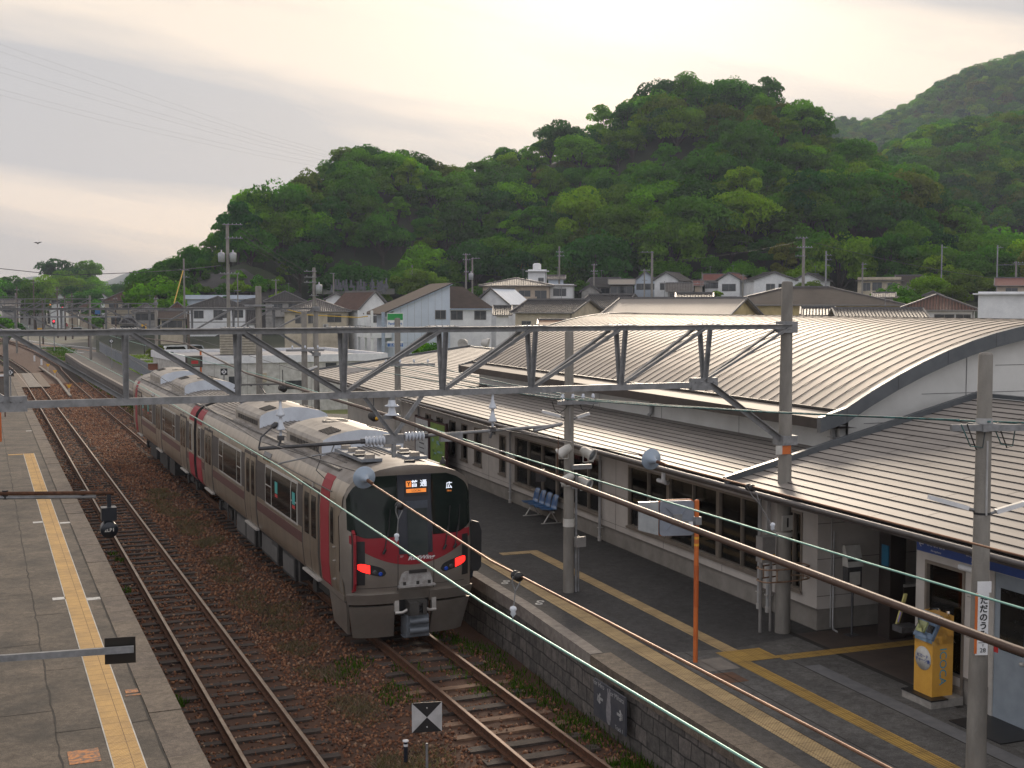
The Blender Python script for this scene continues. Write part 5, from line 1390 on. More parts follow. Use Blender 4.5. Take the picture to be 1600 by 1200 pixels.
# ------------------------------------------------------------------ poles, gantries and wires
def pole_geo(m, x, y, z0, z1, r0, r1, mi=0): m.lathe([(r0, z0), (r1, z1 - .03), (r1 * .8, z1), (0, z1 + .005)], (x, y, 0), seg=18, mi=mi)
def gantry(Y, xs, top, bot, name_label, pitch=1.72, xl=-1.4, xr=14.2, z_pole=7.75, dy=.18, mid=3, group=None, big=True, left_col=True):
    t = thing('overhead_gantry', (xl, Y, -.3), name_label, 'gantry', group=group)
    m = WB(); x0, x1 = xs[0], xs[-1]
    for s in (-1, 1): m.angle((xl, Y + s * dy, top), (xr, Y + s * dy, top), .09, .012, 0)
    if big:
        for i, x in enumerate(xs):
            m.box(x - .22, x + .22, Y - dy - .06, Y + dy + .06, top + .046, top + .056, 0)
            for k in (-.15, -.05, .08, .17):
                for s in (-1, 1): m.lathe([(.012, .056), (.012, .07), (0, .072)], (x + k, Y + s * dy, top), seg=6)
    m.build('top_chord', steel, t)
    m = WB(); m.bar((x0, Y, bot), (x1, Y, bot), .09, .11, 0)
    for x in (x0, x1): m.box(x - .28, x + .28, Y - .055, Y + .055, bot - .1, bot + .13, 0)
    if big:
        for x in (x0, x1):
            for k in range(4): m.lathe([(.014, 0), (.014, .018), (0, .02)], (x - .2 + k * .13, Y - .055, bot + .05), (0, -1, 0), 6)
    m.build('bottom_chord', steel, t)
    for x in xs:
        m = WB()
        for s in (-1, 1): m.angle((x + .0, Y + s * dy, top - .04), (x, Y + s * .03, bot + .05), .07, .01, 0, up=(1, 0, 0))
        m.build('vertical_strut', steel, t)
    for i in range(len(xs) - 1):
        m = WB(); a, b_ = xs[i], xs[i + 1]
        for s in (-1, 1):
            if i >= mid: m.angle((a + .06, Y + s * .03, bot + .06), (b_ - .1, Y + s * dy, top - .03), .07, .01, 0)
            else: m.angle((a + .1, Y + s * dy, top - .03), (b_ - .06, Y + s * .03, bot + .06), .07, .01, 0)
        m.build('diagonal_strut', steel, t)
    for (xc, xe, sgn) in ((xl, x0, -1), (xr, x1, 1)):
        if xc == xl and not left_col: continue
        m = WB(); pole_geo(m, xc, Y, -.3, z_pole, .16, .105); m.build('column', pole_m, t)
        m = WB(); m.angle((xe + sgn * .1, Y - .05, bot), (xc - sgn * .1, Y - .05, bot - 1.12), .10, .012, 0)
        for s in (-1, 1): m.angle((xe - sgn * .02, Y + s * .03, bot + .07), (xc - sgn * .1, Y + s * dy, top - .04), .06, .01, 0)
        m.box(xc - .15, xc + .15, Y - .15, Y + .15, top - .12, top + .1, 0); m.box(xc - .17, xc + .17, Y - .17, Y + .17, bot - 1.2, bot - 1.02, 0)
        m.build('bracket', steel, t)
    return t
GY = 19.95
g1 = gantry(GY, [.33, 2.03, 3.74, 5.46, 7.19, 8.84, 10.6, 12.36], 6.89, 5.82, 'near steel lattice gantry spanning both tracks in front of the station')
def ins_stack(m, c, axis, n, r, pitch, core=.03, mi=0, mi2=1):
    c = Vector(c); a = Vector(axis).normalized()
    for k in range(n):
        m.lathe([(core, 0), (r * .85, .006), (r, .016), (r * .9, .03), (core * 1.4, .045), (core, pitch)], c + a * (k * pitch), a, 18, mi)
# column furniture on the near gantry (number plate, hoop, cabinet)
m = WB(); 
hoop = []
for k in range(25):
    a = k / 24 * 2 * math.pi; c_, s_ = math.cos(a), math.sin(a)
    X_ = .42 * max(-1, min(1, c_ * 1.3)) + (.12 * c_); hoop.append((14.2 + X_, GY + .24 * s_, 0))
for z in (2.0, 2.24): m.tube([(x, y, z) for x, y, _ in hoop], .016, 6, 0, cap=False)
for dx in (-.3, .3): 
    for s in (-1, 1): m.tube([(14.2 + dx, GY + s * .225, 2.0), (14.2 + dx, GY + s * .225, 2.24)], .014, 6, 0)
m.build('guard_hoop', mat('rusty cream hoop', (.30, .21, .14), .6, c2=(.14, .07, .04), sc_=9), g1)
m = WB(); m.box(14.03, 14.27, GY - .19, GY - .165, 2.98, 3.27, 0); m.tube([(14.2, GY, 2.84), (14.2, GY, 2.93)], .165, 20, 0, cap=False); m.build('number_plate', [dirtywhite, orangep], g1)
m = WB(); m.box(14.04, 14.24, GY - .135, GY - .12, 4.45, 4.62, 1); m.box(13.9, 14.04, GY - .14, GY - .12, 4.45, 4.62, 0)
m.build('orange_tag', [dirtywhite, orangep], g1)
text('1', .24, black, g1, facing(Vector((14.15, GY - .195, 3.125)) - g1.location, (1, 0, 0)), 'lettering', .001, bold=.008)
m = WB(); m.box(13.7, 14.0, GY - .02, GY + .2, 2.35, 2.85, 0); m.box(13.69, 13.99, GY - .03, GY - .02, 2.42, 2.5, 1); m.tube([(13.75, GY + .1, 2.35), (13.75, GY + .1, .97)], .035, 8, 0); m.tube([(13.98, GY + .1, 2.35), (13.98, GY + .1, .97)], .025, 8, 0)
m.build('cable_cabinet', [mat('grey cabinet', (.22, .21, .20), .5), yellowp], g1)
# hanging V bracket with the two long tubes
m = WB(); c = Vector((6.33, GY, 4.98))
for x in (5.82, 6.85): m.angle((x, GY, 5.78), c + Vector((.0, 0, .12)), .06, .01, 0)
m.tube([(6.33, GY, 5.12), (6.33, GY, 4.75)], .04, 10, 0); m.box(6.15, 6.5, GY - .04, GY + .04, 4.98, 5.14, 0)
m.build('drop_bracket', steel, g1)
m = WB(); ins_stack(m, (6.3, GY, 5.45), (0, 0, 1), 2, .13, .15, .05); m.lathe([(.06, 5.72), (.06, 5.78)], (6.3, GY, 0), seg=12, mi=1); m.box(6.15, 6.45, GY - .03, GY + .03, 5.40, 5.46, 1)
m.build('post_insulator', [porc, steel], g1)
m = WB(); ins_stack(m, (6.17, GY, 5.045), (-1, 0, .0), 6, .085, .06, .03); m.lathe([(.045, 0), (.045, .07)], (5.83, GY, 5.045), (-1, 0, 0), 10, 1)
ins_stack(m, (6.52, GY, 5.09), (1, 0, 0), 6, .085, .06, .03); m.lathe([(.045, 0), (.045, .07)], (6.86, GY, 5.09), (1, 0, 0), 10, 1)
m.build('rod_insulator', [porc, dsteel], g1)
m = WB(); m.tube([(5.8, GY, 5.04), (4.06, GY, 5.0)], .032, 10, 0); m.tube([(4.06, GY, 5.0), (4.1, GY, 5.18), (4.35, GY, 5.40)], .014, 6, 0); m.lathe([(.03, 0), (.045, .03), (.045, .09), (.015, .12)], (4.28, GY, 5.33), (.25, 0, .22), 8, 0)
m.tube([(5.3, GY, 5.0), (5.25, GY, 4.88), (4.95, GY, 4.84), (4.37, GY, 4.74)], .014, 8, 1); m.tube([(5.0, GY, 5.02), (5.08, GY, 4.8), (5.0, GY, 4.6), (5.15, GY, 4.45)], .008, 6, 0)
m.build('registration_arm', [dsteel, steel], g1)
m = WB(); m.tube([(6.93, GY, 5.095), (9.3, GY, 5.17)], .028, 10, 0); m.tube([(7.35, GY, 5.1), (7.5, GY, 4.95), (7.85, GY, 4.9), (8.35, GY, 4.74)], .014, 8, 0); m.box(7.15, 7.55, GY - .05, GY + .05, 4.98, 5.12, 0); m.tube([(8.9, GY, 5.1), (9.45, GY, 5.2)], .034, 8, 0)
m.build('registration_arm', [steel], g1)
for x in (4.42, 8.12):
    m = WB()
    m.lathe([(.03, 5.76), (.03, 5.68), (.05, 5.62), (.085, 5.55), (.10, 5.52), (.03, 5.50), (.04, 5.44), (.07, 5.36), (.10, 5.31), (.10, 5.29), (.03, 5.28), (.03, 5.2)], (x, GY, 0), seg=14, mi=0); m.v = [(x + (q[0] - x) * .75, GY + (q[1] - GY) * .75, q[2]) for q in m.v]; m.box(x - .05, x + .05, GY - .04, GY + .04, 5.12, 5.2, 1); m.tube([(x, GY, 5.12), (x - .05, GY, 5.0)], .02, 6, 1)
    m.build('suspension_insulator', [porc, dsteel], g1)
gantry(59, [-.5 + 1.9 * i for i in range(8)], 7.10, 6.02, 'second lattice gantry farther down the line with a pale concrete column', xr=14.85, xl=-2.2, z_pole=7.3, mid=4)
gantry(103, [-6 + 2.1 * i for i in range(9)], 7.36, 6.32, 'third lattice gantry beyond the train and before the level crossing', xr=12.9, xl=-8, z_pole=7.6, mid=4, big=False)
gantry(150, [-8 + 2.1 * i for i in range(9)], 7.9, 6.8, 'fourth lattice gantry at the far end of the platforms', xr=11.5, xl=-10, z_pole=8.3, mid=4, big=False)
gantry(205, [-14 + 2.1 * i for i in range(9)], 8.4, 7.2, 'farthest lattice gantry beyond the level crossing', xr=5, xl=-16.5, z_pole=9, mid=4, big=False)

def wire(name, pts, r, mt, label, cat='wire', group=None, sag=0.0, seg=6):
    P_ = [Vector(p) for p in pts]; out_ = []
    for a, b_ in zip(P_, P_[1:]):
        n = max(2, int((b_ - a).length / 3)); n = min(n, 14)
        for k in range(n):
            t = k / n; p = a.lerp(b_, t); p.z -= sag * 4 * t * (1 - t) * (b_ - a).length; out_.append(p)
    out_.append(P_[-1]); m = MB(); m.tube(out_, r, seg, 0)
    return tag(m.build(name, mt), label, cat, group)
wire('contact_wire', [(3.95, -3, 4.72), (3.97, 10, 4.72), (4.35, GY, 4.72), (4.6, 40, 4.74), (4.5, 59, 4.8), (4.2, 103, 4.9), (4.2, 150, 5.2)], .0095, copper, 'verdigris green contact wire over the left track')
wire('contact_wire', [(8.1, -3, 4.72), (8.15, 10, 4.72), (8.35, GY, 4.74), (8.6, 40, 4.95), (8.3, 59, 5.0), (8.5, 103, 5.1), (8.6, 150, 5.3)], .011, copper, 'verdigris green contact wire passing in front of the station wall')
wire('messenger_wire', [(3.95, -3, 5.05), (4.05, 10, 5.08), (4.2, 14.1, 5.2)], .010, bronze, 'near rusty messenger wire over the left track up to the disc insulator')
wire('messenger_wire', [(4.2, 14.75, 5.27), (4.08, GY, 5.12), (4.6, 40, 5.4), (4.5, 59, 5.9), (4.2, 103, 6.2)], .008, dsteel, 'thin dark messenger wire over the left track beyond the disc insulator')
wire('messenger_wire', [(7.75, -3, 5.2), (7.8, 6, 5.24), (7.8, 13.5, 5.33)], .010, bronze, 'near rusty messenger wire crossing the station eave')
wire('messenger_wire', [(7.8, 14.15, 5.37), (8.1, GY, 5.18), (8.4, 40, 5.5), (8.4, 59, 5.95), (8.5, 103, 6.2)], .008, dsteel, 'thin dark messenger wire above the train')
wire('feeder_cable', [(5.7, -4, 5.2), (6.0, 5.95, 5.13), (6.33, GY, 5.43), (7.4, 38, 5.22), (8.7, 59, 5.5)], .030, mat('brown feeder tube', (.115, .075, .058), .5, .4, c2=(.07, .045, .036), sc_=8), 'thick brown feeder cable slanting across in front of the station', 'cable', seg=10)
wire('feeder_cable', [(8.7, 59, 5.5), (8.6, 80, 5.3), (9, 103, 6.0)], .03, mat('brown feeder tube', (1, 1, 1)), 'far span of the brown feeder cable beyond the train', 'cable')
for i, (c, lab) in enumerate((((4.2, 14.42, 5.235), 'white disc insulator on the wire above the train cab'), ((7.8, 13.82, 5.35), 'white disc insulator on the wire in front of the station eave'))):
    m = MB(); c = Vector(c); a = Vector((0, -1, -.08)).normalized()
    m.lathe([(.018, -.14), (.03, -.1), (.05, -.05), (.13, -.02), (.14, 0), (.125, .012), (.06, .02), (.05, .07), (.03, .1), (.022, .16)], c, a, 24, 0)
    m.tube([c + a * .15, c + a * .34], .022, 8, 1); m.tube([c - a * .13, c - a * .3], .016, 8, 1)
    tag(m.build('disc_insulator', [mat('blue grey porcelain', (.30, .37, .45), .15, c2=(.24, .30, .38), coat=.5), rust]), lab, 'insulator')
for (top_, bot_, lab) in (((4.12, 12.8, 5.14), (4.08, 12.8, 4.72), 'wire dropper with white insulator hanging in front of the train'), ((4.02, 9.35, 5.08), (3.98, 9.35, 4.72), 'wire dropper with a black clamp and white insulator above the platform edge'), ((7.8, 11.6, 5.29), (8.17, 11.6, 4.73), 'wire dropper with white insulator in front of the station windows')):
    m = MB(); t_ = Vector(top_); b_ = Vector(bot_); mid_ = t_.lerp(b_, .35)
    d = t_.lerp(b_, .0)
    m.tube([t_ + Vector((-.035, 0, 0)), t_.lerp(b_, .15) + Vector((-.035, 0, 0)), mid_], .006, 6, 0); m.tube([t_ + Vector((.035, 0, 0)), t_.lerp(b_, .15) + Vector((.035, 0, 0)), mid_], .006, 6, 0)
    m.tube([mid_, b_], .005, 6, 0); q_ = t_.lerp(b_, .82)
    m.lathe([(.0, .05), (.025, .04), (.032, .02), (.02, .0), (.025, -.02), (.0, -.05)], q_, (0, 0, 1), 10, 1)
    for k in (-.04, .03): m.lathe([(0, -.012), (.04, -.01), (.04, .01), (0, .012)], t_ + Vector((0, k, 0)), (0, 1, 0), 14, 2)
    tag(m.build('dropper', [steel, porc, black]), lab, 'dropper')
m = MB(); c = at_Y(584, 651, 26.0)
for o_ in (0,):
    m.lathe([(.0, -.14), (.07, -.13), (.10, -.08), (.10, .05), (.08, .1), (0, .12)], c, (.3, -1, -.3), 14, 0); m.lathe([(.04, .105), (.04, .13), (0, .135)], c, (.3, -1, -.3), 12, 1); m.tube([c + Vector((0, 0, .08)), (c.x, c.y, 5.3)], .012, 6, 2)
tag(m.build('hanging_signal', [black, yellowp, dsteel]), 'small round black and yellow signal hanging from the feeder cable', 'signal')
m = MB(); c = at_Y(442, 607, 33.0); m.lathe([(.0, -.12), (.09, -.1), (.09, .08), (0, .1)], c, (.3, -1, -.2), 14, 0); m.tube([c, c + Vector((0, 0, .5))], .012, 6, 0)
tag(m.build('hanging_signal', [black]), 'small round black signal hanging above the second air conditioner', 'signal')

def util_pole(x, y, z0, z1, r0, r1, label, arms=(), lamps=(), extra=None, group=None, cat='utility pole', name='utility_pole', mt=None):
    t = thing(name, (x, y, z0), label, cat, group=group)
    m = WB(); pole_geo(m, x, y, z0, z1, r0, r1); m.build('pole', mt or pole_m, t)
    for (z, l0, l1, az, nins) in arms:
        m = WB(); d = Vector((math.cos(az), math.sin(az), 0)); p = Vector((x, y, z))
        m.bar(p + d * l0 + Vector((0, -r0, 0)), p + d * l1 + Vector((0, -r0, 0)), .075, .085, 0); m.box(x - r0 * 1.1, x + r0 * 1.1, y - r0 * 1.1, y + r0 * 1.1, z - .05, z + .05, 0)
        if nins:
            for k in range(nins):
                q_ = p + d * (l0 + (l1 - l0) * (k + .5) / nins) + Vector((0, -r0, .045))
                m.lathe([(.012, 0), (.012, .03), (.04, .05), (.045, .08), (.03, .1), (.035, .13), (0, .15)], q_, seg=10, mi=1)
        m.build('crossarm', [steel, porc], t)
    for (z, ang, ln) in lamps:
        m = WB(); d = Vector((math.cos(ang), math.sin(ang), .0)); p = Vector((x, y, z)); s = Vector((-d.y, d.x, 0))
        m.tube([p + d * .08, p + d * .2 + Vector((0, 0, .03))], .02, 8, 0)
        a_ = p + d * .18 + Vector((0, 0, .03)); b_ = a_ + d * ln + Vector((0, 0, ln * .28)); ax_ = (b_ - a_).normalized(); up_ = ax_.cross(s) * -1
        m.obox((a_ + b_) / 2, s, ax_, s.cross(ax_), .05, ln / 2, .028, 1); m.obox((a_ + b_) / 2 - s.cross(ax_) * .02, s, ax_, s.cross(ax_), .04, ln / 2 - .03, .012, 2)
        m.tube([p + d * .05 + Vector((0, 0, -.08)), p + d * .12 + Vector((0, 0, .0))], .012, 6, 3)
        m.build('lamp_arm', [steel, white, dirtywhite, black], t)
    return t
# near right pole
rp_ = util_pole(12.33, 12.84, PZ, 6.67, .135, .092, 'nearest concrete pole at the right with a vertical station name strip', arms=[(5.68, -.55, .65, -.35, 0)], lamps=[(4.55, rad(157), .55), (4.5, rad(-20), .42)])
def rpp(z): return .135 - .043 * (z - PZ) / 5.7
m = WB(); m.tube([(12.33, 12.84, 4.5), (12.33, 12.84, 4.53)], rpp(4.5) + .004, 16, 1, cap=False); m.bar((12.30, 12.73, 4.5), (12.30, 12.742, 5.5), .02, .02, 0); m.tube([(12.33, 12.84, 5.72), (12.33, 12.84, 5.80)], .108, 16, 0, cap=False)
m.build('fittings', [pipem, black], rp_)
vx = Vector((math.cos(-.35), math.sin(-.35), 0)); pc = Vector((12.24, 12.70, 0))
m = WB()
for (w, off, z0, z1, mi) in ((.17, -.00, 2.62, 3.72 - .25, 0), (.035, -.085, 2.64, 3.46, 1), (.19, .02, 3.47, 3.62, 0)):
    m.obox(pc + vx * off + Vector((0, -.004 * (mi + 1), (z0 + z1) / 2)), vx, Vector((-vx.y, vx.x, 0)), Vector((0, 0, 1)), w / 2, .004, (z1 - z0) / 2, mi)
m.obox(pc + vx * .01 + Vector((0, -.013, 2.79)), vx, Vector((-vx.y, vx.x, 0)), Vector((0, 0, 1)), .06, .002, .003, 2)
sg = m.build('name_strip', [white, orangep, black], rp_)
for k, ch in enumerate('ただのうみ'): text(ch, .115, black, rp_, facing(pc + vx * .012 + Vector((0, -.014, 3.36 - k * .115)) - Vector(rp_.location), vx), 'lettering', .001, bold=.003)
text('Y', .05, black, rp_, facing(pc + vx * .012 + Vector((0, -.014, 2.75)) - Vector(rp_.location), vx), 'lettering', .001); text('28', .085, black, rp_, facing(pc + vx * .012 + Vector((0, -.014, 2.685)) - Vector(rp_.location), vx), 'lettering', .001)
# middle platform pole with loudspeakers
mp2 = util_pole(11.84, 24.64, PZ, 6.73, .125, .095, 'slim concrete pole on the platform carrying four white loudspeakers', arms=[(5.17, -.32, .62, -.1, 4)], lamps=[(4.83, rad(160), .42), (4.8, rad(-5), .3)])
for (dx, dz, s, fl) in ((.38, 4.04, .125, 1), (.30, 3.28 + .12, .11, 1), (-.22, 4.12, .11, -1), (-.16, 3.5, .10, -1)):
    m = WB(); c = Vector((11.84 + dx, 24.45, dz)); a = Vector((.55 * fl, -1 if fl > 0 else .3, -.42)).normalized()
    m.lathe([(0, -.2), (s * .6, -.19), (s * .85, -.1), (s * .9, .06), (s * 1.2, .1), (s * 1.2, .13), (s * 1.0, .13), (s * .95, .10), (0, .09)], c, a, 20, 0)
    m.lathe([(0, .1), (s * .9, .1), (s * .9, .105), (0, .108)], c, a, 18, 1)
    for q_ in (-1, 1): m.tube([c + Vector((q_ * s, 0, 0)), c + Vector((q_ * s, 0, -s * 1.5))], .012, 6, 0)
    m.tube([c + Vector((-s, 0, -s * 1.5)), c + Vector((s, 0, -s * 1.5))], .012, 6, 0)
    m.build('loudspeaker', [dirtywhite, mat('speaker grille', (.22, .24, .26), .6)], mp2)
m = WB(); m.bar((11.84, 24.5, 3.75), (12.3, 24.46, 3.75), .08, .1, 0); m.bar((11.84, 24.5, 3.3), (12.2, 24.46, 3.28), .05, .05, 0)
m.tube([(12.0, 24.6, PZ), (12.0, 24.6, 3.6)], .03, 8, 0); m.tube([(12.07, 24.62, PZ), (12.07, 24.62, 2.2)], .022, 8, 0); m.box(11.92, 12.16, 24.42, 24.52, 1.98, 2.2, 1)
m.tube([(11.84, 24.64, 2.42), (11.84, 24.64, 2.6)], .128, 16, 2, cap=False); m.bar((11.81, 24.535, 4.6), (11.81, 24.54, 5.05), .03, .02, 1)
m.build('fittings', [steel, mat('junction box', (.25, .24, .23), .5), dirtywhite], mp2)
# dark indicator panel in front of the windows, hung from the wire
m = MB(); c = at_Y(845, 743, 22.0); m.box(c.x - .1, c.x + .1, c.y - .02, c.y + .02, c.z - .12, c.z + .12, 0); m.box(c.x + .1, c.x + .45, c.y - .01, c.y + .01, c.z - .02, c.z, 1); m.tube([(c.x + .35, c.y, c.z), (c.x + .38, c.y, c.z + .75)], .01, 6, 1)
tag(m.build('signal_plate', [black, rust]), 'black plate with a rusty arm hanging in front of the station windows', 'plate')
util_pole(13.45, 41.9, PZ, 6.83, .125, .10, 'concrete pole rising through the lapped roof beside the gantry', arms=[(5.19, -.7, 1.3, -.1, 4)], lamps=[(3.3, rad(160), .45)])
util_pole(11.75, 48.6, PZ, 7.02, .13, .11, 'plain dark concrete pole behind the second train roof unit', arms=[(5.5, -.75, .75, -.1, 3)], lamps=[(4.7, rad(20), .4)])
util_pole(12.05, 58.8, PZ, 8.16, .16, .14, 'tall plain concrete pole just beyond the second gantry', arms=[(7.25, -.7, .7, .1, 0)])

# ================================================================== terrain behind the town
def px_of(x, y):
    a = math.atan2(x, y) - YAW; a = max(-1.3, min(1.3, a)); return 800 + F_PX * math.tan(a)
RT = [(190, 475), (215, 462), (243, 425), (300, 382), (400, 332), (480, 295), (560, 262), (625, 245), (700, 250), (760, 254), (860, 220), (930, 196), (1000, 158), (1060, 142), (1130, 132), (1200, 143), (1250, 163), (1290, 190), (1340, 222), (1400, 262), (1450, 296), (1500, 335), (1560, 375), (1650, 420), (1800, 470)]
DT = [(190, 270), (245, 290), (450, 330), (700, 380), (1130, 410), (1400, 370), (1600, 340), (1800, 330)]
BT = [(190, 240), (245, 245), (450, 262), (700, 270), (1130, 268), (1600, 262), (1800, 262)]
def terr(x, y):
    r = math.hypot(x, y); p = px_of(x, y)
    amp = max(0, min(1, (p - 420) / 400))
    base = max(0, min(1, (r - 195) / 60)) * (3 + 5.0 * amp) * (1 if p > 200 else max(0, 1 - (200 - p) / 60)) - .35
    if p < 185 or p > 1830: return base
    D = interp(p, DT); B = interp(p, BT); zr = CAM_H + (475 - interp(p, RT)) * D / F_PX - 11
    zr = max(zr, base)
    t = (r - B) / (D - B)
    if t <= 0: return base
    n = mnoise.noise((x * .017, y * .017, 1.7)) * 13 + mnoise.noise((x * .05, y * .05, 4)) * 4.0
    if t < 1:
        s = math.sin(math.pi / 2 * t) ** .92
        if 960 < p < 1480: s = s * .86 + .14 * math.sin(math.pi / 2 * min(1, t * 2.2))
        z = base + (zr - base) * s + n * 4 * t * (1 - t) * min(1, zr / 30)
    else:
        u = (r - D) / 130; z = zr * max(0, 1 - u * u) + base * min(1, u)
    if 258 < p < 470:
        zt = CAM_H + (475 - interp(p, [(258, 470), (300, 440), (330, 427), (380, 414), (420, 424), (470, 455)])) * 262 / F_PX
        if r >= 262 and t < .6: z = max(z, zt)
    return z
def polar(px, r):
    a = YAW + math.atan((px - 800) / F_PX); return (math.sin(a) * r, math.cos(a) * r)
def hfn(a, b):
    p = 150 + 1780 * a; r = 180 + 380 * b; x, y = polar(p, r); return (x, y, terr(x, y))
structure(MB().grid(hfn, 150, 60), 'hill', hillm)
def rfn(a, b):
    p = 256 + 216 * a; zt = CAM_H + (475 - interp(p, [(256, 474), (300, 446), (330, 434), (380, 420), (420, 430), (472, 458)])) * 262 / F_PX
    r = 232 + 31 * b + (1 - b) * 4 * math.sin(p * .03); x, y = polar(p, r)
    return (x, y, -.3 + (zt + .3) * (b ** .85) + 2.2 * mnoise.noise((x * .12, y * .12, b * 3)) + .8 * mnoise.noise((x * .5, y * .5, b * 5)))
structure(MB().grid(rfn, 60, 24), 'rock_slope', rockm)
# second wooded hill, far mountain and blue hills across the water
def ridge_mesh(name, tbl, D, depth, front, m_, nu=60, nv=16, bump=6, sub=6):
    def zf_(p, r):
        zr = CAM_H + (475 - interp(p, tbl)) * D / F_PX - sub
        t = (r - (D - front)) / front
        s = math.sin(math.pi / 2 * max(0, min(1, t))) if t < 1 else max(0, 1 - ((r - D) / depth) ** 2)
        x, y = polar(p, r)
        return max(-.5, zr * s + bump * mnoise.noise((x * .02, y * .02, 9)) * min(1, abs(t) * 2) * (1 if t < 1 else .3) * (4 * t * (1 - t) if 0 < t < 1 else .3))
    p0, p1 = tbl[0][0], tbl[-1][0]
    def fn(a, b):
        p = p0 + (p1 - p0) * a; r = D - front + (front + depth) * b; x, y = polar(p, r); return (x, y, zf_(p, r) - .4)
    structure(MB().grid(fn, nu, nv), name, m_)
    return zf_
h2_t = [(1280, 470), (1340, 330), (1390, 225), (1440, 198), (1500, 189), (1560, 186), (1640, 190), (1760, 240), (1900, 330)]
h3_t = [(1150, 330), (1230, 200), (1290, 163), (1340, 166), (1400, 150), (1460, 122), (1520, 98), (1600, 82), (1700, 70), (1900, 120)]
h2 = ridge_mesh('second_hill', h2_t, 560, 150, 190, hillm, sub=17)
h3 = ridge_mesh('far_mountain', h3_t, 1050, 300, 420, farhillm, bump=8, sub=34)
ridge_mesh('distant_blue_hill', [(-300, 470), (-100, 440), (20, 446), (40, 436), (60, 434), (75, 443), (140, 444), (170, 441), (200, 428), (240, 420), (300, 410), (400, 430), (600, 470)], 2500, 300, 500, farhillm, nv=8, bump=0, sub=0)
ridge_mesh('distant_low_hill', [(200, 462), (208, 440), (225, 433), (245, 434), (262, 450), (270, 470)], 520, 120, 60, hillm, nu=20, nv=8, bump=3, sub=4)

# ---- trees
def crown_arrays(seed, R, H, lobes, per, leaf_, flat=.8, sparse=1.0):
    r_ = np.random.default_rng(seed); V = []; T = []
    cs_ = []
    for i in range(lobes):
        a = r_.uniform(0, 2 * np.pi); q = R * .72 * math.sqrt(r_.random()); hz = H * (.25 + .62 * r_.random() * (1 - .45 * (q / R) ** 2))
        cs_.append((math.cos(a) * q, math.sin(a) * q, hz, R * r_.uniform(.20, .42), r_.uniform(.25, .75)))
    cs_.append((0, 0, H * .8, R * .45, .5))
    for (x, y, z, rr_, tn) in cs_:
        n = per; d = r_.normal(size=(n, 3)); d /= np.linalg.norm(d, axis=1)[:, None]; d[:, 2] = np.abs(d[:, 2]) * .95 - .30 * r_.random(n)
        d /= np.linalg.norm(d, axis=1)[:, None]
        # finer bunches on the lobe surface
        bn = r_.normal(size=(14, 3)); bn /= np.linalg.norm(bn, axis=1)[:, None]
        bump_ = np.max(d @ bn.T, axis=1)
        rad_l = rr_ * (.72 + .34 * np.clip((bump_ - .7) / .3, 0, 1)) * r_.uniform(.9, 1.05, n)
        c = np.array([x, y, z]) + d * rad_l[:, None] * np.array([1, 1, flat])
        nrm_ = d + r_.normal(size=(n, 3)) * .55; nrm_ /= np.linalg.norm(nrm_, axis=1)[:, None]
        t1 = np.cross(nrm_, r_.normal(size=(n, 3))); t1 /= np.linalg.norm(t1, axis=1)[:, None]; t2 = np.cross(nrm_, t1)
        s = leaf_ * r_.uniform(.6, 1.3, n)[:, None]
        V.append(np.stack([c - t1 * s - t2 * s * .6, c + t1 * s - t2 * s * .5, c + t1 * s * .7 + t2 * s * .7, c - t1 * s * .6 + t2 * s * .6], 1).reshape(-1, 3))
        T.append(np.clip(tn + r_.normal(0, .13, n), 0, 1))
    V = np.concatenate(V); T = np.concatenate(T); F = np.arange(len(V)).reshape(-1, 4)
    return V, F, T, cs_
def tree_mesh(name, seed, R, H, lobes, per, leaf_, mt=None, trunk_h=3.0):
    V, F, T, cs_ = crown_arrays(seed, R, H, lobes, per, leaf_)
    V[:, 2] += trunk_h - H * .1
    m = MB(); m.tube([(0, 0, -1.2), (.1, .05, trunk_h * .6), (.05, 0, trunk_h + H * .45)], [R * .075, R * .055, R * .02], 7)
    for c in cs_[:6]: m.tube([(.08, 0, trunk_h * .75), (c[0] * .5, c[1] * .5, trunk_h + c[2] * .5), (c[0] * .9, c[1] * .9, trunk_h + c[2] * .9)], [R * .03, R * .02, R * .008], 5)
    tv = np.array(m.v); tf = np.array([f for f in m.f if len(f) == 4])
    V2 = np.concatenate([V, tv]); F2 = np.concatenate([F, tf + len(V)]); T2 = np.concatenate([T, np.full(len(tf), .5)])
    mi = np.concatenate([np.zeros(len(F), int), np.ones(len(tf), int)])
    return pick_mesh(name, V2, F2, [mt or leaf, bark], mi, T2)
protos = [tree_mesh('broadleaf_tree', 11 + i, R, H, lb, per, lf) for i, (R, H, lb, per, lf) in enumerate([(5.0, 7.0, 21, 240, .19), (4.4, 6.2, 18, 250, .18), (5.6, 6.6, 24, 230, .2), (3.6, 8.6, 18, 240, .17), (4.8, 5.4, 19, 240, .19), (4.6, 9.0, 22, 230, .19)])]
sparse_p = tree_mesh('sparse_tree', 77, 3.4, 5.5, 10, 34, .15, trunk_h=4)
pts = []
gs = 6.0
for i in range(-60, 110):
    for j in range(0, 90):
        x = i * gs + rnd.uniform(-2.6, 2.6); y = j * gs + rnd.uniform(-2.6, 2.6); r = math.hypot(x, y)
        if r < 225 or r > 430: continue
        p = px_of(x, y)
        if p < 205 or p > 1720: continue
        D = interp(p, DT); B = interp(p, BT)
        if r < B - 2 or r > D + 12: continue
        if 256 < p < 474 and r < 263: continue
        if p < 240 and r < 262: continue
        z = terr(x, y)
        if z < 1.0: continue
        pts.append((r, x, y, z, p))
pts.sort()
FG = 'broadleaf trees covering the wooded hill'
first_objs = []
n_ind = 285
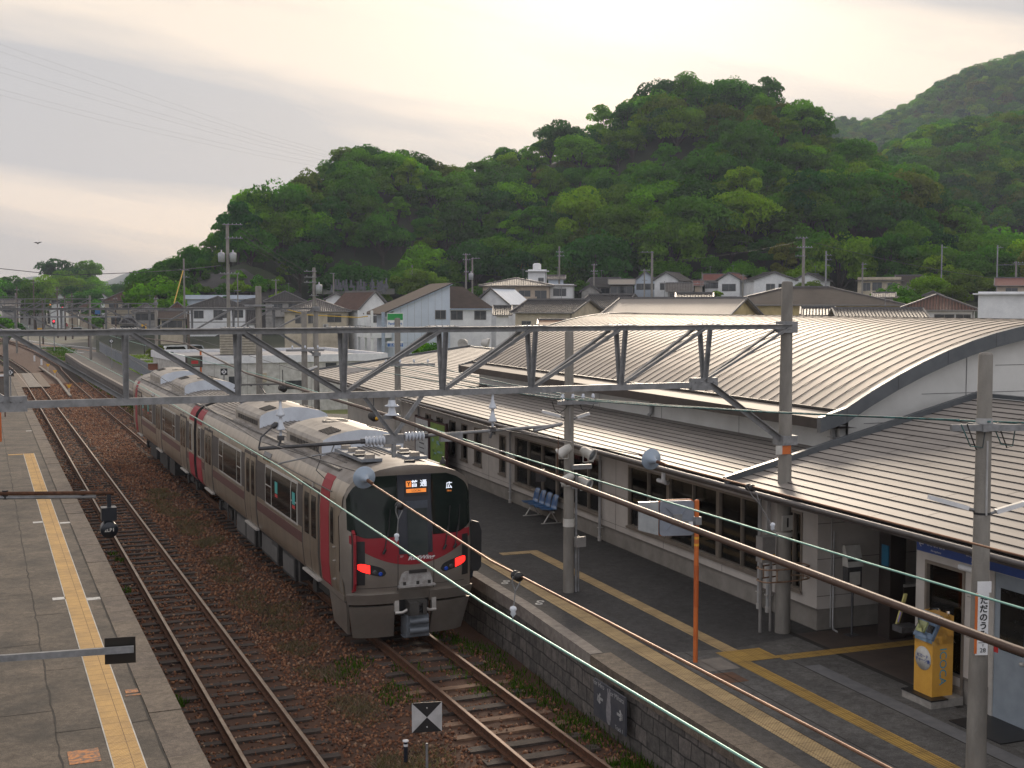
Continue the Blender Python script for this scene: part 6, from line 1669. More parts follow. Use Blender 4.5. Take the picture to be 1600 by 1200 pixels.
def put_tree(me, x, y, z, s, label, group=None, name='broadleaf_tree', cat='tree'):
    o = bpy.data.objects.new(name, me); COL.objects.link(o); o.location = (x, y, z); o.rotation_euler = (0, 0, rnd.uniform(0, 6.28)); o.scale = (s, s, s * rnd.uniform(.88, 1.15))
    return tag(o, label, cat, group)
for k, (r, x, y, z, p) in enumerate(pts[:n_ind]):
    s = rnd.choice((.5, .62, .75, .9, 1.0, 1.2, 1.45)) * rnd.uniform(.9, 1.15); s = min(s, 1.0) if r > interp(p, DT) - 25 else s * 1.05; pi_ = rnd.randrange(6)
    o = put_tree(protos[pi_], x, y, z - 1.5 * s, s, 'green broadleaf tree in the forest that covers the hill behind the town', FG)
    if k < 60 and len(first_objs) <= pi_ * 10 and pi_ not in [q[0] for q in first_objs]: first_objs.append((pi_, o))
src_objs = {}
for o in [o for o in COL.objects if o.name.startswith('broadleaf_tree')]: src_objs.setdefault(o.data.name, o)
src_objs = list(src_objs.values())[:6]
# the rest of the wood, too many to count, as one object of instanced crowns
rest = [(x, y, z - 1.5, rnd.choice((.5, .6, .7, .8, .95)) if r > interp(p, DT) - 28 else rnd.choice((.55, .7, .85, 1.0, 1.15, 1.4))) for (r, x, y, z, p) in pts[n_ind:]]
for i in range(1000):
    p = rnd.uniform(1330, 1720); r = 560 - 150 * rnd.random() ** 1.3 + 8; x, y = polar(p, r); z = h2(p, r)
    if z > 3: rest.append((x, y, z - 2, rnd.uniform(.8, 1.4)))
for i in range(2300):
    p = rnd.uniform(1230, 1720); r = 1050 - 330 * rnd.random() ** 1.2 + 15; x, y = polar(p, r); z = h3(p, r)
    if z > 8: rest.append((x, y, z - 3, rnd.uniform(.9, 1.5)))
def scatter(name, pts_, srcs, label):
    me = bpy.data.meshes.new(name); me.vertices.add(len(pts_)); me.vertices.foreach_set('co', np.array([q[:3] for q in pts_], np.float32).ravel())
    a = me.attributes.new('size', 'FLOAT', 'POINT'); a.data.foreach_set('value', np.array([q[3] for q in pts_], np.float32))
    o = bpy.data.objects.new(name, me); COL.objects.link(o)
    ng = bpy.data.node_groups.new(name, 'GeometryNodeTree')
    ng.interface.new_socket('Geometry', in_out='INPUT', socket_type='NodeSocketGeometry'); ng.interface.new_socket('Geometry', in_out='OUTPUT', socket_type='NodeSocketGeometry')
    gi = ng.nodes.new('NodeGroupInput'); go = ng.nodes.new('NodeGroupOutput'); jn = ng.nodes.new('GeometryNodeGeometryToInstance')
    ip = ng.nodes.new('GeometryNodeInstanceOnPoints'); ip.inputs['Pick Instance'].default_value = True
    for s in srcs:
        oi = ng.nodes.new('GeometryNodeObjectInfo'); oi.inputs[0].default_value = s; oi.transform_space = 'ORIGINAL'; oi.inputs['As Instance'].default_value = False
        ng.links.new(oi.outputs['Geometry'], jn.inputs[0])
    ng.links.new(gi.outputs[0], ip.inputs['Points']); ng.links.new(jn.outputs[0], ip.inputs['Instance'])
    rv = ng.nodes.new('FunctionNodeRandomValue'); rv.data_type = 'FLOAT_VECTOR'; rv.inputs[0].default_value = (0, 0, 0); rv.inputs[1].default_value = (.05, .05, 6.28)
    ng.links.new(rv.outputs[0], ip.inputs['Rotation'])
    na = ng.nodes.new('GeometryNodeInputNamedAttribute'); na.data_type = 'FLOAT'; na.inputs[0].default_value = 'size'
    ng.links.new([q for q in na.outputs if q.enabled][0], ip.inputs['Scale']); ng.links.new(ip.outputs[0], go.inputs[0])
    md = o.modifiers.new('scatter', 'NODES'); md.node_group = ng
    o['kind'] = 'stuff'; o['label'] = label; o['category'] = 'forest'
    return o
scatter('forest', rest, src_objs, 'mass of forest crowns over the upper hill and the mountains behind')
for (p, y_) in ((410, 268), (425, 262), (452, 256), (468, 252), (482, 248), (495, 256)):
    D = interp(p, DT); x, y = polar(p, D); z = terr(x, y)
    put_tree(sparse_p, x, y, z + 1.0, 1.0, 'thin sparse tree standing up from the left shoulder of the wooded hill', 'sparse trees on the left hill shoulder', name='sparse_tree')
# trees on the plain far to the left
for (p, ytop, d, s, lab) in ((5, 452, 380, 1.2, 0), (-20, 446, 360, 1.3, 0), (22, 440, 400, 1.35, 0), (33, 446, 380, 1.0, 0), (45, 455, 350, .9, 0), (75, 437, 460, 1.6, 1), (86, 425, 470, 1.9, 1), (98, 430, 460, 1.7, 1), (108, 436, 450, 1.5, 1), (118, 437, 470, 1.5, 1), (128, 430, 480, 1.8, 1), (138, 430, 470, 1.6, 1), (148, 442, 460, 1.3, 1), (158, 450, 440, 1.1, 1), (70, 450, 420, 1.2, 1), (110, 455, 380, 1.0, 2), (125, 455, 370, 1.2, 2), (137, 458, 360, 1.0, 2), (165, 448, 480, 1.1, 3), (180, 446, 480, 1.2, 3), (192, 443, 470, 1.3, 3), (203, 445, 420, 1.1, 3), (150, 465, 330, .8, 2), (55, 468, 340, .8, 0)):
    P_ = at_d(p, ytop, d); me = protos[rnd.randrange(6)]
    put_tree(me, P_.x, P_.y, max(-.5, P_.z - 8.4 * s), s, ('leafy tree at the far left edge above the tracks', 'tree in the big dark clump on the skyline left of the hill', 'bright green tree in front of the dark skyline clump', 'small tree on the skyline between the clump and the hill')[lab], ('trees at the far left edge', 'trees of the dark skyline clump', 'bright trees before the skyline clump', 'small skyline trees')[lab])
# scrub growing on the rock slope
scrub_p = tree_mesh('scrub', 93, 1.9, 1.6, 9, 130, .13, trunk_h=.2)
for i in range(34):
    p = rnd.uniform(262, 466); b_ = rnd.random() ** .7; zt = CAM_H + (475 - interp(p, [(256, 474), (300, 446), (330, 434), (380, 420), (420, 430), (472, 458)])) * 262 / F_PX
    x, y = polar(p, 231 + 31 * b_); put_tree(scrub_p, x, y, -.3 + (zt + .3) * b_ ** .85 - .3, rnd.uniform(.5, 1.5), 'dark scrub bush clinging to the grey rock slope', 'scrub bushes on the rock slope', name='scrub_bush', cat='bush')
# bushes among the houses
bush_p = tree_mesh('bush', 91, 1.6, 2.0, 8, 200, .10, trunk_h=.3)
brt = leaf_mat('bright leaves', [(.09, .15, .02), (.12, .16, .03)], .4)
bright_p = tree_mesh('bright_tree', 92, 4.2, 5.0, 11, 330, .17, mt=brt)
for (p, ytop, d, s, me, nm, lab) in ((645, 420, 228, 1.0, bright_p, 'broadleaf_tree', 'bright yellow green tree behind the convenience shop roof'), (690, 428, 232, .7, bright_p, 'broadleaf_tree', 'smaller yellow green tree right of the bright tree'),
        (905, 436, 240, .5, protos[1], 'broadleaf_tree', 'small tree beside the white flat roofed block'), (1252, 438, 235, .45, bright_p, 'broadleaf_tree', 'small bright tree behind the big dark roof'), (1275, 440, 235, .45, bright_p, 'broadleaf_tree', 'bright bush right of the small bright tree behind the dark roof'), (1120, 452, 200, .8, bush_p, 'bush', 'round bush below the red roofed white house'),
        (1400, 440, 225, .9, protos[4], 'broadleaf_tree', 'dark tree right of the flat balcony house'), (1450, 442, 230, .8, protos[2], 'broadleaf_tree', 'dark tree above the brown hipped roof'), (1500, 420, 250, 1.0, bright_p, 'broadleaf_tree', 'bright tree at the foot of the right wood'), (1540, 425, 250, .9, bright_p, 'broadleaf_tree', 'bright tree near the red roof at the right edge'), (1490, 450, 215, .7, protos[0], 'broadleaf_tree', 'tree behind the white tiled block'),
        (660, 532, 130, 1.0, bush_p, 'bush', 'green bush in front of the blue panelled shop wall'), (676, 535, 128, .9, bush_p, 'bush', 'second green bush beside the shop wall'), (515, 655, 60, .8, bush_p, 'bush', 'weedy bush by the fence beyond the train'), (530, 662, 58, .6, bush_p, 'bush', 'low weedy bush at the end of the station wall'),
        (160, 490, 330, 1.5, bush_p, 'bush', 'dark hedge bush beyond the level crossing'), (145, 494, 320, 1.6, bush_p, 'bush', 'hedge bush left of the dark hedge bush'), (10, 500, 260, 2.2, bush_p, 'bush', 'bush beside the distant curved siding'), (-10, 505, 250, 2.4, bush_p, 'bush', 'bush at the left edge beside the siding'), (245, 540, 175, 1.0, bush_p, 'bush', 'small bush beside the grassy field')):
    P_ = at_d(p, ytop, d); hh = {'bush': 2.3}.get(nm, 8.2) * s
    z = P_.z - hh if P_.z - hh > terr(P_.x, P_.y) or nm == 'broadleaf_tree' else terr(P_.x, P_.y)
    put_tree(me, P_.x, P_.y, z, s, lab, name=nm, cat='bush' if nm == 'bush' else 'tree')

# ================================================================== houses
winm = mat('house window', (.035, .04, .045), .1, c2=(.06, .065, .07), sc_=3)
wframe = mat('house window frame', (.2, .19, .18), .5)
def house(p0, p1, ye, yr, d, label, wall=h_white, roof=tile_dark, kind='hip', depth=8, rz=0.0, wins=(), base=None, ov=.45, floors=2, name='house', cat='house', band=None):
    pm = (p0 + p1) / 2; th = math.atan((pm - 800) / F_PX); w = (p1 - p0) * d * math.cos(th) ** 2 / F_PX
    e = at_d(pm, ye, d); ze = e.z; zr = at_d(pm, yr, d + (0 if kind in ('flat', 'front') else depth * .35)).z
    gz = terr(e.x, e.y) if base is None else base; gz = min(gz, ze - 2.4)
    a = YAW + th
    t = thing(name, (e.x, e.y, gz), label, cat, rz=-a + rz)
    H = ze - gz; R_ = zr - gz; w -= 2 * ov if kind != 'flat' else 0; x0, x1 = -w / 2, w / 2; y0, y1 = 0, depth
    m = MB(); 
    if kind == 'front':
        m.prism([(x0, y0, -.5), (x1, y0, -.5), (x1, y0, H), (0, y0, R_ - .15), (x0, y0, H)], (0, depth, 0), 0)
    elif kind == 'side':
        m.prism([(x0, y0, -.5), (x0, y1, -.5), (x0, y1, H), (x0, (y0 + y1) / 2, R_ - .15), (x0, y0, H)], (w, 0, 0), 0)
    else: m.box(x0, x1, y0, y1, -.5, H, 0)
    if band: m.box(x0 - .02, x1 + .02, y0 - .02, y1, band[0], band[1], 1)
    m.build('wall', [wall, wframe], t, world=False)
    m = MB(); X0, X1, Y0, Y1 = x0 - ov, x1 + ov, y0 - ov, y1 + ov; th_ = .14
    if kind == 'hip':
        k = min((Y1 - Y0), (X1 - X0)) / 2 * .98
        if X1 - X0 >= Y1 - Y0: ra, rb = (X0 + k, (Y0 + Y1) / 2, R_), (X1 - k, (Y0 + Y1) / 2, R_)
        else: ra, rb = ((X0 + X1) / 2, Y0 + k, R_), ((X0 + X1) / 2, Y1 - k, R_)
        c = [(X0, Y0, H), (X1, Y0, H), (X1, Y1, H), (X0, Y1, H)]
        if X1 - X0 >= Y1 - Y0: m.add(c + [ra, rb], [(0, 1, 5, 4), (1, 2, 5), (2, 3, 4, 5), (3, 0, 4)], 0)
        else: m.add(c + [ra, rb], [(0, 1, 4), (1, 2, 5, 4), (2, 3, 5), (3, 0, 4, 5)], 0)
        m.box(X0, X1, Y0, Y1, H - .16, H - .002, 1)
        m.bar(ra, rb, .3, .26, 2)
        for cc, rr_ in ((c[0], ra), (c[1], rb if X1 - X0 >= Y1 - Y0 else ra), (c[2], rb), (c[3], ra if X1 - X0 >= Y1 - Y0 else rb)): m.bar(cc, rr_, .2, .2, 2)
    elif kind == 'side':
        ym = (Y0 + Y1) / 2
        for (ya) in (Y0, Y1):
            m.add([(X0, ya, H), (X1, ya, H), (X1, ym, R_), (X0, ym, R_)], [(0, 1, 2, 3)], 0)
            m.add([(X0, ya, H - th_), (X1, ya, H - th_), (X1, ym, R_ - th_), (X0, ym, R_ - th_)], [(0, 1, 2, 3)], 1)
            m.add([(X0, ya, H - th_), (X1, ya, H - th_), (X1, ya, H), (X0, ya, H)], [(0, 1, 2, 3)], 1)
            for X in (X0, X1): m.add([(X, ya, H - th_), (X, ym, R_ - th_), (X, ym, R_), (X, ya, H)], [(0, 1, 2, 3)], 1)
            for X in (X0, X1): m.bar((X, ya, H + .03), (X, ym, R_ + .03), .16, .14, 2)
        m.bar((X0, ym, R_), (X1, ym, R_), .3, .28, 2)
    elif kind == 'front':
        xm = 0
        for xa in (X0, X1):
            m.add([(xa, Y0, H), (xa, Y1, H), (xm, Y1, R_), (xm, Y0, R_)], [(0, 1, 2, 3)], 0)
            m.add([(xa, Y0, H - th_), (xa, Y1, H - th_), (xm, Y1, R_ - th_), (xm, Y0, R_ - th_)], [(0, 1, 2, 3)], 1)
            m.add([(xa, Y0, H - th_), (xa, Y1, H - th_), (xa, Y1, H), (xa, Y0, H)], [(0, 1, 2, 3)], 1)
            for Y in (Y0, Y1): m.add([(xa, Y, H - th_), (xm, Y, R_ - th_), (xm, Y, R_), (xa, Y, H)], [(0, 1, 2, 3)], 1)
            m.bar((xa, Y0, H + .03), (xm, Y0, R_ + .03), .16, .16, 2)
        m.bar((xm, Y0, R_), (xm, Y1, R_), .3, .28, 2)
    else:
        m.box(X0, X1, Y0, Y1, H, H + .1, 0); 
        for (a_, b_, c_, d_) in ((x0, x1, y0 - .05, y0 + .1), (x0, x1, y1 - .1, y1), (x0, x0 + .12, y0, y1), (x1 - .12, x1, y0, y1)): m.box(a_, b_, c_, d_, H + .101, max(R_, H + .25), 1)
    m.build('roof', [roof, wframe if kind != 'flat' else wall, mat('ridge tile', (.13, .125, .125), .5)], t, world=False)
    for (fx, zz_, ww, hh) in wins:
        o = MB(); xc = x0 + w * fx; zc = H - zz_
        o.box(xc - ww / 2 - .06, xc + ww / 2 + .06, y0 - .05, y0 - .002, zc - hh / 2 - .06, zc + hh / 2 + .06, 0)
        wo = o.build('window', wframe, t, world=False)
        q_ = MB(); q_.box(xc - ww / 2, xc - .03, y0 - .055, y0 - .051, zc - hh / 2, zc + hh / 2, 0); q_.box(xc + .03, xc + ww / 2, y0 - .055, y0 - .051, zc - hh / 2, zc + hh / 2, 0)
        q_.build('pane', winm, wo, world=False)
    hk = sum(ord(c_) for c_ in label)
    if kind != 'flat' and hk % 2 == 0:
        ax_ = x0 + w * (.3 + .05 * (hk % 9)); m = MB(); zb_ = R_ - .4; m.tube([(ax_, depth / 2, zb_), (ax_, depth / 2, R_ + 1.6)], .03, 5)
        m.bar((ax_ - .1, depth / 2 - .7, R_ + 1.45), (ax_ + .1, depth / 2 + .7, R_ + 1.45), .03, .03)
        for k in range(6): m.bar((ax_ - .35, depth / 2 - .6 + k * .22, R_ + 1.45), (ax_ + .35, depth / 2 - .6 + k * .22, R_ + 1.45), .025, .02)
        m.build('aerial', steel, t, world=False)
    if kind in ('hip', 'side', 'flat') and wins:
        m = MB(); m.box(x0 - .02, x1 + .02, -.03, -.003, H - 2.75, H - 2.6, 0)
        m.tube([(x1 - .15, -.08, -.2), (x1 - .15, -.08, H - .1)], .05, 6, 0); m.tube([(x0 - ov + .05, -ov - .05, H - .1), (x1 + ov - .05, -ov - .05, H - .1)], .06, 6, 0)
        m.build('gutter', wframe, t, world=False)
        if hk % 3 == 0:
            m = MB(); bx_ = x0 + w * .5; m.box(bx_ - w * .3, bx_ + w * .3, -1.1, -1.0, H - 2.7, H - 1.9, 0); m.box(bx_ - w * .3, bx_ + w * .3, -1.1, -.03, H - 2.8, H - 2.7, 0); m.build('balcony', wall, t, world=False)
        if hk % 3 == 1:
            m = MB(); m.box(x0 + w * .6, x0 + w * .6 + .8, -.35, -.03, H - 2.5, H - 1.95, 0); m.lathe([(.22, 0), (.2, .01), (0, .01)], (x0 + w * .6 + .3, -.35, H - 2.22), (0, -1, 0), 10, 1); m.build('air_conditioner', [dirtywhite, wframe], t, world=False)
    return t, (x0, x1, y0, y1, H, R_)
W2 = ((.2, 1.1, 1.7, 1.1), (.5, 1.1, 1.7, 1.1), (.8, 1.1, 1.2, 1.0), (.25, 3.9, 1.8, 1.6), (.7, 3.9, 1.8, 1.6))
W3 = ((.3, 1.0, 1.8, 1.1), (.7, 1.0, 1.6, 1.1))
house(160, 236, 470, 453, 262, 'large cream house with a reddish brown hipped roof below the rock slope', h_cream, tile_brown, wins=W2, depth=10)
house(228, 268, 470, 455, 275, 'cream house wing with a small reddish brown hipped roof', h_cream, tile_brown, wins=W3, depth=8)
house(291, 390, 480, 463, 232, 'big white house with a dark tiled hipped roof behind the tall transformer pole', h_white, tile_dark, wins=((.17, 1.3, 1.6, 1.3), (.5, 1.4, 1.5, 1.7), (.62, 1.3, 1.2, 1.2), (.84, 1.2, 1.8, 1.3)), depth=11)
house(289, 402, 468, 461, 246, 'low flat roofed white block behind the dark tiled white house', h_blue, h_grey, 'flat', depth=8)
house(366, 392, 464, 457, 250, 'small blue grey rooftop hut behind the white block', h_grey, slate, 'side', depth=5)
house(205, 250, 487, 474, 240, 'low grey roofed house below the reddish brown roofs', h_grey, tile_light, wins=W3)
house(186, 215, 505, 492, 225, 'small house with a dark roof beyond the grassy field', h_grey, tile_dark, wins=W3)
house(246, 292, 497, 486, 215, 'low house with a brown lean roof left of the white house', h_cream, slate_br, 'side', wins=W3)
house(262, 292, 484, 472, 235, 'white walled house edge with a brown roof left of the dark tiled house', h_white, tile_brown, wins=W3)
house(384, 402, 505, 482, 215, 'narrow house with dark tiles right of the big white house', h_white, tile_dark, 'side', depth=6)
house(411, 480, 471, 455, 235, 'grey house with a shining tiled hipped roof behind the plain poles', h_grey, tile_dark, wins=W3, depth=10)
house(440, 549, 486, 467, 190, 'pale house with a wide grey hipped roof and two brown windows', h_cream, tile_light, wins=((.25, 1.2, 1.5, 1.2), (.42, 1.2, .9, 1.2), (.78, 1.1, 2.0, 1.1)), depth=10)
house(505, 545, 468, 458, 222, 'small white gabled house with dark roofs beside the cemetery', h_white, tile_dark, 'front')
house(540, 562, 482, 466, 215, 'dark roofed house squeezed left of the brown gabled house', h_grey, tile_dark)
house(520, 565, 474, 463, 235, 'grey roofed house below the gravestones', h_grey, tile_dark, 'side')
_t1, _b = house(556, 616, 484, 455, 190, 'white gabled house with brown verges and roof panels', h_white, tile_brown, 'front', depth=11, rz=rad(24), wins=((.5, 1.4, 1.4, 1.0),))
m = MB(); x0, x1, y0, y1, H_, R2_ = _b; X1_ = x1 + .45; sl = Vector((X1_, 0, H_ - R2_)).normalized(); nn = Vector((R2_ - H_, 0, X1_)).normalized()
m.obox(Vector((0, 4.2, R2_)) + sl * 1.3 + nn * .12, sl, Vector((0, 1, 0)), nn, 1.0, 3.6, .03, 0)
m.build('solar_panel', mat('glinting solar panel', (.2, .21, .23), .25, .4), _t1, world=False)
# convenience shop with the single-pitch roof
pa = at_d(615, 484, 174); az = math.atan2(pa.x, pa.y)
sh = thing('shop', (pa.x, pa.y, -.3), 'pale blue panelled shop building with a steep dark single pitch roof', 'shop', rz=-az + rad(15))
sc1 = 174 / F_PX; He = pa.z + .3; Ht = He + 33 * sc1 + .5; w1 = 7.9 / math.cos(rad(15)); w2 = 6.3
m = MB(); m.prism([(0, 0, 0), (w1, 0, 0), (w1, 0, Ht), (0, 0, He)], (0, 9.5, 0), 0); m.box(w1, w1 + w2, .3, 9, 0, He + .2, 1)
for k in range(1, 8): m.box(k * 1.0 - .012, k * 1.0 + .012, -.006, 0, .3, He + (Ht - He) * k / w1 - .1, 2)
for z in (2.2, 4.4): m.box(.1, w1 - .1, -.006, 0, z - .012, z + .012, 2)
m.build('wall', [h_blue, h_white, wframe], sh, world=False)
m = MB(); u_ = Vector((w1, 0, Ht - He)).normalized(); n_ = Vector((-(Ht - He), 0, w1)).normalized()
m.obox(Vector((w1 / 2 - .8, 4.7, (He + Ht) / 2 - .28)) + n_ * .1, u_, Vector((0, 1, 0)), n_, 5.6, 5.2, .09, 0)
m.obox(Vector((w1 / 2 - .3, -.42, (He + Ht) / 2 - .08)) + n_ * .06, u_, Vector((0, 1, 0)), n_, 5.0, .05, .14, 1)
m.add([(w1 + .02, -.3, He + .15), (w1 + w2 + .3, -.3, He + .15), (w1 + w2 - 2.4, 6, Ht - .1), (w1 + .02, 6, Ht - .1)], [(0, 1, 2, 3)], 0)
m.add([(w1 + w2 + .3, -.3, He + .15), (w1 + w2 + .3, 9.3, He + .15), (w1 + w2 - 2.4, 6, Ht - .1)], [(0, 1, 2)], 0)
m.box(w1 + .02, w1 + w2 + .3, -.3, 9.3, He + .02, He + .145, 1)
m.build('roof', [slate_br, mat('pale blue fascia', (.38, .48, .62), .5)], sh, world=False)
for (xc, zc, ww) in ((w1 - 1.4, He - .7, 1.6), (w1 + 1.1, He - .8, 1.8), (w1 + 4.6, He - .8, 1.8)):
    o = MB(); yb = 0 if xc < w1 else .3; o.box(xc - ww / 2, xc + ww / 2, yb - .06, yb - .005, zc - .65, zc + .65, 0); wo = o.build('window', wframe, sh, world=False)
    q_ = MB(); q_.box(xc - ww / 2 + .08, xc - .04, yb - .07, yb - .061, zc - .57, zc + .57, 0); q_.box(xc + .04, xc + ww / 2 - .08, yb - .07, yb - .061, zc - .57, zc + .57, 0); q_.build('pane', winm, wo, world=False)
m = MB(); m.box(-3.0, -.02, 1.0, 9.3, 2.9, 3.2, 0); m.box(-3.0, -2.9, 1.0, 9.3, 3.2, 3.9, 0); m.box(-3.0, -.02, 1.0, 1.1, 3.2, 3.7, 0)
for k in range(9): m.box(-3.02, -2.98, 1.1 + k, 1.16 + k, 3.9, 4.5, 1)
m.box(-3.02, -2.97, 1, 9.3, 4.5, 4.56, 1)
for y in (1.2, 5, 9): m.box(-2.9, -2.6, y, y + .3, 0, He - .1, 0)
m.build('balcony', [h_white, wframe], sh, world=False)
# convenience store pylon sign
pp = at_d(613, 516, 163); az = math.atan2(pp.x, pp.y)
py_ = thing('pylon_sign', (pp.x, pp.y, -.3), 'tall shop pylon sign with a green white and blue panel', 'sign', rz=-az)
s_ = 163 / F_PX; zt = at_d(613, 489, 163).z + .3
m = MB(); m.tube([(-14 * s_, 0, 0), (-14 * s_, 0, zt + .1)], .24, 10, 0); m.build('pole', mat('pale blue pylon', (.35, .42, .52), .5), py_, world=False)
m = MB(); pw0, pw1 = -8 * s_, 17 * s_; hz = zt
m.box(pw0, pw1, -.2, .2, hz - 27 * s_, hz, 0); m.box(pw0 + .05, pw1 - .05, -.21, -.2, hz - 11 * s_, hz - .08, 1)
m.box(pw0 + .05, pw1 - .05, -.21, -.2, hz - 24 * s_, hz - 22 * s_, 2); m.box(pw0 + .05, pw1 - .05, -.21, -.2, hz - 26.6 * s_, hz - 25.2 * s_, 2)
m.box(pw0, pw1, -.15, .15, hz - 53 * s_, hz - 44 * s_, 0); m.box(pw0 + .03, pw1 - .03, -.16, -.15, hz - 53 * s_ + .05, hz - 47 * s_, 2); m.box(pw0 - .3, pw0, -.05, .05, hz - 8 * s_, hz - 7 * s_, 0); m.box(pw0 - .3, pw0, -.05, .05, hz - 47 * s_, hz - 46 * s_, 0)
m.build('panel', [white, greenp, mat('sign blue', (.02, .13, .42), .4)], py_, world=False)
text('FamilyMart', .46, MATS['sign blue'], py_, facing(((pw0 + pw1) / 2, -.212, hz - 16.5 * s_), (1, 0, 0)), 'lettering', .002, bold=.012, sx=.86)
text('広島銀行', .42, white, py_, facing(((pw0 + pw1) / 2 + .1, -.165, hz - 50 * s_), (1, 0, 0)), 'lettering', .002)
# long white flat roofed building behind the platform
pa = at_d(602, 553, 92); pb = at_d(300, 563, 88); dv = (pb - pa); dv.z = 0; L_ = dv.length
az = math.atan2(dv.x, dv.y)
wb = thing('low_building', (pa.x, pa.y, -.3), 'long low white building with a flat blue grey roof behind the platform fence', 'building', rz=math.atan2(-dv.y, -dv.x))
zt = 3.45 + .3
m = MB(); m.box(-L_, 0, 0, 14, 0, zt, 0)
for k in range(6): m.box(-L_ + 1.5 + k * 2.3, -L_ + 1.52 + k * 2.3, -.006, 0, .2, zt - .2, 1)
m.build('wall', [dirtywhite, wframe], wb, world=False)
m = MB(); m.box(-L_ - .1, .1, -.1, 14.1, zt, zt + .06, 0)
for (a_, b_, c_, d_) in ((-L_ - .14, .14, -.14, .12), (-L_ - .14, .14, 13.9, 14.14), (-L_ - .14, -L_ + .1, -.1, 14), (-.1, .14, -.1, 14)): m.box(a_, b_, c_, d_, zt - .25, zt + .28, 1)
m.build('roof', [mat('blue grey flat roof', (.20, .21, .25), .5, c2=(.15, .16, .19), sc_=.6), white], wb, world=False)
for (x, z, w_, h_) in ((-L_ + 2.5, 1.9, .9, .7), (-L_ + 6.5, 1.6, 1.2, .6), (-L_ + 9.5, 2.6, .8, .8), (-3, 1.8, 1.5, .9)):
    m = MB(); m.box(x, x + w_, -.03, -.002, z, z + h_, 0); m.build('window', winm, wb, world=False)
m = MB(); m.box(-L_ + 4.4, -L_ + 5.1, -.35, -.002, 2.2, 2.8, 0); m.build('vent_box', h_cream, wb, world=False)
P_ = at_d(373, 551, 96); az = math.atan2(P_.x, P_.y)
au = thing('rooftop_unit', (P_.x, P_.y, 3.5), 'beige louvred equipment housing on the flat roof', 'equipment', rz=-az)
w_ = 56 * 96 / F_PX; h_ = 37 * 96 / F_PX; m = MB(); m.box(-w_ / 2, w_ / 2, 0, 1.8, 0, h_, 0)
for k in range(9): m.obox((0, -.04, .12 + k * h_ / 9.3), Vector((1, 0, 0)), Vector((0, .8, .6)), Vector((0, -.6, .8)), w_ / 2, .07, .008, 0)
m.box(-w_ / 2 - .05, w_ / 2 + .05, -.1, 1.85, h_, h_ + .06, 0)
m.build('louvre', mat('beige louvre', (.42, .38, .30), .6), au, world=False)
house(748, 866, 446, 434, 212, 'beige two storey building with a brown fascia under a low grey roof', h_beige, tile_light, 'hip', depth=12, ov=.7, wins=((.08, 1.6, 1.6, 1.4), (.3, 1.6, 1.6, 1.4), (.62, 1.6, 1.9, 1.4), (.86, 1.6, 1.9, 1.4)))
house(825, 854, 424, 421, 225, 'white rooftop tower with a water tank dome', h_white, h_white, 'flat', depth=4, base=6, wins=((.7, 1.5, .9, .6),))
m = MB(); P_ = at_d(839, 421, 226); m.lathe([(.75, 0), (.75, .9), (.5, 1.1), (0, 1.15)], P_, seg=14)
tag(m.build('water_tank', h_white), 'small white water tank on top of the white tower', 'tank')
house(852, 897, 446, 444, 222, 'white flat roofed block with a balcony beside the beige building', h_white, h_grey, 'flat', depth=9, wins=((.5, 1.3, 2.2, 1.4), (.5, 4, 2.2, 1.5)))
house(853, 884, 436, 430, 235, 'grey netted roof frame above the white block', h_blue, tile_light, 'side', depth=5)
house(793, 905, 488, 468, 150, 'cream house with a dark tiled roof and a cream gable with a dark vent', h_cream, tile_dark, 'side', depth=8, rz=rad(-28), wins=((.2, 1.6, 1.2, 1.0), (.6, 1.6, 1.2, 1.2)))
house(900, 978, 480, 460, 178, 'house with a dark tiled roof behind the cream gabled house', h_grey, tile_dark, 'side', depth=9, rz=rad(-20))
house(770, 800, 492, 478, 165, 'small dark roofed house behind the shop', h_white, tile_dark, 'side')
house(735, 800, 476, 450, 185, 'white gabled house right of the dark slate roof', h_white, h_blue, 'front', depth=9, rz=rad(-22))
house(922, 1142, 499, 466, 112, 'big house with a pale lapped roof and a yellow gable', h_yel, stripes, 'side', depth=10.5, rz=rad(-22))
house(840, 905, 508, 500, 112, 'low shed with a rusty sheet roof in front of the cream house', h_cream, mat('rusty sheet roof', (.22, .12, .07), .7), 'side', depth=4)
house(1055, 1115, 470, 458, 135, 'dark ridged house just behind the pale lapped roof', h_grey, tile_dark, 'side', depth=8)
house(913, 962, 447, 434, 246, 'old house with dark tiled roofs on the hillside', h_grey, tile_dark, 'side', wins=W3, rz=rad(-15))
house(905, 940, 456, 444, 238, 'lower dark roofed house at the left of the hillside row', h_grey, tile_dark, 'front')
house(950, 993, 444, 436, 240, 'house with a long dark balcony under a pale roof edge', mat('dark balcony wood', (.10, .085, .07), .8), stripes, 'side', wins=((.3, 1.2, 2.5, 1.5), (.7, 1.2, 2.5, 1.5)))
house(988, 1030, 440, 424, 250, 'blue grey house with a blue tarpaulin roof edge', h_blue, slate, 'front', wins=W3)
house(1018, 1064, 438, 425, 244, 'white gabled house with a brown shuttered window', h_white, tile_light, 'front', rz=rad(-18), wins=((.5, 1.2, 2.4, 1.2), (.5, 4.2, 2.2, 1.4)))
house(1040, 1083, 455, 442, 236, 'small house with a sloping pale roof beside the shuttered house', h_grey, tile_light, 'side', wins=W3)
house(1098, 1132, 438, 428, 252, 'white house wing with a dull red sheet roof', h_white, redroof, 'side', wins=W3)
house(1118, 1160, 438, 426, 246, 'white two storey house with a red brown roof and wide windows', h_white, redroof, 'front', rz=rad(-14), wins=((.5, 1.4, 2.6, 1.3), (.5, 3.9, 3.0, 1.5)))
house(1082, 1100, 446, 438, 244, 'small brown lean roofed house left of the red roofed house', h_beige, redroof, 'side')
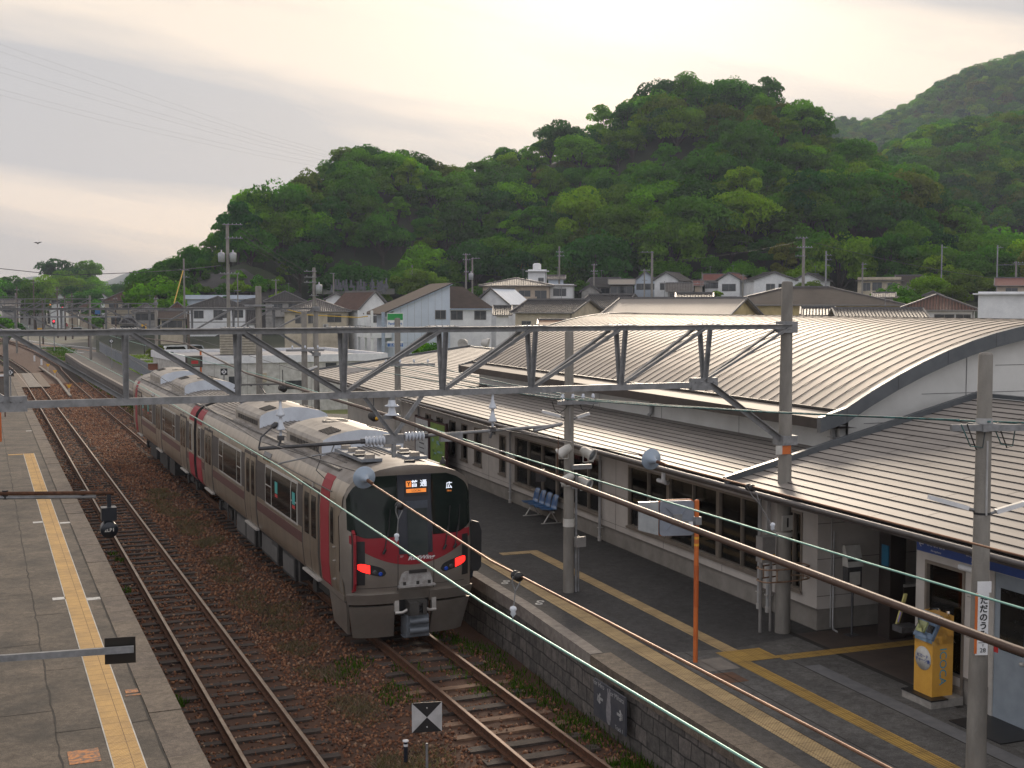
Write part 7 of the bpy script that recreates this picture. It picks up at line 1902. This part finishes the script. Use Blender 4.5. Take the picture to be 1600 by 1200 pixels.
house(1173, 1248, 438, 425, 240, 'white house with a blue grey gabled roof behind the big dark roof', h_white, tile_dark, 'front', rz=rad(16), wins=((.4, 1.3, 1.6, 1.2), (.7, 1.3, 1.6, 1.2)))
house(1238, 1286, 438, 427, 250, 'small white gabled house right of the blue grey roof', h_white, tile_dark, 'front', rz=rad(-14))
house(1340, 1408, 438, 433, 238, 'cream flat roofed house with a long balcony railing', h_cream, slate, 'flat', depth=8, wins=((.2, 1.2, 1.4, 1.4), (.45, 1.2, 1.6, 1.6), (.8, 1.1, 1.6, 1.2), (.3, 3.6, 1.5, 1.5)))
house(1398, 1446, 442, 430, 246, 'dark roofed house beside the flat balcony house', h_grey, slate, 'side')
house(1112, 1412, 476, 448, 165, 'very wide building with a dark hipped slate roof and a yellow wall', h_yel, slate, 'hip', depth=18, wins=((.55, 1.4, 4, .6), (.75, 1.4, 4, .6)))
house(1305, 1452, 498, 482, 118, 'house with a pale tiled roof edged by red ridge tiles', h_cream, tile_light, 'side', depth=7, rz=rad(8))
house(1398, 1530, 484, 460, 132, 'white house with a brown tiled hipped roof and arched openings', h_white, tile_brown, 'hip', depth=9, wins=((.6, 1.0, 1.8, 1.0), (.85, 1.0, 1.3, 1.0)))
house(1362, 1400, 464, 457, 200, 'small house with a shining tiled ridge between the dark and brown roofs', h_grey, tile_light, 'side')
house(1440, 1475, 462, 455, 205, 'small pale roofed house behind the brown hipped roof', h_grey, stripes, 'front')
house(1553, 1640, 446, 434, 225, 'house with a red brown roof at the right edge below the wood', h_beige, redroof, 'side', wins=W3)
house(1528, 1640, 460, 456, 118, 'plain white tiled block with vertical joints at the right edge', h_white, h_white, 'flat', depth=8)
house(1250, 1305, 492, 480, 125, 'narrow tiled roof between the dark hall and the red edged roof', h_grey, tile_dark, 'side')
for (a, b, c, e, d, lab, w_, r_, k_) in ((76, 104, 466, 456, 420, 'white house with a blue grey gabled roof far down the line', h_white, tile_light, 'front'), (0, 32, 478, 468, 330, 'long grey factory shed at the far left', h_grey, tile_light, 'side'), (28, 72, 476, 467, 380, 'grey factory building with pale roof lights far down the line', h_grey, stripes, 'side'), (8, 28, 470, 463, 400, 'small house with a rusty red roof at the far left', h_cream, redroof, 'side'), (104, 124, 478, 471, 360, 'low brown roofed house right of the far white house', h_beige, tile_brown, 'side'), (122, 152, 480, 472, 330, 'brown roofed house by the far level crossing', h_beige, tile_brown, 'hip'), (165, 200, 496, 484, 290, 'cream house with a dark porch beyond the level crossing', h_cream, tile_dark, 'hip'), (152, 170, 465, 459, 420, 'small white house below the skyline trees', h_white, slate, 'front')):
    house(a, b, c, e, d, lab, w_, r_, k_, wins=W3)
# gravestones
gm = mat('grey gravestone', (.14, .145, .16), .6, c2=(.08, .085, .095), sc_=3)
m = MB(); m.box(-.35, .35, -.35, .35, 0, .35); m.box(-.22, .22, -.22, .22, .35, .6); m.box(-.14, .14, -.14, .14, .6, 1.5); gs_me = None
for i in range(48):
    p = rnd.uniform(515, 606); r = rnd.uniform(248, 262); x, y = polar(p, r); z = at_d(p, rnd.uniform(449, 459), r).z
    if gs_me is None:
        o = m.build('gravestone', gm); gs_me = o.data
    else: o = bpy.data.objects.new('gravestone', gs_me); COL.objects.link(o)
    o.location = (x, y, z); o.scale = (1, 1, rnd.uniform(.8, 1.4)); o.rotation_euler = (0, 0, rnd.uniform(-.2, .2))
    tag(o, 'grey gravestone in the hillside cemetery at the foot of the wood', 'gravestone', 'gravestones on the hillside')
mb = MB(); mb.grid(lambda a, b: (lambda q: (q[0], q[1], at_d(505 + 112 * a, 459 - 9 * b, 246 + 18 * b).z - .1))(polar(505 + 112 * a, 246 + 18 * b)), 6, 4)
structure(mb, 'cemetery_ground', mat('cemetery terrace', (.04, .045, .035), .9))

# town utility poles: px, top, base hint, distance
def tpole(p, ytop, d, label, arms, r=.17, tr=0, mt=None):
    P_ = at_d(p, ytop, d); z0 = terr(P_.x, P_.y); s = d / F_PX
    t = util_pole(P_.x, P_.y, z0, P_.z, r * 1.25, r, label, arms=[(at_d(p, ya, d).z, l0 * s, l1 * s, -YAW - math.atan((p - 800) / F_PX), n) for (ya, l0, l1, n) in arms], mt=mt)
    if tr:
        m = WB()
        for (dx, yy) in ([(-9, 402), (9, 402)] if tr == 2 else [(8, tr)]):
            q = at_d(p + dx, yy, d - .3); m.lathe([(0, -.6), (.42, -.6), (.45, .5), (.3, .6), (.1, .65), (.08, .95), (0, .95)], q, seg=12, mi=0)
        m.build('transformer', [mat('pale grey transformer', (.38, .40, .42), .5)], t)
    return t
tpole(355, 350, 165, 'tallest concrete pole with two grey transformers and three crossarms', [(351, -8, 22, 5), (372, -2, 22, 4), (428, -14, 18, 6)], .2, 2)
tpole(490.5, 418, 165, 'concrete pole with three white insulators beside the grey hipped roof', [(424, -16, 2, 2), (433, -16, 2, 2), (441, -16, 2, 2), (462, -8, 6, 2)], .2, 452)
tpole(287, 404, 215, 'slender pole with a yellow guarded stay in front of the rock slope', [(422, -8, 8, 3), (433, -2, 8, 1)], .14)
tpole(371, 427, 200, 'thin grey antenna pole right of the tallest pole', [(454, -5, 5, 0)], .08)
tpole(728, 396, 230, 'pole with many white insulators above the shop roof', [(398, -6, 7, 4), (406, -6, 7, 4), (425, -4, 4, 3)], .16, 432)
tpole(738, 403, 235, 'twin pole standing right beside the pole with many insulators', [(404, -2, 12, 3)], .15)
tpole(644, 414, 240, 'thin pole with a small box in front of the bright tree', [(428, -4, 4, 1)], .13)
tpole(521, 427, 240, 'thin plain pole with a lamp arm before the dark wood', [(427, -6, 2, 0)], .12)
tpole(431, 437, 240, 'short pole with a single crossarm left of the tile roofed house', [(438, -7, 6, 3)], .13)
tpole(874, 385, 235, 'pole with a lightning spike above the white block', [(394, -6, 6, 4), (400, -5, 8, 3)], .15)
tpole(928, 412, 245, 'pole with white insulators at the foot of the dark wood', [(414, -5, 5, 3), (424, -6, 6, 4), (428, -4, 6, 2)], .15)
tpole(1019, 393, 235, 'pole with a long top arm of three white insulators', [(394, -19, 2, 3)], .2)
tpole(1007, 420, 225, 'thin pole amid the blue grey hillside houses', [(423, -7, 8, 5), (438, -4, 4, 2)], .12)
tpole(1097, 425, 235, 'thin antenna pole left of the red roofed white house', [(443, -13, 10, 2)], .08)
tpole(1161, 428, 235, 'thin pole right of the red roofed white house', [(431, -7, 5, 2), (440, -6, 6, 2)], .10)
tpole(1256, 371, 180, 'tall pole with stacked crossarms and a white transformer above the big dark roof', [(372, -14, 5, 4), (387, -12, 12, 6), (400, -14, 2, 2), (461, -8, 8, 2)], .19, 0)
tpole(1291, 392, 240, 'thin pale pole right of the tall stacked crossarm pole', [(399, -1, 8, 2), (406, -1, 8, 2), (415, -2, 6, 1)], .13, mt=steel)
tpole(1348, 410, 236, 'pole with a small white box by the flat balcony house', [(413, 0, 6, 1), (420, 0, 5, 1)], .14)
tpole(1472, 382, 245, 'slim pale steel pole in front of the yellow green wood', [(387, -1, 7, 1)], .11, mt=steel)
tpole(1559, 383, 245, 'slim pale steel pole near the right edge', [(387, -1, 7, 1), (414, 0, 38, 2)], .11, mt=steel)
tpole(1588, 408, 235, 'short pole with white insulators at the right edge', [(411, -6, 10, 3)], .15)
for (p, yt, d, l_) in ((52, 437, 330, 'slim pole before the blue hill at the far left'), (89, 448, 300, 'dark pole beside the far white house'), (112, 458, 290, 'pale pole right of the far white house'), (101, 462, 280, 'pole near the far level crossing'), (26, 448, 320, 'thin pole with wires at the far left'), (138, 490, 230, 'brown pole beside the far grass'), (66, 470, 250, 'thin mast over the distant siding'), (180, 462, 235, 'dark pole left of the reddish brown roof'), (243, 462, 185, 'dark brown pole in front of the cream house wing'), (294, 485, 150, 'dark pole in front of the big white house')):
    tpole(p, yt, d, l_, [(yt + 5, -4, 4, 2)], .14, mt=mat('dark brown pole', (.10, .075, .06), .85))
# wires across the town and sky
def aer(pts, label, r=.012, group=None, sag=.0): return wire('overhead_line', [at_d(*q) for q in pts], r, cable, label, 'wire', group, sag, 4)
for k, (a, b, c) in enumerate(((66, 150, 245), (78, 160, 250), (104, 185, 252), (113, 195, 258), (142, 225, 262), (151, 235, 268))):
    aer([(-60, a - 18, 330), (180, a + (c - a) * .36, 340), (400, a + (c - a) * .78, 350), (540, c, 360)], 'very thin power line crossing the sky toward the hill', .013, 'thin power lines across the sky', .002)
aer([(-50, 414, 200), (100, 430, 200), (230, 425, 205), (345, 415, 165)], 'dark sagging wire low across the left sky', .05, sag=.002)
for k in range(3): aer([(375, 355 + k * 8, 166), (478, 425 + k * 9, 166)], 'slack line from the tallest pole to the insulator pole', .03, 'lines between the two tall poles', .02)
aer([(0, 436, 300), (120, 446, 300), (330, 440, 260)], 'fine wire above the skyline trees', .03)
aer([(878, 400, 235), (925, 428, 245)], 'wire between the spike pole and the wood edge pole', .03, sag=.02)
aer([(1020, 408, 235), (1245, 378, 182)], 'wire from the long arm pole to the stacked crossarm pole', .016, sag=.01)
aer([(1268, 378, 182), (1600, 440, 240)], 'wire running right from the stacked crossarm pole', .03, sag=.01)
yl = mat('yellow stay guard', (.6, .38, .04), .6)
m = MB(); m.tube([at_d(286, 423, 214), at_d(272, 474, 205)], .09, 6); tag(m.build('stay_guard', yl), 'yellow sleeve on the slanting stay wire before the rock slope', 'stay guard')
m = MB(); m.tube([at_d(447, 483, 120), at_d(480, 492, 120), at_d(560, 496, 120), at_d(575, 494, 120)], .05, 6); tag(m.build('cable_guard', yl), 'yellow sheathed cable in front of the grey hipped house', 'cable guard')
# twisted cables between the platform poles
def P3(*a): return Vector(a)
for k, (a, b, c) in enumerate((((11.4, 41.9, 5.27), (11.5, 24.6, 5.27), (11.95, 12.9, 5.78)), ((12.9, 41.9, 5.25), (11.95, 24.6, 5.25), (12.3, 12.7, 5.76)), ((14.3, 41.8, 5.24), (12.4, 24.6, 5.22), (12.75, 12.6, 5.74)))):
    wire('twisted_cable', [a, b, c], .014, teal, ('left', 'middle', 'right')[k] + ' teal twisted cable strung between the platform poles', 'cable', sag=.004)
wire('twisted_cable', [(12.75, 12.6, 5.74), (14.5, 2, 5.4)], .014, teal, 'teal twisted cable leaving the nearest pole toward the right', 'cable')
m = MB()
for (x0_, x1_, dy_) in ((11.85, 12.28, -.25), (12.38, 12.8, -.2)):
    for k in range(2):
        m.tube([(x0_ + .1 * k, 12.75, 5.74), (x0_ + .12 + .1 * k, 12.7, 5.45 - .05 * k), (x1_ - .1, 12.7, 5.42), (x1_, 12.75, 5.72)], .009, 6, k)
tag(m.build('cable_loops', [teal, cable]), 'slack black and teal cable loops at the crossarm of the nearest pole', 'cable')
m = MB()
for x in (11.55, 12.2): m.tube([(x - .2, 24.5, 5.25), (x - .12, 24.5, 5.02), (x, 24.5, 4.95), (x + .15, 24.5, 5.05), (x + .2, 24.5, 5.25)], .009, 6, 0)
tag(m.build('cable_loops', [cable]), 'slack cable loops at the crossarm of the loudspeaker pole', 'cable')

# ================================================================== small things by the tracks
# diamond marker board between the tracks
xs_ = thing('marker_board', (6.22, 18.0, -.25), 'square black and white hourglass marker board on a thin post between the tracks', 'sign', rz=rad(-12))
m = MB(); m.tube([(0, .02, 0), (0, .02, .75)], .02, 8); m.build('post', steel, xs_, world=False)
m = MB(); q = .235; zc = 1.17
m.box(-q, q, -.006, .006, zc - q, zc + q, 0); o_ = (0, -.0085, zc)
m.add([(-q, -.0085, zc - q), (-q, -.0085, zc + q), o_], [(0, 2, 1)], 1); m.add([(q, -.0085, zc - q), (q, -.0085, zc + q), o_], [(0, 1, 2)], 1)
for z in (zc - .15, zc + .15): m.lathe([(.012, 0), (.012, .008), (0, .01)], (0, -.009, z), (0, -1, 0), 8, 2)
m.build('board', [black, mat('marker white', (.5, .5, .5), .5), alu], xs_, world=False)
m = MB(); m.tube([(0, 0, 0), (0, 0, .34)], .035, 12, 0); m.tube([(0, 0, .26), (0, 0, .30)], .0375, 12, 1); m.lathe([(.05, .34), (.05, .36), (0, .37)], seg=12, mi=1)
o = m.build('marker_peg', [mat('dark blue peg', (.02, .025, .04), .4), white], loc=(0, 0, 0)); P_ = at_z(634, 1190, -.22); o.location = P_
tag(o, 'short black and white peg beside the hourglass marker', 'marker peg')
# black board on a steel arm and the round black plate on a bracket, both over the left platform
arm = thing('board_arm', (-1.2, 15.6, PZ), 'black rectangular board on a galvanised arm over the left platform', 'signal board')
m = WB(); a_ = at_d(-60, 1033, 15.2); b_ = at_d(209, 1014, 15.0); m.bar(a_, b_, .05, .075, 0); m.tube([a_, (a_.x, a_.y, PZ)], .06, 10, 0); m.build('arm', steel, arm)
m = WB(); c_ = at_d(187.5, 1018, 15.03); d_ = (b_ - a_).normalized(); d_.z = 0; d_.normalize(); n_ = Vector((-d_.y, d_.x, 0))
m.obox(c_ + n_ * .05, d_, n_, Vector((0, 0, 1)), .173, .006, .155, 0); m.build('board', mat('board black brown', (.022, .016, .01), .35, c2=(.012, .01, .009)), arm)
br = thing('bracket_signal', (-1.5, 20.5, PZ), 'round black plate lettered 2LP1 hanging from a long steel bracket over the left track', 'signal')
m = WB(); a_ = at_d(-80, 772, 20); b_ = at_d(178, 770, 19.92)
m.tube([a_, b_], .03, 10, 0); m.tube([a_ + Vector((0, 0, -.06)), at_d(150, 772, 19.95) + Vector((0, 0, -.04))], .028, 10, 1); m.tube([a_, (a_.x, a_.y, PZ)], .06, 10, 0); 
for p in (8, 130): m.tube([at_d(p, 766, 19.97), at_d(p, 780, 19.97)], .045, 8, 2)
m.build('bracket', [rust, steel, black], br)
m = WB(); t_ = at_d(170, 771, 19.92); c = at_d(171, 828, 19.8); m.box(t_.x - .03, t_.x + .03, t_.y - .02, t_.y + .02, c.z + .1, t_.z, 0); m.box(c.x - .11, c.x + .11, c.y - .02, c.y + .2, c.z + .14, c.z + .34, 0)
m.lathe([(0, -.02), (.125, -.02), (.13, .0), (.125, .1), (.11, .16), (0, .16)], c, (-.1, 1, .15), 24, 0); m.tube([c + Vector((0, .07, 0)), c + Vector((0, .1, 0))], .133, 20, 1, cap=False)
m.build('round_plate', [mat('glossy navy black', (.012, .016, .024), .3), dirtywhite], br)
vd = Vector((math.cos(.15), math.sin(.15), 0))
text('2LP1', .075, dirtywhite, br, facing(c + Vector((-.0, -.028, .0)) - Vector(br.location), (1, .0, 0), (0, .15, 1)), 'lettering', .001, bold=.001)
m = MB(); m.tube([(0, 0, 0), (0, 0, 2.2)], .05, 10, 0); o = m.build('orange_post', orangep, loc=(0, 0, 0)); o.location = (.72, 62.3, PZ); tag(o, 'bright orange post at the left picture edge on the left platform', 'post')
# little shelter box and number plate on the left platform far end
sh_ = thing('sign_case', (.35, 76, PZ), 'brown framed sign case with a white top on the left platform', 'sign case')
m = MB(); m.box(-.9, .9, -.15, .15, 1.2, 2.3, 0); m.box(-.95, .95, -.2, .2, 2.3, 2.38, 1); m.box(-.8, .8, -.16, -.151, 1.3, 2.2, 2)
for x in (-.8, .8): m.tube([(x, 0, 0), (x, 0, 1.2)], .04, 8, 0)
m.build('case', [mat('brown case', (.12, .06, .04), .6), white, mat('dull case glass', (.15, .13, .11), .3)], sh_, world=False)
def numplate(p, y, d, ch, label, h=.42, post=True):
    c = at_d(p, y, d); az = math.atan2(c.x, c.y); t = thing('number_marker', (c.x, c.y, PZ), label, 'sign', rz=-az)
    m = MB(); zc = c.z - PZ; m.box(-h, h, -.02, .02, zc - h, zc + h, 0); m.prism([(-h * .8, -.024, zc), (0, -.024, zc - h * .8), (h * .8, -.024, zc), (0, -.024, zc + h * .8)], (0, .003, 0), 1)
    m.tube([(0, .03, 0), (0, .03, zc)], .04, 8, 2); m.build('plate', [black, white, steel], t, world=False); text(ch, h * 1.1, black, t, facing((0, -.03, zc), (1, 0, 0)), 'lettering', .002, bold=.01)
numplate(350, 581, 72, '2', 'black plate with a white diamond and number 2 beyond the train', .19); numplate(267, 554, 100, '4', 'black plate with a white diamond and number 4 by the field', .2)
numplate(174, 533, 130, '6', 'black plate with a white diamond and number 6 by the far fence', .2); numplate(16, 582, 84, '3', 'black plate with a white diamond and number 3 on the left platform', .2)
# mirror cases on orange posts by the far platform
for (p, y, d, lab, k) in ((303, 565, 80, 'framed platform mirror reflecting red on an orange post beyond the train', 1), (241, 573, 100, 'rusty backed platform mirror on an orange post near the far fence', 0)):
    c = at_d(p, y, d); az = math.atan2(c.x, c.y); t = thing('platform_mirror', (c.x, c.y, PZ), lab, 'mirror', rz=-az); zc = c.z - PZ; s = d / F_PX; w_ = (24 if k else 17) * s / 2 * 1.05; h_ = (15 if k else 9) * s / 2 * 1.1
    m = MB(); m.box(-w_, w_, -.1, .1, zc - h_, zc + h_, 0); m.box(-w_ - .03, w_ + .03, -.2, .15, zc + h_, zc + h_ + .06, 1)
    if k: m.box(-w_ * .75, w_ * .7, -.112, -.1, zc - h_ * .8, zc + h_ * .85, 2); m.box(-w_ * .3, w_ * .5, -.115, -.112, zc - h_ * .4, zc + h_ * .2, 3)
    m.tube([(w_ * .8, .05, 0), (w_ * .8, .05, zc + h_ * 1.9)], .06, 8, 4)
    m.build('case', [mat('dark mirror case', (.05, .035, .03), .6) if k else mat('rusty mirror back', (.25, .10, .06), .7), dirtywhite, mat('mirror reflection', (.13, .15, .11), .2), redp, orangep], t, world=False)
# triangular yellow track markers and white stakes between the tracks
for (p, y, d) in ((108, 610, 0), (86, 585, 1), (75, 574, 1)):
    P_ = at_z(p, y + 6, -.25); m = MB(); m.tube([(0, 0, 0), (0, 0, .5)], .06, 8, 0); m.prism([(-.22, -.03, .82), (.22, -.03, .82), (0, -.03, .48)], (0, .05, 0), 1)
    o = m.build('track_marker', [dirtywhite, yellowp], loc=(0, 0, 0)); o.location = P_; tag(o, 'yellow triangular marker on a white stake between the tracks', 'track marker', 'yellow markers between the tracks')
for (p, y) in ((54, 562), (65, 568)):
    P_ = at_z(p, y + 3, -.25); m = MB(); m.tube([(0, 0, 0), (0, 0, .8)], .11, 8, 0); o = m.build('white_stake', [white], loc=(0, 0, 0)); o.location = P_; tag(o, 'plain white stake between the distant tracks', 'stake', 'white stakes between the tracks')
m = MB(); prv = None
for (p, y) in ((110, 619), (97, 602), (90, 593), (76, 583), (62, 573)):
    q = at_z(p, y, -.14)
    if prv is not None: m.bar(prv, q, .22, .12)
    prv = q
tag(m.build('cable_trough', conc), 'pale concrete cable trough lying between the distant tracks', 'cable trough')
# grey picket fence along the back of the far platform
fp_ = [(12.9, 66), (12.9, 78), (12.9, 90), (13.0, 103), (13.3, 118), (13.6, 132), (13.75, 145), (14.1, 160), (14.6, 176)]
fe = thing('picket_fence', (13.2, 110, PZ), 'long grey picket fence along the back of the far platform', 'fence')
fm = mat('grey fence steel', (.20, .22, .25), .5, .3, c2=(.15, .165, .19))
for (a, b), (c, d) in zip(fp_, fp_[1:]):
    m = WB(); n = int(math.hypot(c - a, d - b) / .16)
    for k in range(n):
        t = k / n; m.box(a + (c - a) * t - .012, a + (c - a) * t + .012, b + (d - b) * t - .035, b + (d - b) * t + .035, PZ + .05, PZ + 1.3)
    for z in (.15, 1.15): m.bar((a, b, PZ + z), (c, d, PZ + z), .05, .05)
    m.build('fence_panel', fm, fe)
    m = WB(); m.box(a - .04, a + .04, b - .04, b + .04, PZ - .3, PZ + 1.35); m.build('post', fm, fe)
# grassy field beyond the fence, with blades
grassm = ground_mat('field grass ground', (.10, .16, .03), (.15, .19, .05), (.15, .14, .06), .15, 4)
fld = [at_z(p, y, -.28) for p, y in ((120, 548), (200, 600), (260, 625), (420, 640), (420, 560), (330, 552), (250, 552), (180, 552))]
fld = [(14.3, 70, -.3), (24, 70, -.3), (60, 150, -.3), (75, 250, -.3), (22, 250, -.3), (15.2, 176, -.3), (13.9, 145, -.3), (13.3, 103, -.3)]
structure(MB().add(fld, [tuple(range(8))]), 'field', grassm)
blades('field_grass', [(rnd.uniform(15, 44), rnd.uniform(95, 190), 2.2, 1) for _ in range(230)], 110, 2, .38, .03, brt, 'tall green grass growing in the field beyond the fence', .5, lambda x, y: -.3)
blades('trackside_grass', [(rnd.uniform(10.2, 13), rnd.uniform(173, 230), 2, 1) for _ in range(60)] + [(rnd.uniform(-14, 2), rnd.uniform(160, 260), 2, 1) for _ in range(90)] + [(9.7 + rnd.uniform(-.3, .25), rnd.uniform(85, 168), .5, .3) for _ in range(90)], 90, 2, .3, .03, weedm, 'green grass beside the distant tracks', .5, lambda x, y: -.3)
# road with its markings beyond the crossing
def rd(w0, z, c0=0):
    pts_ = [(262, 556, 0), (200, 536, 0), (120, 519, 0), (70, 512, 0), (62, 507, 0), (70, 501, 0), (82, 496, 0), (88, 491, 0)]
    return pts_
rp2 = [at_z(p, y, -.28) for p, y, _ in rd(0, 0)]
rp2 = curve_pts([Vector((30, 150, 0)), Vector((16, 215, 0)), Vector((2, 300, 0)), Vector((-8, 400, 0)), Vector((-2, 520, 0)), Vector((12, 700, 0)), Vector((30, 1000, 0))], 12)
def road_strip(off, w, z, name, m_):
    mb = MB(); n = len(rp2); vs = []
    for i, p in enumerate(rp2):
        d = (rp2[min(i + 1, n - 1)] - rp2[max(i - 1, 0)]).normalized(); s = Vector((d.y, -d.x, 0))
        vs += [p + s * (off - w / 2) + Vector((0, 0, z)), p + s * (off + w / 2) + Vector((0, 0, z))]
    mb.add(vs, [(2 * i, 2 * i + 1, 2 * i + 3, 2 * i + 2) for i in range(n - 1)]); structure(mb, name, m_)
road_strip(0, 9, -.24, 'road', roadm); road_strip(0, .35, -.225, 'road_centre_line', mat('orange road line', (.55, .25, .08), .7)); road_strip(3.6, .3, -.225, 'road_edge_line', white); road_strip(-3.6, .3, -.226, 'road_edge_line', white)
structure(MB().add([(24, 172, -.20), (64, 172, -.20), (64, 188, -.20), (24, 188, -.20)], [(0, 1, 2, 3)]), 'parking_lot', roadm)
# cars
def car(p, y, d, paint_, label, L_=4.3, Hc=1.75, rz=0.0, van=False):
    P_ = at_d(p, y, d); P_.z = -.22
    az = math.atan2(P_.x, P_.y); t = thing('parked_car', P_, label, 'car', rz=-az + rz)
    h = L_ / 2; w = .85
    pr = [(-h, .3), (-h, .85), (-h + .3, 1.0), (-h + .55, 1.05), (-h + 1.0 if not van else -h + .5, Hc - .04), (h - 1.3, Hc), (h - .5 if not van else h - .1, Hc - .1), (h - .05, 1.0), (h, .8), (h, .3)]
    m = MB(); m.prism([(x, -w, z) for x, z in pr], (0, 2 * w, 0), 0); m.build('body', paint_, t, world=False)
    m = MB(); g0, g1 = (-h + 1.1, h - .6)
    for s in (-1, 1): m.prism([(g0 - .1, s * (w + .004), 1.08), (g1 + .25, s * (w + .004), 1.08), (g1, s * (w + .004), Hc - .16), (g0 + .25, s * (w + .004), Hc - .16)], (0, s * .006, 0), 0)
    m.build('side_window', glass, t, world=False)
    for x in (-h + .8, h - .8):
        for s in (-1, 1):
            m = MB(); m.lathe([(0, -.09), (.32, -.1), (.32, .1), (.2, .11), (0, .09)], (x, s * (w - .05), .32), (0, s, 0), 14, 0); m.build('wheel', mat('tyre', (.02, .02, .02), .8), t, world=False)
    m = MB()
    for s in (-1, 1): m.box(-h - .01, -h + .05, s * .6 - .14, s * .6 + .14, .68, .84)
    m.build('headlight', alu, t, world=False)
    return t
cw = mat('white car paint', (.62, .64, .66), .25, coat=.6)
car(277, 552, 182, cw, 'white wagon parked on the lot beside the grassy field', rz=rad(190)); car(296, 551, 184, mat('silver car paint', (.42, .45, .5), .25, .4), 'pale silver car half hidden right of the white wagon', rz=rad(10))
car(191, 519, 300, cw, 'small white van on the road behind the second gantry', van=True, Hc=1.9); car(59, 505, 420, mat('blue car paint', (.02, .08, .3), .3), 'small blue truck on the distant road', van=True, Hc=2.1); car(95, 502, 430, redp, 'small red car on the distant road'); car(117, 516, 330, cw, 'white car waiting at the level crossing'); car(232, 508, 250, mat('silver car paint', (.42, .45, .5), .25, .4), 'silver car parked before the low houses')
# crossing and traffic signals
def sig(p, y, d, colr, label, h=4.5):
    c = at_d(p, y, d); t = thing('railway_signal', (c.x, c.y, -.3), label, 'signal', rz=-math.atan2(c.x, c.y)); zc = c.z + .3; s = d / F_PX
    m = MB(); m.tube([(0, .1, 0), (0, .1, zc)], .08, 8, 0); m.box(-2.2 * s, 2.2 * s, -.1, .1, zc - 4.5 * s, zc + 2.6 * s, 1); m.build('head', [steel, black], t, world=False)
    m = MB(); m.lathe([(1.3 * s, 0), (1.2 * s, .05), (0, .08)], (0, -.1, zc), (0, -1, 0), 14); e = mat('lit %s lamp' % colr[0], colr[1], .4, emit=3.0); m.build('lamp', e, t, world=False)
sig(84, 502, 210, ('red', (1, .03, .05)), 'far railway signal showing a red lamp'); sig(43, 492, 230, ('green', (.02, .45, .35)), 'far railway signal showing a green lamp')
sig(78, 476, 380, ('orange', (1, .25, .03)), 'far traffic light showing an orange lamp'); sig(98, 481, 360, ('red', (1, .03, .05)), 'far traffic light showing a red lamp')
m = MB(); c = at_d(153, 487, 320); m.box(c.x - .7, c.x + .7, c.y - .03, c.y + .03, c.z - .6, c.z + .35, 0); m.tube([(c.x, c.y + .05, -.3), (c.x, c.y + .05, c.z + .9)], .08, 8, 1)
tag(m.build('road_sign', [mat('blue road sign', (.03, .16, .42), .4), steel]), 'blue road sign beyond the level crossing', 'sign')
for (p, y, d, lab) in ((62, 517, 210, 'yellow crossing gate box left of the level crossing'), (225, 511, 190, 'yellow and black warning sign right of the level crossing')):
    c = at_d(p, y, d); m = MB(); m.box(c.x - .35, c.x + .35, c.y - .05, c.y + .05, c.z - .45, c.z + .45, 0); m.tube([(c.x, c.y + .1, -.3), (c.x, c.y + .1, c.z)], .07, 8, 1); m.lathe([(.2, 0), (.2, .02), (0, .02)], (c.x, c.y - .05, c.z), (0, -1, 0), 12, 1)
    tag(m.build('crossing_sign', [yellowp, black]), lab, 'crossing sign')
# crossing floodlights peeping over the wing roof
for (p, lab) in ((725, 'left white floodlight above the far station roof'), (758, 'right white floodlight above the far station roof')):
    c = at_d(p, 536, 72); m = MB(); m.lathe([(0, -.25), (.14, -.22), (.3, .1), (.32, .2), (.28, .2), (0, .12)], c, (-.7, -.6, -.25) if p < 740 else (.8, -.5, -.2), 14, 0); m.tube([c, (c.x, c.y, 4.3)], .04, 6, 1)
    tag(m.build('floodlight', [dirtywhite, steel]), lab, 'floodlight')
# a bird in the left sky
m = MB(); c = at_d(59, 380, 120); m.prism([(-.35, 0, .05), (-.12, .06, .08), (0, .05, .0), (.12, .06, .08), (.36, 0, .16), (.1, -.04, .03), (0, -.12, -.02), (-.1, -.04, .03)], (0, 0, .02), 0)
o = m.build('bird', mat('dark feathers', (.03, .03, .03), .8), loc=(0, 0, 0)); o.location = c; o.rotation_euler = (rad(50), 0, 0); tag(o, 'small dark bird gliding in the left sky', 'bird')

# ================================================================== the hazy air
hz = MB(); hz.box(-2800, 2800, -60, 3000, -1.6, 300)
ho = hz.build('haze', None and 0 or (lambda m_: (m_.node_tree.nodes.remove(m_.node_tree.nodes['Principled BSDF']), m_)[1])((lambda m_: (setattr(m_, 'use_nodes', True), m_)[1])(bpy.data.materials.new('haze'))), loc=(0, 0, 0))
ho['kind'] = 'stuff'; ho['label'] = 'thin pale evening haze filling the air'; ho['category'] = 'haze'
_t = ho.data.materials[0].node_tree; _v = _t.nodes.new('ShaderNodeVolumePrincipled'); _v.inputs['Density'].default_value = .00018; _v.inputs['Color'].default_value = (.62, .72, .92, 1); _v.inputs['Anisotropy'].default_value = .35
_t.links.new(_v.outputs[0], _t.nodes['Material Output'].inputs['Volume'])
